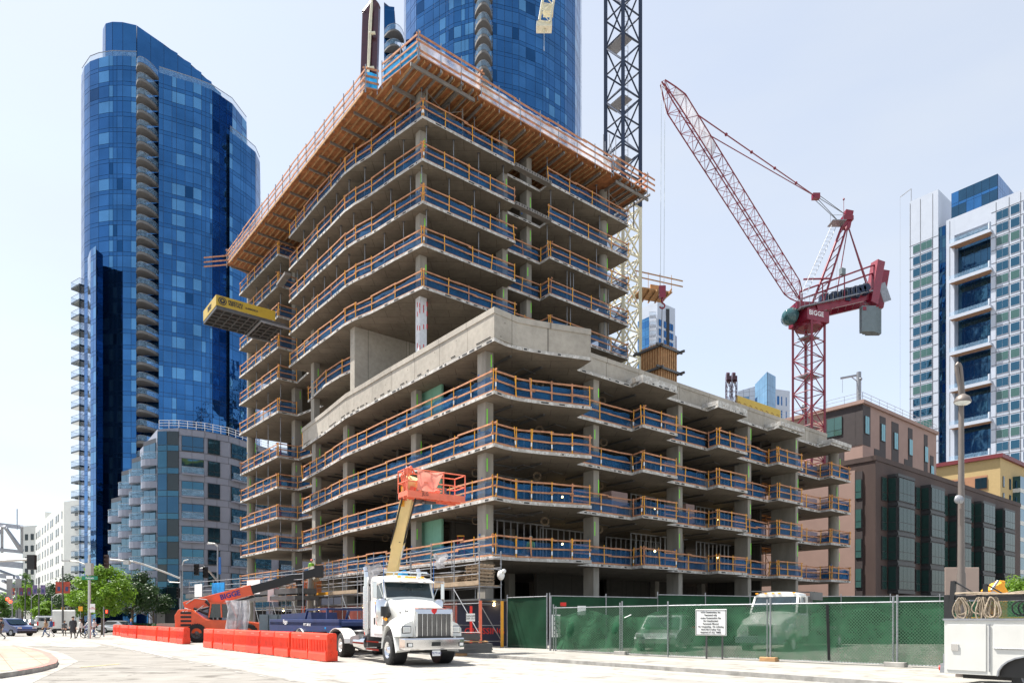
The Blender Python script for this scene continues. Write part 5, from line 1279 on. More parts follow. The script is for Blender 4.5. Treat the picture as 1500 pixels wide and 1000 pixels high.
# plywood column form standing on the podium roof
fc = V2((X(965, 58), 58)); PF = thing('column_form', 'orange plywood column form with steel walers on the podium roof under the crane hook', 'formwork', (fc.x, fc.y, LV[6]))
a = MB(); pl = [fc+U*i*1.05+V*j*1.0 for i, j in ((-1, -1), (-1, 1), (1, 1), (1, -1))]
for i in range(4):
    p, q = pl[i], pl[(i+1) % 4]; nn = (q-p).cross(Vector((0, 0, 1)))
    a.bar((p+q)/2+Vector((0, 0, LV[6])), (p+q)/2+Vector((0, 0, 24.3)), (q-p).length, .04, 0, up=nn)
    for t in range(8): r0 = p.lerp(q, (t+.5)/8)+nn.normalized()*-.0; o = (r0-fc).normalized()*.06; a.bar(r0+o+Vector((0, 0, LV[6])), r0+o+Vector((0, 0, 24.5)), .13, .12, 1, up=nn)
a.build('form_panel', ['ply', 'wood'], PF)
a = MB()
for zz in (18.6, 20.3, 22.4, 24.2):
    for i in range(4): p, q = pl[i], pl[(i+1) % 4]; d = (q-p).normalized(); o = ((p+q)/2-fc).normalized()*.22; a.bar(p-d*.7+o+Vector((0, 0, zz)), q+d*.5+o+Vector((0, 0, zz)), .14, .18)
a.build('waler', 'hardware', PF)
# deck landing at the far side of the tower
a = MB(); c0 = P(955, 432, 74); 
LD = thing('landing_deck', 'small timber landing deck with handrails behind the cream crane mast', 'platform', c0)
a.box(c0, (3.6, 2.4, .12), 1, rz=.3)
for i in range(6): a.bar(c0+Vector((-2+i*.75, -1.6, -.18)), c0+Vector((-2.4+i*.75, 1.4, -.18)), .1, .2, 1)
for s in (-1,):
    for zz in (.6, 1.2): a.bar(c0+Vector((-2.3, -1.9, zz+.5)), c0+Vector((3.2, -.6, zz)), .05, .13, 1)
for i in range(4): c = c0+Vector((-2+i*1.3, -1.8+i*.3, 0)); a.tube(c, c+Vector((0, 0, 1.7)), .03, 5, 1)
a.box(c0+Vector((.3, 0, .6)), (1.1, .2, .9), 1, rz=.3); a.build('deck', ['ply', 'wood'], LD)
# concrete placing boom folded upright on the deck
pc = P(541, 125, 60)
PB = thing('placing_boom', 'dark maroon folded concrete placing boom with cream pipes on the tower deck', 'concrete boom', (pc.x, pc.y, DZ))
a = MB(); b0, b1 = Vector((X(537, 60), 60, DZ)), P(545, 8, 60)
def boxseg(mb, p, q, w, h, m=0): mb.bar(p, q, w, h, m, up=Vector((0, 1, 0)))
boxseg(a, b0+Vector((-.35, 0, 0)), b1+Vector((-.4, 0, -1)), .75, .9); boxseg(a, b0+Vector((.35, .1, 0)), b1+Vector((.35, .1, 0)), .6, .8)
a.tube(b1+Vector((-.5, 0, -1.0)), b1+Vector((.35, 0, .1)), .5, 12); a.build('boom_arm', 'dark_maroon', PB, bevel=.06)
a = MB(); a.path([b0+Vector((.4, -.6, 0)), b0+Vector((.1, -.6, 5)), b1+Vector((-.1, -.6, -2)), b1+Vector((.2, -.6, 1)), b1+Vector((.15, -.4, 3))], .08, 8)
a.path([b0+Vector((.75, -.5, 0)), b1+Vector((-.2, -.65, -7.5)), b1+Vector((.15, -.6, .5))], .08, 8)
for t in (.2, .4, .6, .8): a.tube(b0.lerp(b1, t)+Vector((0, -.62, 0)), b0.lerp(b1, t)+Vector((.5, -.62, .05)), .13, 6)
a.build('concrete_pipe', 'cream_steel', PB)
# cream luffing jib end hanging into the top of the picture
CJ = thing('crane_jib', 'cream lattice jib end with a sheave block at the top centre', 'crane jib', P(805, -80, 62))
a = MB(); lattice(a, P(826, -140, 62), P(797, 38, 62), 1.0, 1.0, 14, .07, .035); a.box(P(797, 40, 62), (1.4, .8, .45)); a.box(P(803, 16, 62), (.9, .7, .6)); a.tube(P(797, 42, 62), P(797, 48, 62), .12, 8); a.build('jib_lattice', 'cream_steel', CJ)
a = MB(); a.tube(P(797, 48, 62), P(797, 75, 62), .02, 4); a.build('hoist_rope', 'rope_grey', CJ)
# small maroon mast heads beyond the podium roof
for i, px in enumerate((1067, 1075.5)):
    t_ = thing('hoist_mast', ['left', 'right'][i]+' of two short dark maroon mast heads above the podium roof', 'hoist mast', (X(px, 88), 88, 0), group='maroon mast heads above the podium roof')
    a = MB(); lattice(a, (X(px, 88), 88, 0), P(px, 558, 88), .55, .55, 24, .05, .03, up=Vector((0, 1, 0))); a.box(P(px, 554, 88), (.6, .6, .5)); a.tube(P(px-3, 549, 88), P(px+1, 549, 88), .32, 10); a.tube(P(px-.5, 560, 88), P(px+3, 556, 88), .2, 8); a.build('mast_head', 'dark_maroon', t_)
# ==== site equipment along the street ==================================================================
def wheel(parent, c, r, w, rim='chrome', hub='chrome', name='wheel', side=-1, lugs=False):
    """wheel with its axle along local x"""
    c = Vector(c); a = MB(); k = w/2
    a.lathe([(r*.55, -k*.9), (r*.86, -k), (r*.97, -k*.85), (r, -k*.6), (r, k*.6), (r*.97, k*.85), (r*.86, k), (r*.55, k*.9)], c, (1, 0, 0), 28)
    n = 26
    for i in range(n):
        t = 2*PI*i/n; p = c+Vector((0, math.cos(t)*r, math.sin(t)*r)); d = Vector((k*.9, 0, 0)); tg = Vector((0, -math.sin(t), math.cos(t)))*r*.06
        a.bar(p-d*.95-tg, p-d*.1+tg, r*.05, r*(.03 if not lugs else .09)); a.bar(p+d*.1-tg, p+d*.95+tg, r*.05, r*(.03 if not lugs else .09))
    o = a.build(name, 'rubber', parent); a = MB()
    a.lathe([(r*.56, side*k*.92), (r*.53, side*k*.86), (r*.50, side*k*.45), (r*.25, side*k*.35), (r*.2, side*k*.9), (r*.13, side*k*1.02), (.001, side*k*1.02)], c, (1, 0, 0), 24)
    a.lathe([(r*.56, -side*k*.85), (.001, -side*k*.85)], c, (1, 0, 0), 20, 1)
    for i in range(10): t = 2*PI*i/10; p = c+Vector((side*k*.36, math.cos(t)*r*.31, math.sin(t)*r*.31)); a.tube(p, p+Vector((side*k*.16, 0, 0)), r*.03, 6); 
    for i in range(8): t = 2*PI*(i+.5)/8; p = c+Vector((side*k*.48, math.cos(t)*r*.41, math.sin(t)*r*.41)); a.tube(p, p+Vector((side*.012, 0, 0)), r*.05, 8, 1)
    ri = a.build('rim', [rim, 'black'], o); return o
# ---- white day-cab tractor unit -------------------------------------------------------------------
TK = thing('tractor_truck', 'white conventional tractor truck with tall chrome grille, exhaust stacks and amber roof lights', 'truck', (-2.62, 23.45, 0), R(30), local=True)
def loft(mb, secs, m=0, sm=False, cap=True):
    n = len(secs[0]); vs = [p for s in secs for p in s]; fs = []
    for k in range(len(secs)-1):
        for i in range(n): fs.append((k*n+i, k*n+(i+1) % n, (k+1)*n+(i+1) % n, (k+1)*n+i))
    mb.add(vs, fs, m, sm)
    if cap: mb.add(vs, [tuple(range(n))[::-1], tuple(range((len(secs)-1)*n, len(secs)*n))], m)
def ring(y, hw, z0, z1, crown=.06, rad=.12):
    """rounded cross-section in x-z at station y"""
    return [(-hw, y, z0), (-hw, y, z1-rad), (-hw+rad*.3, y, z1-rad*.3), (-hw+rad, y, z1), (-hw*.4, y, z1+crown*.8), (0, y, z1+crown), (hw*.4, y, z1+crown*.8), (hw-rad, y, z1), (hw-rad*.3, y, z1-rad*.3), (hw, y, z1-rad), (hw, y, z0)]
a = MB(); loft(a, [ring(.22, .70, 1.0, 1.88, .06), ring(.5, .72, 1.0, 1.95), ring(1.2, .78, 1.1, 2.1), ring(1.9, .86, 1.15, 2.26), ring(2.42, .94, 1.2, 2.38)], 0, True)
a.build('hood', 'white_paint', TK)
a = MB(); loft(a, [[(x, y+.0, z) for x, y, z in ring(2.3, .98, 1.05, 2.40)], ring(2.55, 1.0, .95, 2.42), ring(3.95, 1.02, .95, 2.42)], 0); 
loft(a, [ring(2.62, .97, 3.02, 3.10, .05), ring(3.1, .99, 2.9, 3.24, .06), ring(3.9, .99, 2.9, 3.27, .06), ring(3.98, .96, 2.9, 3.2, .05)], 0, True)
a.b2((-1.0, 3.35, 2.3), (-.94, 3.98, 3.0)); a.b2((1.0, 3.35, 2.3), (.94, 3.98, 3.0)); a.b2((-.99, 3.9, 2.3), (.99, 3.97, 3.1))
for s in (-1, 1): a.bar((s*.95, 2.42, 2.38), (s*.93, 2.72, 3.05), .09, .08); a.b2((s*.99, 3.28, 2.35), (s*.94, 3.36, 3.0)); 
loft(a, [[(-.97, 2.45, 2.98), (-.97, 2.3, 3.0), (.97, 2.3, 3.0), (.97, 2.45, 2.98)], [(-.97, 2.75, 3.12), (-.97, 2.75, 3.16), (.97, 2.75, 3.16), (.97, 2.75, 3.12)]])
a.build('cab', 'white_paint', TK, bevel=.02)
a = MB(); a.add([(-.92, 2.40, 2.42), (.92, 2.40, 2.42), (.90, 2.70, 3.06), (-.90, 2.70, 3.06)], [(0, 1, 2, 3)]); a.add([(-.98, 2.55, 2.42), (-.98, 3.3, 2.42), (-.96, 3.3, 3.0), (-.96, 2.75, 3.0)], [(0, 3, 2, 1)]); a.add([(.98, 2.55, 2.42), (.98, 3.3, 2.42), (.96, 3.3, 3.0), (.96, 2.75, 3.0)], [(0, 1, 2, 3)])
a.build('windscreen', 'glass_wind', TK)
a = MB(); a.b2((-.9, 2.75, 2.3), (.9, 3.85, 2.35)); 
for x in (-.5, .5): a.box((x, 3.4, 2.55), (.5, .15, .6)); 
a.lathe([(.2, 0), (.23, .02), (.2, .04)], (-.5 if 0 else .5, 2.95, 2.5), (0, -.5, .8), 16); a.build('seat', 'black', TK)
for s in (-1, 1):                                            # doors with the round company mark
    a = MB(); a.box((s*1.025, 3.0, 1.72), (.03, 1.0, 1.3)); dr = a.build('door', 'white_paint', TK, bevel=.01)
    a = MB(); a.b2((s*1.03, 3.32, 1.42), (s*1.07, 3.38, 1.68)); a.build('handle', 'black', dr)
    a = MB(); a.lathe([(.22, .0), (.22, .008), (.30, .008), (.30, 0)], (s*1.04, 3.0, 2.02), (s, 0, 0), 28, 0, False); a.build('logo_ring', 'text_blue', dr)
    text('Bigge', .11, frame((s*1.05, 3.0, 2.02), (0, -s, 0), (s, 0, 0)), 'text_blue', dr, bold=.004)
    text('TS-161', .05, frame((s*1.045, 3.1, 1.5), (0, -s, 0), (s, 0, 0)), 'text_dark', dr)
a = MB()                                                    # front fenders: an arch swept over the wheel
for s in (-1, 1):
    secs = []
    for k in range(13):
        t = PI*(-.02+1.0*k/12); rr = .68; yy = 1.5-math.cos(t)*rr*1.0; zz = .62+math.sin(t)*rr*1.32
        if k < 3: yy = min(yy, 1.5-.62-.1*(2-k)); 
        o_ = .07; secs.append([(s*.66, yy, zz), (s*1.14, yy, zz-.03), (s*1.2, yy, zz-.12), (s*1.14, yy+(o_ if k < 6 else -o_), zz-.10), (s*.66, yy+(o_ if k < 6 else -o_), zz-.07)])
    loft(a, secs, 0, True)
    loft(a, [[(s*.60, .30, 1.02), (s*1.14, .34, 1.02), (s*1.14, .36, 1.30), (s*1.0, .36, 1.46), (s*.60, .32, 1.62)], [(s*.60, .95, 1.05), (s*1.18, .95, 1.0), (s*1.19, .95, 1.34), (s*1.05, .95, 1.50), (s*.60, .95, 1.72)]], 0)
    loft(a, [[(s*.62, .9, 1.4), (s*1.16, .9, 1.32), (s*1.08, .9, 1.5), (s*.62, .9, 1.74)], [(s*.62, 1.5, 1.5), (s*1.17, 1.5, 1.46), (s*1.1, 1.5, 1.56), (s*.62, 1.5, 1.80)], [(s*.62, 2.2, 1.2), (s*1.17, 2.15, 1.1), (s*1.1, 2.15, 1.24), (s*.62, 2.3, 1.7)]], 0, True)
a.build('fender', 'white_paint', TK, bevel=.02)
a = MB(); 
for s in (-1, 1): a.tube((s*.66, 1.5, .62), (s*1.1, 1.5, .62), .62, 22)
a.b2((-.66, .5, .45), (.66, 2.5, 1.1)); a.build('wheel_well', 'black', TK)
a = MB(); a.b2((-.66, .15, 1.02), (.66, .26, 1.84), 1)
for i in range(8): x = -.62+1.24*i/7; a.b2((x-.009, .11, 1.04), (x+.009, .16, 1.82), 0)
for i in range(26): z = 1.05+i*.03; a.b2((-.63, .146, z), (.63, .152, z+.008), 2)
for x in (-.66, .66): a.b2((x-.03, .10, 1.0), (x+.03, .24, 1.86))
a.ext([(.10, 1.80), (.24, 1.80), (.24, 2.0), (.14, 1.96)], -.69, .69); a.build('grille', ['chrome', 'grille_dark', 'steel'], TK) if 'grille_dark' in M else (mat('grille_dark', (.10, .09, .08), .5, .5), a.build('grille', ['chrome', 'grille_dark', 'steel'], TK))
a = MB(); a.add([(0, .08, 2.0), (-.09, .085, 1.96), (-.07, .085, 1.86), (0, .08, 1.80), (.07, .085, 1.86), (.09, .085, 1.96)], [(0, 1, 2, 3, 4, 5)]); a.build('badge', 'text_red', TK)
a = MB(); a.ext([(-.02, .57), (-.04, .62), (-.04, .92), (-.0, .97), (.12, .97), (.12, .57)], -.9, .9)
for s in (-1, 1): loft(a, [[(s*.9, -.02, .57), (s*.9, -.04, .64), (s*.9, -.04, .92), (s*.9, 0, .97), (s*.9, .12, .97), (s*.9, .12, .57)], [(s*1.1, .06, .57), (s*1.1, .04, .64), (s*1.1, .04, .92), (s*1.1, .08, .97), (s*1.1, .2, .97), (s*1.1, .2, .57)], [(s*1.19, .35, .58), (s*1.19, .35, .64), (s*1.19, .35, .92), (s*1.19, .35, .96), (s*1.1, .4, .96), (s*1.1, .4, .58)]])
a.build('bumper', 'chrome', TK)
a = MB(); a.b2((-.68, .02, .97), (.68, .3, 1.02)); 
for x in (-.95, .95): a.b2((x-.1, -.05, .68), (x+.1, .06, .82))
a.b2((-.16, -.055, .70), (.16, .0, .84)); a.build('bumper_fitting', 'black', TK)
a = MB(); 
for x in (-.95, .95): a.b2((x-.07, -.065, .70), (x+.07, -.04, .80))
a.build('fog_lamp', 'sign_white', TK)
for s in (-1, 1):
    a = MB(); a.box((s*.93, .335, 1.26), (.29, .06, .225)); a.box((s*.93, .345, 1.26), (.33, .05, .26), 1); a.build('headlight', ['chrome', 'black'], TK, bevel=.02); a = MB(); a.box((s*.93, .30, 1.26), (.22, .03, .155)); a.build('headlight_lens', 'lens', TK) if 'lens' in M else (mat('lens', (.6, .62, .6), .1, 0, coat=1), a.build('headlight_lens', 'lens', TK))
    a = MB(); a.tube((s*1.1, 4.15, 1.0), (s*1.1, 4.15, 3.25), .10, 14); a.tube((s*1.1, 4.15, 1.25), (s*1.1, 4.15, 2.9), .135, 14); a.path([(s*1.1, 4.15, 3.2), (s*1.1, 4.18, 3.45), (s*1.1, 4.3, 3.62)], .09, 12); 
    for i in range(26): a.lathe([(.137, 0), (.145, .015), (.137, .03)], (s*1.1, 4.15, 1.3+i*.06), n=14)
    a.build('exhaust_stack', 'chrome', TK)
    a = MB(); a.lathe([(.001, 1.0), (.17, .98), (.21, .9), (.21, .08), (.17, 0), (.001, 0)], (s*1.12, 2.35, 1.38), n=20); a.build('air_cleaner', 'chrome', TK)
    a = MB(); a.tube((s*.95, 2.02, 1.75), (s*1.15, 1.98, 1.85), .12, 12); a.tube((s*1.12, 2.0, 1.72), (s*1.12, 2.0, 2.08), .15, 14); a.build('air_intake', 'black', TK)
    a = MB(); a.b2((s*1.40, 2.42, 2.38), (s*1.27, 2.48, 2.98)); mi = a.build('mirror', 'chrome', TK, bevel=.02); a = MB(); a.path([(s*1.0, 2.55, 3.05), (s*1.42, 2.46, 3.05), (s*1.42, 2.46, 2.25), (s*1.0, 2.6, 2.25)], .014, 6); a.tube((s*1.0, 2.5, 2.4), (s*1.2, 2.46, 2.9), .012, 5); a.build('bracket', 'chrome', mi)
    a = MB(); a.ball((s*1.08, 2.0, 1.62), .06, n=8); a.box((s*1.22, 2.62, 2.22), (.1, .06, .09)); a.build('marker_light', 'amber', TK)
    a = MB(); a.tube((s*.98, 2.5, 2.35), (s*1.0, 2.46, 3.9), .012, 5); a.build('antenna', 'post_blue', TK) if 'post_blue' in M else (mat('post_blue', (.03, .15, .45), .5), a.build('antenna', 'post_blue', TK))
    wheel(TK, (s*1.02, 1.5, .53), .53, .40, side=s)
    for yy in (7.3, 8.65): wheel(TK, (s*.98, yy, .52), .52, .55, rim='white_paint', side=s)
for x in (-.42, -.12, 0.03, .18, .5): a = MB(); a.box((x, 2.42, 3.19), (.13, .10, .06)); a.build('roof_light', 'amber', TK, bevel=.015)
a = MB(); a.b2((-.9, 2.75, 3.36), (.9, 2.8, 3.39)); a.b2((-.5, 2.8, 3.2), (-.46, 2.84, 3.38)); a.b2((.46, 2.8, 3.2), (.5, 2.84, 3.38)); a.tube((-.3, 3.1, 3.42), (.9, 2.9, 3.42), .03, 6); a.build('roof_horn', 'chrome', TK)
a = MB(); 
for s in (-1, 1): a.b2((s*.34, 2.4, .75), (s*.44, 9.4, 1.0))
for y in (4.3, 5.3, 6.4, 8.0, 9.3): a.b2((-.4, y, .78), (.4, y+.1, .98))
a.b2((-1.1, 4.0, .55), (1.1, 4.12, 1.05)); a.build('chassis', 'hardware', TK)
a = MB(); 
for s in (-1, 1): a.tube((s*.88, 4.3, .68), (s*.88, 5.7, .68), .30, 18); a.b2((s*1.16, 2.55, .45), (s*.8, 4.0, .52)); a.b2((s*1.16, 2.55, .75), (s*.85, 4.0, .8))
a.build('fuel_tank', 'chrome', TK)
a = MB(); a.ext([(5.0, 1.02), (6.1, .9), (6.2, .6), (4.9, .6)], -1.15, -.9); a.ext([(5.0, 1.02), (6.1, .9), (6.2, .6), (4.9, .6)], .9, 1.15); a.build('side_box', 'steel', TK)
a = MB(); a.lathe([(.001, 1.16), (.5, 1.13), (.52, 1.06)], (0, 7.9, 0), n=20); a.b2((-.35, 7.3, 1.0), (.35, 8.6, 1.08)); a.build('fifth_wheel', 'hardware', TK)
for s in (-1, 1):
    a = MB(); pr = [(7.98+math.cos(t)*1.36, .62+math.sin(t)*.62) for t in [PI*i/10 for i in range(11)]]
    for p, q in zip(pr, pr[1:]): a.quad((s*.7, p[0], p[1]), (s*1.24, p[0], p[1]), (s*1.24, q[0], q[1]), (s*.7, q[0], q[1]))
    o = a.build('rear_fender', 'white_paint', TK); sd = o.modifiers.new('thick', 'SOLIDIFY'); sd.thickness = .03
a = MB(); a.b2((-.15, -.06, .36), (.15, -.045, .55)); pt = a.build('number_plate', 'sign_white', TK); text('7E77162', .075, frame((0, -.062, .455), (1, 0, 0), (0, -1, 0)), 'text_blue', pt)
text('TS-161', .10, frame((-.775, .75, 1.9), (0, -1, 0), (-1, 0, .1)), 'text_dark', TK); a = MB(); a.b2((-.80, 1.25, 1.83), (-.79, 1.5, 1.89)); a.build('badge', 'steel', TK)
# ---- navy lowboy trailer neck behind the truck ------------------------------------------------------
tp = Vector((-7.2, 32.0, 0)); TR = thing('lowboy_trailer', 'dark blue gooseneck lowboy trailer parked behind the white tractor truck', 'trailer', tp, math.atan2(.785, -.62), local=True)
a = MB(); a.ext([(-.5, 1.1), (2, 1.0), (4.8, 1.05), (6.2, .75), (8.6, .6), (8.7, 1.35), (8.7, 1.62), (-.5, 1.62)], -1.2, -1.05, axis='y'); a.ext([(-.5, 1.1), (2, 1.0), (4.8, 1.05), (6.2, .75), (8.6, .6), (8.7, 1.35), (8.7, 1.62), (-.5, 1.62)], 1.05, 1.2, axis='y'); a.b2((-.5, -1.2, 1.3), (8.6, 1.2, 1.5)); a.build('frame', 'navy_paint', TR, bevel=.02)
a = MB()
for s in (-1, 1): a.bar((1.0, s*1.1, 1.65), (1.0, s*1.1, 2.1), .1, .1); a.bar((1.0, s*1.1, 2.1), (3.4, s*1.1, 2.1), .1, .1); a.bar((3.4, s*1.1, 2.1), (3.7, s*1.1, 1.65), .1, .1)
a.bar((1.0, -1.1, 2.1), (1.0, 1.1, 2.1), .1, .1); a.ext([(3.9, 1.62), (8.3, 1.62), (8.2, 1.9), (4.0, 1.98)], -.7, .7, axis='y'); a.build('toolbox_rack', 'navy_paint', TR)
text('Bigge', .22, frame((6.2, 1.215, 1.5), (-1, 0, 0), (0, 1, 0)), 'text_white', TR); text('MTT-88163', .14, frame((3.2, 1.215, 1.35), (-1, 0, 0), (0, 1, 0)), 'text_white', TR)
a = MB(); a.ball((1.0, 1.0, 1.2), .22); a.build('hose_bundle', 'blue_tarp', TR)
for x in (5.6, 7.0): wheel(TR, (0, 0, 0), .48, .5) if 0 else None
for y in (4.1, 5.4, 6.7): a = MB(); a.tube((y, -1.15, .5), (y, 1.15, .5), .48, 20); a.build('wheel', 'rubber', TR)
a = MB(); a.lathe([(.62, -.28), (.62, .28)], (4.1, 1.0, .55), (0, 1, 0), 24); a.build('mudguard', 'white_paint', TR)
a = MB(); a.b2((8.7, -1.4, .55), (18, 1.4, .8)); a.build('low_deck', 'hardware', TR)
# ---- orange water-filled barriers -------------------------------------------------------------------
def barrier_mesh(L=1.94, rib=True):
    a = MB(); a.ext([(-.23, .03), (.23, .03), (.23, .28), (.19, .38), (.19, 1.03), (.15, 1.08), (-.15, 1.08), (-.19, 1.03), (-.19, .38), (-.23, .28)], -L/2+.03, L/2-.03)
    for x in (-.6, .25): a.b2((x-.13, -.25, 0), (x+.13, .25, .05))
    n = 11
    for i in range(n):
        x = -L/2+.18+(L-.36)*i/(n-1)
        for s in (-1, 1): a.bar((x, s*.205, .38), (x, s*.20, .84), .06, .05)
    for s in (-1, 1): a.b2((L/2-.12, s*.16, .06), (L/2-.06, s*.245, .42))
    for s in (-1, 1): a.b2((-.2, s*.16, .93), (.2, s*.197, .98), 1)
    for s in (-1, 1):
        for z in (.3, .8): a.tube((s*(L/2-.03), 0, z), (s*(L/2+.04), 0, z), .06, 8)
    return a
brs = []
b0 = barrier_mesh().build('barrier', ['orange_plastic', 'coral_cloth'], loc=(0, 0, 0), bevel=.008)
def place_barrier(i, p, lab, first=[True]):
    if first[0]: o = b0; first[0] = False
    else: o = b0.copy(); COL.objects.link(o)
    o.location = p; o.rotation_euler = (rnd.uniform(-.01, .01), 0, SA+rnd.uniform(-.025, .025)); tag(o, lab, 'barrier', 'orange plastic barriers lining the road')
G0 = Vector((-6.75, 25.75, 0))
for i in range(9): place_barrier(i, G0-SD*(1.0+1.96*i)+SN*.03*(i % 2), 'orange plastic barrier, %s from the truck end of the near row' % ordn[i])
G1 = Vector((-21.1, 44.3, 0))
for i in range(12): place_barrier(i, G1-SD*(1.0+2.1*i)+SN*.05*(i % 2)+SN*.12*(i//6), 'orange plastic barrier, %s from the forklift end of the far row' % ordn[i])
for i in range(3): place_barrier(i, G1-SD*(27.5+2.1*i)+SN*(.6), 'orange plastic barrier, %s of three trailing the far row near the crossing' % ordn[i])
# ---- telescopic handler -------------------------------------------------------------------------------
TL = thing('telehandler', 'orange telescopic handler with raised lettered boom behind the orange barriers', 'telehandler', (-20.5, 49.0, 0), R(10), local=True)
a = MB(); a.ext([(-3.1, .75), (-3.15, 1.9), (-2.9, 2.3), (-2.1, 2.32), (-1.1, 1.6), (1.2, 1.55), (2.7, 1.3), (3.0, 1.0), (2.9, .75), (-2.3, .65)], -1.15, .2, axis='y'); a.ext([(-3.3, .75), (-3.3, 1.6), (1.2, 1.5), (2.9, 1.3), (3.2, .7)], .2, 1.2, axis='y'); a.build('chassis', 'orange_paint', TL, bevel=.04)
a = MB()
for i in range(4): a.b2((-2.75, -1.17, 1.15+i*.28), (-2.05, -1.15, 1.30+i*.28))
a.build('engine_vent', 'black', TL)
a = MB(); a.ext([(-.9, 1.75), (-.75, 2.75), (.55, 2.75), (.95, 1.75)], -1.12, -.2, axis='y'); a.build('cab_glass', 'glass_dark', TL)
a = MB(); 
for y in (-1.14, -.2):
    for p, q in (((-.9, 1.75), (-.75, 2.75)), ((-.75, 2.75), (.55, 2.75)), ((.55, 2.75), (.95, 1.75)), ((-.05, 1.75), (-.1, 2.75))): a.bar((p[0], y, p[1]), (q[0], y, q[1]), .09, .09)
a.b2((-.85, -1.18, 2.72), (.65, -.15, 2.82)); a.build('cab_frame', 'orange_paint', TL)
bp, bm_, be = Vector((-2.8, .1, 2.5)), Vector((1.75, .1, 3.75)), Vector((6.4, .3, 5.15))
a = MB(); a.bar(bp, bm_, .55, .72); a.build('boom', 'orange_paint', TL, bevel=.03); bd = (bm_-bp).normalized(); bu_ = Vector((-bd.z, 0, bd.x))
text('BIGGE', .36, frame(bp.lerp(bm_, .68)+Vector((0, -.287, 0)), bd, (0, -1, 0)), 'text_blue', TL, bold=.018)
a = MB(); a.bar(bp.lerp(bm_, .2)-bu_*.5, bm_-bu_*.50, .2, .12); a.bar(bm_-bd*.1, be, .48, .58); a.tube((-2.1, -.35, 2.4), (-1.0, -.35, 1.9), .09, 8); a.tube((-1.3, -.45, 2.9), (-.2, -.45, 1.9), .10, 8); a.tube(be-bd*1.6, be-bd*1.2-Vector((0, 0, 1.6)), .22, 10); a.box(be-bd*1.3-Vector((0, 0, 1.8)), (.5, .8, .8)); a.box(be, (.6, .6, .9)); a.build('inner_boom', 'black', TL)
a = MB(); a.path([(-2.6, -.4, 2.7), (-2.0, -.45, 3.1), (-1.2, -.45, 3.0), (-1.0, -.4, 2.6)], .04, 6); a.path([(-2.7, -.4, 2.4), (-1.9, -.5, 2.2), (-1.4, -.5, 2.6)], .04, 6); a.build('hydraulic_hose', 'steel', TL)
a = MB(); a.lathe([(.12, 0), (.12, .01), (.19, .01), (.19, 0)], (1.4, -1.16, 1.38), (0, -1, 0), 20, 0, False); a.build('logo_ring', 'text_blue', TL)
text('JLG', .18, frame((-2.45, -1.165, 2.12), (1, 0, 0), (0, -1, 0)), 'text_white', TL)
def wheel_y(parent, c, r, w, rim='hardware', side=-1, lugs=True):
    o = wheel(parent, (0, 0, 0), r, w, rim, side=side, lugs=lugs)
    for x in (o, *o.children): x.data.transform(Matrix.Translation(Vector(c)) @ Matrix.Rotation(R(90), 4, 'Z'))
    return o
for x in (-1.7, 1.7):
    wheel_y(TL, (x, -1.0, .66), .66, .45, side=-1); wheel_y(TL, (x, 1.0, .66), .66, .45, side=1)
# ---- boom lift --------------------------------------------------------------------------------------
BL = thing('boom_lift', 'cream telescopic boom lift with an orange work basket raised behind the white truck', 'boom lift', (-6.0, 34.4, 0))
a = MB(); T = Matrix.Translation((-6.0, 34.4, 0)) @ Matrix.Rotation(R(30), 4, 'Z'); a.box((0, 0, .7), (2.2, 3.2, .5), T=T); a.box((0, 0, 1.4), (2.0, 2.6, .9), T=T); a.build('turntable', 'cream_paint', BL, bevel=.04)
for x, y in ((-1, -1.2), (1, -1.2), (-1, 1.2), (1, 1.2)): a = MB(); c = T @ Vector((x, y, .5)); e = T @ Vector((x*1.35, y, .5)); a.tube(c, e, .5, 20); a.build('wheel', 'rubber', BL)
q0, q1, q2 = P(563, 900, 33.5), P(583, 797, 31.6), P(603, 700, 30.0)
a = MB(); a.bar(q0, q1, .46, .50, up=Vector((0, 1, 0))); a.bar(q1+(q0-q1)*.05, q2, .54, .50, up=Vector((0, 1, 0))) ; a.build('boom', 'cream_paint', BL, bevel=.02)
a = MB(); dd = (q2-q1).normalized()
for s in (-1, 1): a.bar(q1+Vector((s*.29, -.2, 0)), q2+Vector((s*.29, -.25, -.6)), .05, .12, up=Vector((0, 1, 0)))
a.box(q1+Vector((.25, -.25, .3)), (.3, .2, .5)); a.build('cable_track', 'black', BL)
a = MB(); a.bar(q0+Vector((.45, -.1, 1.5)), q1+Vector((.27, -.1, -.1)), .09, .09); a.build('lift_cylinder', 'chrome', BL)
text('JLG LIFT', .30, frame(q0.lerp(q1, .66)+Vector((0, -.27, 0)), (q1-q0), (0, -1, 0)), 'text_dark', BL, bold=.012)
text('JLG', .16, frame(q1.lerp(q2, .72)+Vector((-.18, -.275, 0)), (q2-q1), (0, -1, 0)), 'text_dark', BL)
a = MB(); a.box(q1.lerp(q2, .72)+Vector((-.18, -.262, 0)), (.16, .02, .9), rz=0, T=None); a.build('label_plate', 'post_yellow', BL)
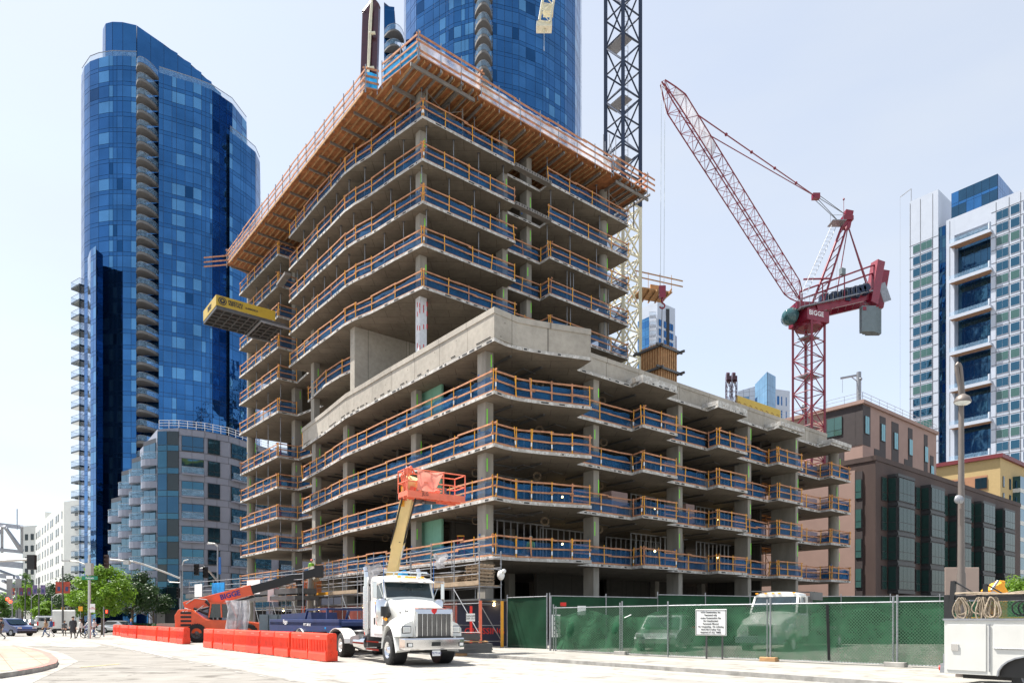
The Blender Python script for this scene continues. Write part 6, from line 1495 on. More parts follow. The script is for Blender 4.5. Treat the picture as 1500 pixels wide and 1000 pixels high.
# basket: corners
k0 = P(597, 726, 29.3); bx = Vector((.83, .56, 0)).normalized(); by = Vector((-.56, .83, 0)).normalized()
zb0 = k0.z+.05; BXL, BYL = 2.85, .95
def bk(i, j, z): return Vector((k0.x, k0.y, 0))+bx*i+by*j+Vector((0, 0, z))
a = MB()
a.add([bk(0, 0, zb0), bk(BXL, 0, zb0), bk(BXL, BYL, zb0), bk(0, BYL, zb0), bk(0, 0, zb0+.22), bk(BXL, 0, zb0+.22), bk(BXL, BYL, zb0+.22), bk(0, BYL, zb0+.22)], [(0, 3, 2, 1), (0, 1, 5, 4), (1, 2, 6, 5), (2, 3, 7, 6), (3, 0, 4, 7), (4, 5, 6, 7)])
for i in range(7): a.bar(bk(.1+i*.37, 0, zb0-.03), bk(.1+i*.37, BYL, zb0-.03), .05, .06)
for j in (0, .45, .9): a.bar(bk(0, j, zb0-.04), bk(BXL, j, zb0-.04), .06, .08)
a.build('basket_floor', 'coral_paint', BL)
a = MB(); H_ = 1.15
for zz in (.62, H_):
    for p, q in (((0, 0), (BXL, 0)), ((BXL, 0), (BXL, BYL)), ((BXL, BYL), (0, BYL)), ((0, BYL), (0, 0))): a.tube(bk(p[0], p[1], zb0+zz), bk(q[0], q[1], zb0+zz), .027, 6)
for i in (0, .55, 1.1, 1.75, BXL):
    for j in (0, BYL): a.tube(bk(i, j, zb0+.2), bk(i, j, zb0+H_), .027, 6)
a.build('basket_rail', 'coral_paint', BL)
a = MB(); 
for s in (0, .3, .6): a.path([bk(.05+s*.3, .1+s, zb0+.2), bk(-.02, .2+s*.7, zb0+.9), bk(.25, .2+s*.7, zb0+1.3), bk(.4, .15+s, zb0+1.0)], .04, 6)
a.box(bk(.12, .2, zb0+1.05), (.3, .3, .2)); a.bar(q2+Vector((.1, -.1, -.4)), bk(.4, .5, zb0+.1), .2, .2); a.build('control_box', 'coral_paint', BL)
a = MB(); n = 8; vs = []
for i in range(n+1):
    for j in range(6):
        t, s = i/n, j/5; xx = .42+t*(1.38-.55*(1-s)); vs.append(bk(xx, -.05-.06*math.sin(t*9+s*2)-.03*math.sin(s*7), zb0+.24+s*.96-(.12*math.sin(PI*t) if j == 5 else 0)))
a.add(vs, [(6*i+j, 6*i+6+j, 6*i+7+j, 6*i+1+j) for i in range(n) for j in range(5)], 0, True); a.build('draped_cloth', 'coral_cloth', BL)
text('JLG', .15, frame(bk(.85, -.012, zb0+.12), bx, -by), 'text_dark', BL); a = MB(); a.ball(bk(1.55, .3, zb0+.34), .18, 0, 8, .6); a.ball(bk(1.3, .35, zb0+.32), .14); a.build('bundle', 'coral_cloth', BL)
a = MB(); a.bar(bk(.6, .5, zb0-.15), bk(1.6, .55, zb0-.1), .2, .16); a.bar(bk(.9, .3, zb0-.22), bk(1.2, .6, zb0-.05), .12, .12); a.tube(bk(1.95, .3, zb0+.3), bk(1.95, .3, zb0+.55), .1, 8); a.build('basket_mount', 'hardware', BL)
# ---- scaffolding along the left face ------------------------------------------------------------------
SC0 = Vector((-1.72, 35.9, 0)); SL = Vector((-.63, .777, 0)).normalized(); SNN = Vector((.777, .63, 0))
SF = thing('scaffolding', 'grey tube scaffolding with timber decks along the street side of the podium', 'scaffolding', SC0)
def scp(i, j, z): return SC0+SL*i+SNN*j+Vector((0, 0, z))
NB = 15; BAY = 2.35
for i in range(NB+1):
    for j in (0, 1.45):
        a = MB(); zt = 5.75+(i % 3)*.15 if j == 0 else 5.3; a.tube(scp(i*BAY, j, 0), scp(i*BAY, j, zt), .03, 8)
        for z in (.4, 1.5, 2.5, 3.5, 4.1, 4.6, 5.2): a.tube(scp(i*BAY, j, z-.03), scp(i*BAY, j, z+.03), .055, 8)
        a.build('upright_tube', 'galv', SF)
a = MB()
for j, zs in ((0, (.45, 2.45, 3.35, 4.0, 4.55, 5.1, 5.6)), (1.45, (2.45, 3.35, 4.4, 5.0))):
    for z in zs: 
        for i in range(NB): a.tube(scp(i*BAY, j, z+rnd.uniform(-.03, .03)), scp((i+1)*BAY, j, z+rnd.uniform(-.03, .03)), .026, 6)
a.build('ledger_tube', 'galv', SF)
a = MB()
for i in range(NB+1):
    for z in (.45, 1.3, 2.45, 3.35, 4.3, 5.1): a.tube(scp(i*BAY, 0, z), scp(i*BAY, 1.45, z), .026, 6)
a.tube(scp(0, 0, 2.5), scp(0, 1.45, .5), .024, 6)
for i in range(0, NB, 2): a.tube(scp(i*BAY, -.03, .2 if i else .9), scp((i+1)*BAY, -.03, 3.3), .026, 6)
a.build('brace_tube', 'galv', SF)
a = MB()
for i in range(NB):
    for j in range(6): a.box(scp((i+.5)*BAY, .12+j*.24, 3.42), (BAY-.04, .22, .05), rz=math.atan2(SL.y, SL.x))
for i in range(NB): a.bar(scp(i*BAY, -.03, 3.55), scp((i+1)*BAY, -.03, 3.55), .04, .24) if i % 3 != 2 else None
a.build('plank_deck', 'pale_wood', SF)
a = MB(); a.prism([(p.x, p.y) for p in (scp(0, .1, 0), scp(NB*BAY, .1, 0), scp(NB*BAY, 3.2, 0), scp(0, 2.6, 0))], 2.62, 2.72); a.build('canopy', 'hardware', SF)
# goods on the scaffold
def goods(name, label, cat, fn, mats, p, group=None): a = MB(); fn(a); return tag(a.build(name, mats, loc=p), label, cat, group)
zr = math.atan2(SL.y, SL.x)
def lumber(a, c, L, n, m, w=.9): 
    for k in range(n):
        for j in range(4): a.box(c+Vector((0, 0, k*.07))+SNN*(j-1.5)*w/4+SL*rnd.uniform(-.1, .1), (L, w/4-.02, .05), (k+j) % len(m) if 0 else 0, rz=zr)
goods('lumber_stack', 'loose stack of grey boards on the scaffold beside the corner tower bay', 'lumber', lambda a: lumber(a, scp(3.6, .7, 3.5), 2.4, 10, [0]), 'pale_wood', scp(3.6, .7, 3.45))
goods('lumber_stack', 'long orange plank bundle lying on the scaffold deck above the blue trailer', 'lumber', lambda a: lumber(a, scp(20.5, .6, 3.5), 3.2, 3, [0]), 'post_yellow', scp(20.5, .6, 3.45))
def palstack(a, c, n, sk=.25):
    for k in range(n):
        z = c.z+k*.19; r_ = rnd.uniform(-.12, .12)+zr
        for j in range(5): a.box(Vector((c.x, c.y, z+.14))+SNN*(j-2)*.26, (1.15, .12, .025), rz=r_)
        for j in (-1, 0, 1): a.box(Vector((c.x, c.y, z+.07))+SL*j*.5, (.09, 1.1, .1), rz=r_)
        for j in (-1, 0, 1): a.box(Vector((c.x, c.y, z+.01))+SNN*j*.5, (1.15, .1, .02), rz=r_)
goods('pallet_stack', 'leaning stack of wooden pallets on the corner bay of the scaffold', 'pallets', lambda a: palstack(a, scp(.9, .7, 3.47), 6), 'pale_wood', scp(.9, .7, 3.47))
goods('crate', 'brown plywood crate on the scaffold behind the blue trailer', 'crate', lambda a: (a.box(scp(27.0, .8, 4.2), (2.4, 1.0, 1.45), rz=zr), [a.box(scp(25.9+i*1.1, .28, 4.2), (.1, .06, 1.45), 1, rz=zr) for i in range(3)]), ['ply', 'wood'], scp(27, .8, 3.47))
goods('crate', 'smaller brown plywood crate left of the tall blue-netted corner on the scaffold', 'crate', lambda a: (a.box(scp(23.9, .8, 4.1), (1.6, 1.0, 1.25), rz=zr), a.box(scp(23.9, .28, 4.1), (.1, .06, 1.25), 1, rz=zr)), ['ply', 'wood'], scp(23.9, .8, 3.47))
goods('block_pallet', 'pale pallet of blocks on the far left scaffold deck', 'blocks', lambda a: [a.box(scp(31+i*.5, .6, 3.65+j*.28), (.44, .6, .26), rz=zr) for i in range(4) for j in range(2)], 'stone_tan', scp(31, .6, 3.47))
def rag(a, c, s=.5):
    n = 7; vs = [c+Vector((math.sin(i*2.1+j)*s*.35, rnd.uniform(-.1, .1), -j*s*.3+math.cos(i)*s*.2))+SL*(i-3)*s*.28 for i in range(n) for j in range(5)]
    a.add(vs, [(5*i+j, 5*i+5+j, 5*i+6+j, 5*i+1+j) for i in range(n-1) for j in range(4)], 0, True)
goods('plastic_bag', 'blue and white plastic bag lying on the scaffold rail above the truck', 'bag', lambda a: rag(a, scp(8.5, 0, 4.6), .8), 'blue_tarp', scp(8.5, 0, 4.3))
goods('plastic_bag', 'crumpled white plastic bag tied to the scaffold rail right of the boom', 'bag', lambda a: rag(a, scp(3.7, -.05, 5.3), .6), 'clear_sheet', scp(3.7, 0, 5.0))
goods('plastic_bag', 'long white plastic strip hanging from the scaffold upright left of the boom', 'bag', lambda a: rag(a, scp(11.8, -.05, 5.2), .9), 'clear_sheet', scp(11.8, 0, 4.6))
goods('plastic_bag', 'white bag tied to the corner upright of the scaffold above the orange post', 'bag', lambda a: (a.ball(scp(0, 1.45, 4.0), .2, 0, 8, 1.4), a.ball(scp(-.25, 1.45, 4.2), .12)), 'sign_white', scp(0, 1.45, 3.6))
goods('debris_chute', 'grey fabric column wrap leaning against the scaffold above the blue trailer', 'chute', lambda a: (a.tube(scp(21.7, -.3, .3), scp(21.2, -.3, 5.6), .26, 10), a.tube(scp(21.2, -.3, 5.5), scp(20.3, -.3, 4.6), .24, 10)), 'column', scp(21.7, -.3, .3))
goods('ladder', 'orange fibreglass ladder leaning beside the grey chute on the scaffold', 'ladder', lambda a: (a.bar(scp(23.2, -.5, .2), scp(23.0, -.1, 4.6), .06, .06), a.bar(scp(22.7, -.5, .2), scp(22.5, -.1, 4.6), .06, .06), [a.bar(scp(23.2-.04*i, -.5+.08*i*.4, .4+i*.4), scp(22.7-.04*i, -.5+.08*i*.4, .4+i*.4), .03, .03) for i in range(10)]), 'orange_paint', scp(23, -.5, 0))
# protective posts, sign post
for j, m_, lab in ((0, 'orange_paint', 'red protective sleeve on the scaffold upright beside the notice post'), (1.45, 'post_yellow', 'orange protective sleeve on the rightmost scaffold upright by the green fence')):
    goods('protective_post', lab, 'post', lambda a: a.box(scp(-.1, j, 1.3), (.16, .16, 2.6)), 'coral_paint' if j == 0 else 'post_yellow', scp(-.1, j, 0))
sp = Vector((X(690, 35), 35, 0)); SG = thing('notice_post', 'small white notice on a red post in front of the scaffold', 'sign', sp)
a = MB(); a.box(sp+Vector((0, 0, 1.15)), (.13, .10, 2.3)); a.build('post', 'red_sign', SG); a = MB(); a.box(sp+Vector((-.02, -.08, 1.72)), (.45, .02, .4)); sg = a.build('notice', 'sign_white', SG); text('DANGER\nKEEP OUT', .09, frame(sp+Vector((-.02, -.095, 1.72)), (1, 0, 0), (0, -1, 0)), 'text_dark', sg)
# hoarding boards under the podium
HO = thing('site_hoarding', 'dark maroon plywood hoarding behind the scaffold at street level', 'hoarding', (-9, 50, 0)); a = MB()
hp = [p+Vector((.5, .4, 0)) for p in POD_LEFT]
for p, q in zip(hp, hp[1:]): a.bar(p+Vector((0, 0, 1.35)), q+Vector((0, 0, 1.35)), .06, 2.7)
a.bar(hp[0]+Vector((0, 0, 1.35)), hp[0]+U*2+Vector((0, 0, 1.35)), .06, 2.7); a.build('board', 'hoard_red', HO)
for i in (1.2, 9.5, 17, 25, 33):
    a = MB(); a.ball(scp(i, 1.9, 2.45), .09); tag(a.build('work_light', 'lamp_warm', loc=scp(i, 1.9, 2.45)), 'glowing round work lamp under the scaffold canopy, %s from the corner' % ordn[int(i//8)], 'lamp', 'work lamps under the scaffold canopy')
bn = Vector((-1.9, 38.4, 0)); BN = thing('site_banner', 'dark navy banner with red capitals hanging behind the corner bay of the scaffold', 'banner', bn)
a = MB(); a.bar(bn+Vector((-1.2, .2, 1.35)), bn+Vector((1.6, -.2, 1.35)), .03, 2.5); a.build('fabric', 'banner_navy', BN); text('CROSSING', .34, frame(bn+Vector((.35, -.06, .95)), (1, -.14, 0), (-.14, -1, 0)), 'text_red', BN, bold=.008)
# stacks beside the truck
pw = Vector((-1.75, 30.6, 0))
goods('panel_stack', 'low stack of dark panels on a wooden pallet right of the white truck bumper', 'panels', lambda a: ([a.box(pw+Vector((0, 0, .05+.0*i)), (1.5, .1, .1), 1, rz=.2) for i in range(1)], [a.box(pw+Vector((rnd.uniform(-.03, .03), 0, .16+i*.06)), (1.55, 1.1, .05), 0, rz=.25+rnd.uniform(-.03, .03)) for i in range(7)], [a.box(pw+Vector((0, (j-1)*.5, .06)), (1.5, .1, .12), 1, rz=.25) for j in range(3)], a.box(pw+Vector((-.1, .1, .62)), (1.45, .9, .04), 1, rz=.2), [a.box(pw+Vector((-.3+rnd.uniform(-.03, .03), .3, .7+i*.06)), (1.2, .9, .05), 0, rz=.1) for i in range(5)], a.box(pw+Vector((-.3, .3, 1.02)), (1.2, .9, .03), 2, rz=.1)), ['hardware', 'wood', 'pink_wrap'], pw)
goods('cabinet_row', 'grey steel electrical cabinets standing behind the near orange barriers', 'cabinet', lambda a: [(a.box((X(389+i*13, 42.5), 42.5+i*.1, 1.05), (.53, .7, 1.75), 0), a.box((X(393+i*13, 42.1), 42.1+i*.1, 1.2), (.04, .04, .2), 1)) for i in range(4)], ['grey_box', 'hardware'], (X(405, 42.5), 42.5, 0))
def sheet(a):
    n = 12; vs = []
    for i in range(n+1):
        for j in range(7): vs.append((X(330+i*3, 46)+.1*math.sin(j+i), 46+.25*math.sin(i*1.3+j*.5), 2.9-j*.42-.25*math.sin(i*.6)*(j == 6)))
    a.add(vs, [(7*i+j, 7*i+7+j, 7*i+8+j, 7*i+1+j) for i in range(n) for j in range(6)], 0, True)
goods('plastic_sheet', 'translucent grey plastic sheet hanging behind the orange telescopic handler', 'sheet', sheet, 'clear_sheet', (X(348, 46), 46, 0))
goods('rubble_bags', 'heap of crumpled white bags behind the near orange barriers left of the trailer', 'bags', lambda a: [a.ball((X(425+i*5, 37.5), 37.5+rnd.uniform(-.3, .3), .9+rnd.uniform(0, .3)), rnd.uniform(.2, .35), 0, 6) for i in range(6)], 'clear_sheet', (X(435, 37.5), 37.5, .5))
goods('pallet_load', 'grey banded pallet load left of the orange telescopic handler', 'pallet load', lambda a: (a.box((X(247, 54), 54, .8), (1.4, 1, 1.0)), a.box((X(236, 54), 54, .4), (1.6, 1, .5), 1)), ['stone_tan', 'pale_wood'], (X(245, 54), 54, 0))
# hoist cage stair tower at left between wing and scaffold: tube handrails above the pavement
PR = thing('street_canopy', 'long grey pedestrian canopy with handrails and banners beyond the orange boom', 'canopy', (X(330, 58), 58, 0)); a = MB()
c0, c1 = Vector((X(285, 62), 62, 3.2)), Vector((X(450, 50), 50, 3.2)); a.bar(c0, c1, 2.0, .3); a.bar(c0+Vector((0, 0, .5)), c1+Vector((0, 0, .5)), 1.6, .4); a.build('deck', 'hardware', PR)
a = MB()
for zz in (.9, 1.3, 1.7): a.tube(c0+Vector((0, -1, zz)), c1+Vector((0, -1, zz)), .03, 6)
for i in range(9): c = c0.lerp(c1, i/8)+Vector((0, -1, 0)); a.tube(c-Vector((0, 0, 3.2)), c+Vector((0, 0, 1.8)), .04, 6)
a.build('handrail', 'galv', PR)
a = MB(); 
for i, (t, w_) in enumerate(((.1, 1.4), (.3, 2.2), (.62, 2.0))): c = c0.lerp(c1, t)+Vector((0, -1.06, .95)); a.box(c, (w_, .03, 1.1), i % 2, rz=math.atan2((c1-c0).y, (c1-c0).x))
a.build('banner', ['sign_white', 'blue_tarp'], PR)
a = MB(); c = c0.lerp(c1, .78)+Vector((0, -1.1, .6)); a.box(c, (.8, .03, 1.7)); nb = a.build('notice', 'sign_white', PR); text('NO\nPARKING', .16, frame(c+Vector((0, -.03, .3)), (1, 0, 0), (0, -1, 0)), 'text_red', nb)
# ---- fences ---------------------------------------------------------------------------------------------
m, nt, b = nodes('chain_link')                               # woven wire: diamonds of wire with open air between
tc = N(nt, 'ShaderNodeUVMap'); 
def wv_(rot):
    mp = N(nt, 'ShaderNodeMapping'); mp.inputs['Rotation'].default_value = (0, 0, rot); nt.links.new(tc.outputs[0], mp.inputs['Vector'])
    wv = N(nt, 'ShaderNodeTexWave', wave_type='BANDS'); wv.inputs['Scale'].default_value = 1/.07/2/PI*2*PI/6.2832*1.0*PI/1.0/1.6; nt.links.new(mp.outputs[0], wv.inputs['Vector'])
    g_ = N(nt, 'ShaderNodeMath', operation='GREATER_THAN'); g_.inputs[1].default_value = .955; nt.links.new(wv.outputs['Fac'], g_.inputs[0]); return g_.outputs[0]
mx = N(nt, 'ShaderNodeMath', operation='MAXIMUM'); nt.links.new(wv_(R(42)), mx.inputs[0]); nt.links.new(wv_(R(-42)), mx.inputs[1])
nt.links.new(mx.outputs[0], b.inputs['Alpha']); b.inputs['Base Color'].default_value = (.07, .13, .08, 1); b.inputs['Metallic'].default_value = .1; b.inputs['Roughness'].default_value = .5
def add_uv(o, L, Hh, nx, ny):
    uvl = o.data.uv_layers.new(name='UVMap')
    for poly in o.data.polygons:
        for li in poly.loop_indices:
            vi = o.data.loops[li].vertex_index; uvl.data[li].uv = ((vi//(ny+1))*L/nx, (vi % (ny+1))*Hh/ny)
def cloth(parent, p, q, z0, z1, m, sag=.0, wr=.05, name='mesh_screen', off=.0, base=0):
    L = (q-p).length; d = (q-p)/L; n_ = nrm(d); nx, ny = max(8, int(L/.18)), 10; vs = []
    ph = rnd.uniform(0, 9)
    for i in range(nx+1):
        for j in range(ny+1):
            t, s = i/nx, j/ny; w_ = wr*(math.sin(t*L*2.1+ph+s*2.5)*.6+math.sin(t*L*4.7+ph*2-s*4)*.4)*(.3+.9*math.sin(PI*s))
            top = z1-sag*(.5+.5*math.sin(t*L*1.9+ph))*s
            vs.append(p+d*t*L-n_*(off+w_+wr*.6)+Vector((0, 0, z0+(top-z0)*s)))
    a = MB(); a.add(vs, [(i*(ny+1)+j, (i+1)*(ny+1)+j, (i+1)*(ny+1)+j+1, i*(ny+1)+j+1) for i in range(nx) for j in range(ny)], 0, True)
    return a.build(name, m, parent)
def wirenet(parent, p, q, z0, z1):
    L = (q-p).length; a = MB(); a.add([p+Vector((0, 0, z0)), p+Vector((0, 0, z1)), q+Vector((0, 0, z0)), q+Vector((0, 0, z1))], [(0, 2, 3, 1)]); o = a.build('wire_mesh', 'chain_link', parent); add_uv(o, L, z1-z0, 1, 1); return o
FN = thing('chain_link_fence', 'near chain link fence with torn green screening, steel posts and concrete feet', 'fence', (6, 26.6, 0))
fp = [Vector(p) for p in ((1.95, 32.1, .13), (4.55, 28.75, .13), (6.1, 26.7, .13), (9.05, 24.2, .13), (11.95, 21.4, .13), (17.6, 16.0, .13))]
for i in range(len(fp)-1):
    p, q = V2(fp[i]), V2(fp[i+1]); n_ = nrm((q-p).normalized())
    wirenet(FN, p+n_*.04, q+n_*.04, .2, 2.13)
    cloth(FN, p, q, .2, (2.02, 1.98, 2.12, 2.13, 2.13)[i], 'green_mesh', (.25, .28, .05, .04, .04)[i], (.22, .20, .07, .05, .05)[i])
    a = MB(); a.tube(p+Vector((0, 0, 2.15)), q+Vector((0, 0, 2.15)), .022, 8); a.tube(p+Vector((0, 0, .2)), q+Vector((0, 0, .2)), .016, 6); a.build('top_rail', 'galv', FN)
for i, p in enumerate(fp[:-1]):
    for k in ((0,) if i in (0, 2) else (0, 1)):
        c = V2(p)+SD*(.12*k); a = MB(); a.tube(c+Vector((0, 0, .12)), c+Vector((0, 0, 2.32+.06*k)), .03, 10); a.build('post', 'galv', FN)
    if i in (1, 3, 4): a = MB(); a.box(V2(p)+Vector((.05, -.05, .20)), (.62, .28, .16), rz=SA); a.build('foot', 'curb_stone' if i != 3 else 'wood', FN, bevel=.02)
a = MB(); c = V2(fp[3]).lerp(V2(fp[4]), .52); n_ = nrm((fp[4]-fp[3]).normalized()); a.bar(c+n_*.07+Vector((.03, 0, .25)), c+n_*.07+Vector((-.03, 0, 2.1)), .09, .03); a.build('strap', 'black', FN)
a = MB(); c = P(919, 900.5, 28.0); a.bar(c+Vector((-.13, -.1, -.1)), c+Vector((.13, -.1, .02)), .02, .2, up=Vector((0, -1, 0))) ; a.build('paper_note', 'sign_white', FN)
# notice board on the fence
sb = V2(fp[2]).lerp(V2(fp[3]), .47)+nrm((fp[3]-fp[2]).normalized())*.12; dx = (fp[3]-fp[2]).normalized(); dn = nrm(dx)
SB = thing('notice_board', 'white site rules notice board with eight lines of text on the green fence', 'sign', sb); a = MB(); T = frame(sb+Vector((0, 0, 1.50)), dx, dn)
a.box((0, 0, 0), (1.22, .98, .03), T=T); a.build('board', 'sign_white', SB, bevel=.03); a = MB()
for (x0, y0, x1, y1) in ((-.58, -.46, .58, -.46), (-.58, .46, .58, .46), (-.58, -.46, -.58, .46), (.58, -.46, .58, .46)): a.bar(T @ Vector((x0, y0, .02)), T @ Vector((x1, y1, .02)), .015, .015)
a.build('border', 'text_dark', SB)
for i, l in enumerate(('NTK Construction, Inc.', 'Personnel only', 'Active Construction Site', 'No Unauthorized', 'Personnel Allowed', 'No Trespassing - No Loitering', 'Hard Hat & Safety Vest', 'Required AT ALL TIMES')):
    text(l, .062, T @ Matrix.Translation((0, .375-i*.107, .02)), 'text_dark', SB, xs=.93, bold=.0015)
a = MB()
for x in (-.2, .42): c = T @ Vector((x, 0, -.06)); a.bar(Vector((c.x, c.y, .14)), Vector((c.x, c.y, 1.9)), .06, .04)
a.build('support', 'hardware', SB)
FB = thing('screened_fence', 'tall fence fully covered with dark green screening behind the chain link fence', 'fence', (5, 35, 0))
bp_ = [Vector(p) for p in ((-.25, 36.4, 0), (1.75, 34.2, 0))]; 
for p, q, zt in ((bp_[0], bp_[1], 2.75), (Vector((1.9, 34.4, 0)), Vector((8, 37.5, 0)), 2.78), (Vector((8, 37.5, 0)), Vector((17, 41.5, 0)), 2.95), (Vector((17, 41.5, 0)), Vector((29, 41.5, 0)), 3.0)):
    cloth(FB, p, q, .05, zt, 'green_dense', .02, .04); k = max(1, int((q-p).length/2.9)); a = MB(); a.tube(p+Vector((0, 0, zt+.02)), q+Vector((0, 0, zt+.02)), .025, 6); a.build('top_rail', 'galv', FB)
    for i in range(k+1): c = p.lerp(q, i/k); a = MB(); a.tube(c, c+Vector((0, 0, zt+.18)), .03, 8); a.build('post', 'galv', FB)
gp = Vector((1.95, 33.3, 0)); GN = thing('gate_notice', 'narrow white notice sheets and a red sign on the gate post of the green fence', 'sign', gp); a = MB(); a.box(gp+Vector((.2, 0, 1.3)), (.42, .03, 1.1)); a.box(gp+Vector((1.45, 0, 2.05)), (.4, .03, .45)); gs = a.build('sheet', 'sign_white', GN)
a = MB(); a.box(gp+Vector((.55, -.01, 2.35)), (.28, .03, .18)); a.build('red_plate', 'red_sign', GN)
a = MB(); 
for i in range(9): a.box(gp+Vector((.1+.16*(i % 2), -.02, 1.75-i*.11)), (.1, .012, .05))
a.build('printed_mark', 'text_dark', GN)
pc_ = Vector((1.82, 32.4, 0)); 
for k, x in enumerate((0, .25)): goods('gate_post', ['thick steel gate post between the tall green fence and the chain link fence', 'second slimmer steel gate post beside the thick gate post'][k], 'post', lambda a: a.tube(pc_+Vector((x, -.1*k, 0)), pc_+Vector((x, -.1*k, 2.75-.5*k)), .055-.015*k, 10), 'galv', pc_+Vector((x, 0, 0)))
# ==== vehicles, trees, poles, people ====================================================================
# truck parked inside the fence
IT = thing('flatbed_truck', 'white medium truck with a long flatbed parked behind the green fence', 'truck', (11.6, 31.9, 0), R(-40), local=True)
a = MB(); loft(a, [ring(.0, .95, .75, 1.35, .05), ring(.35, 1.02, .7, 1.62, .06), ring(1.7, 1.08, .8, 1.85, .08)], 0, True); a.build('hood', 'white_paint', IT)
a = MB(); loft(a, [ring(1.6, 1.12, .8, 1.9, .05), ring(1.75, 1.15, .8, 1.95), ring(3.4, 1.15, .8, 1.95)], 0); loft(a, [ring(2.15, 1.02, 2.72, 2.85, .05), ring(2.5, 1.05, 2.7, 2.92, .06), ring(3.4, 1.05, 2.7, 2.9, .05)], 0, True)
for s in (-1, 1): a.bar((s*1.1, 1.72, 1.9), (s*1.02, 2.2, 2.75), .1, .09); a.b2((s*1.12, 3.1, 1.9), (s*1.03, 3.4, 2.75)); a.b2((s*1.12, 2.3, 1.9), (s*1.05, 2.38, 2.75))
a.b2((-1.1, 3.32, 1.9), (1.1, 3.4, 2.75)); a.build('cab', 'white_paint', IT, bevel=.02)
a = MB(); a.add([(-1.05, 1.72, 1.97), (1.05, 1.72, 1.97), (1.0, 2.18, 2.74), (-1.0, 2.18, 2.74)], [(0, 1, 2, 3)]); a.add([(1.1, 1.9, 1.95), (1.1, 3.1, 1.95), (1.05, 3.1, 2.7), (1.05, 2.3, 2.7)], [(0, 1, 2, 3)]); a.build('windscreen', 'glass_wind', IT)
a = MB()
for s in (-1, 1): loft(a, [[(s*.85, .1, .7), (s*1.2, .2, .7), (s*1.2, .2, 1.05), (s*.85, .1, 1.15)], [(s*.85, .7, .75), (s*1.22, .7, .9), (s*1.22, .7, 1.35), (s*.85, .7, 1.5)], [(s*.85, 1.3, .95), (s*1.22, 1.3, 1.0), (s*1.2, 1.3, 1.4), (s*.85, 1.3, 1.6)], [(s*.85, 1.75, .7), (s*1.2, 1.75, .7), (s*1.2, 1.75, 1.1), (s*.85, 1.75, 1.3)]], 0, True)
a.build('fender', 'white_paint', IT)
a = MB(); a.b2((-1.15, -.12, .5), (1.15, .1, .8)); a.build('bumper', 'grey_box', IT); a = MB(); a.b2((-.55, -.03, .85), (.55, .03, 1.3)); a.build('grille', 'black', IT)
for s in (-1, 1): a = MB(); a.box((s*.85, .0, 1.1), (.35, .12, .2)); a.build('headlight', 'lens', IT); wheel(IT, (s*1.02, 1.1, .5), .5, .3, rim='sign_white', side=s); wheel(IT, (s*1.0, 8.6, .5), .5, .5, rim='sign_white', side=s); a = MB(); a.b2((s*1.45, 2.0, 1.9), (s*1.2, 2.08, 2.35)); a.build('mirror', 'black', IT)
for x in (-.5, -.15, .15, .85, -.95): a = MB(); a.box((x, 2.15, 2.9), (.12, .08, .05)); a.build('roof_light', 'amber', IT)
a = MB(); a.b2((-1.2, 3.7, 1.05), (1.2, 10.8, 1.2)); a.b2((-.45, 3.4, .7), (.45, 10.5, 1.0)); a.b2((-1.2, 3.75, 1.2), (1.2, 3.85, 2.75)); a.bar((-1.2, 2.0, 3.02), (1.2, 4.2, 2.98), .1, .05); a.b2((1.12, 3.7, 2.6), (1.2, 5.6, 3.0)); a.tube((.9, 4.1, .65), (.9, 5.5, .65), .28, 14); a.build('flatbed', 'hardware', IT)
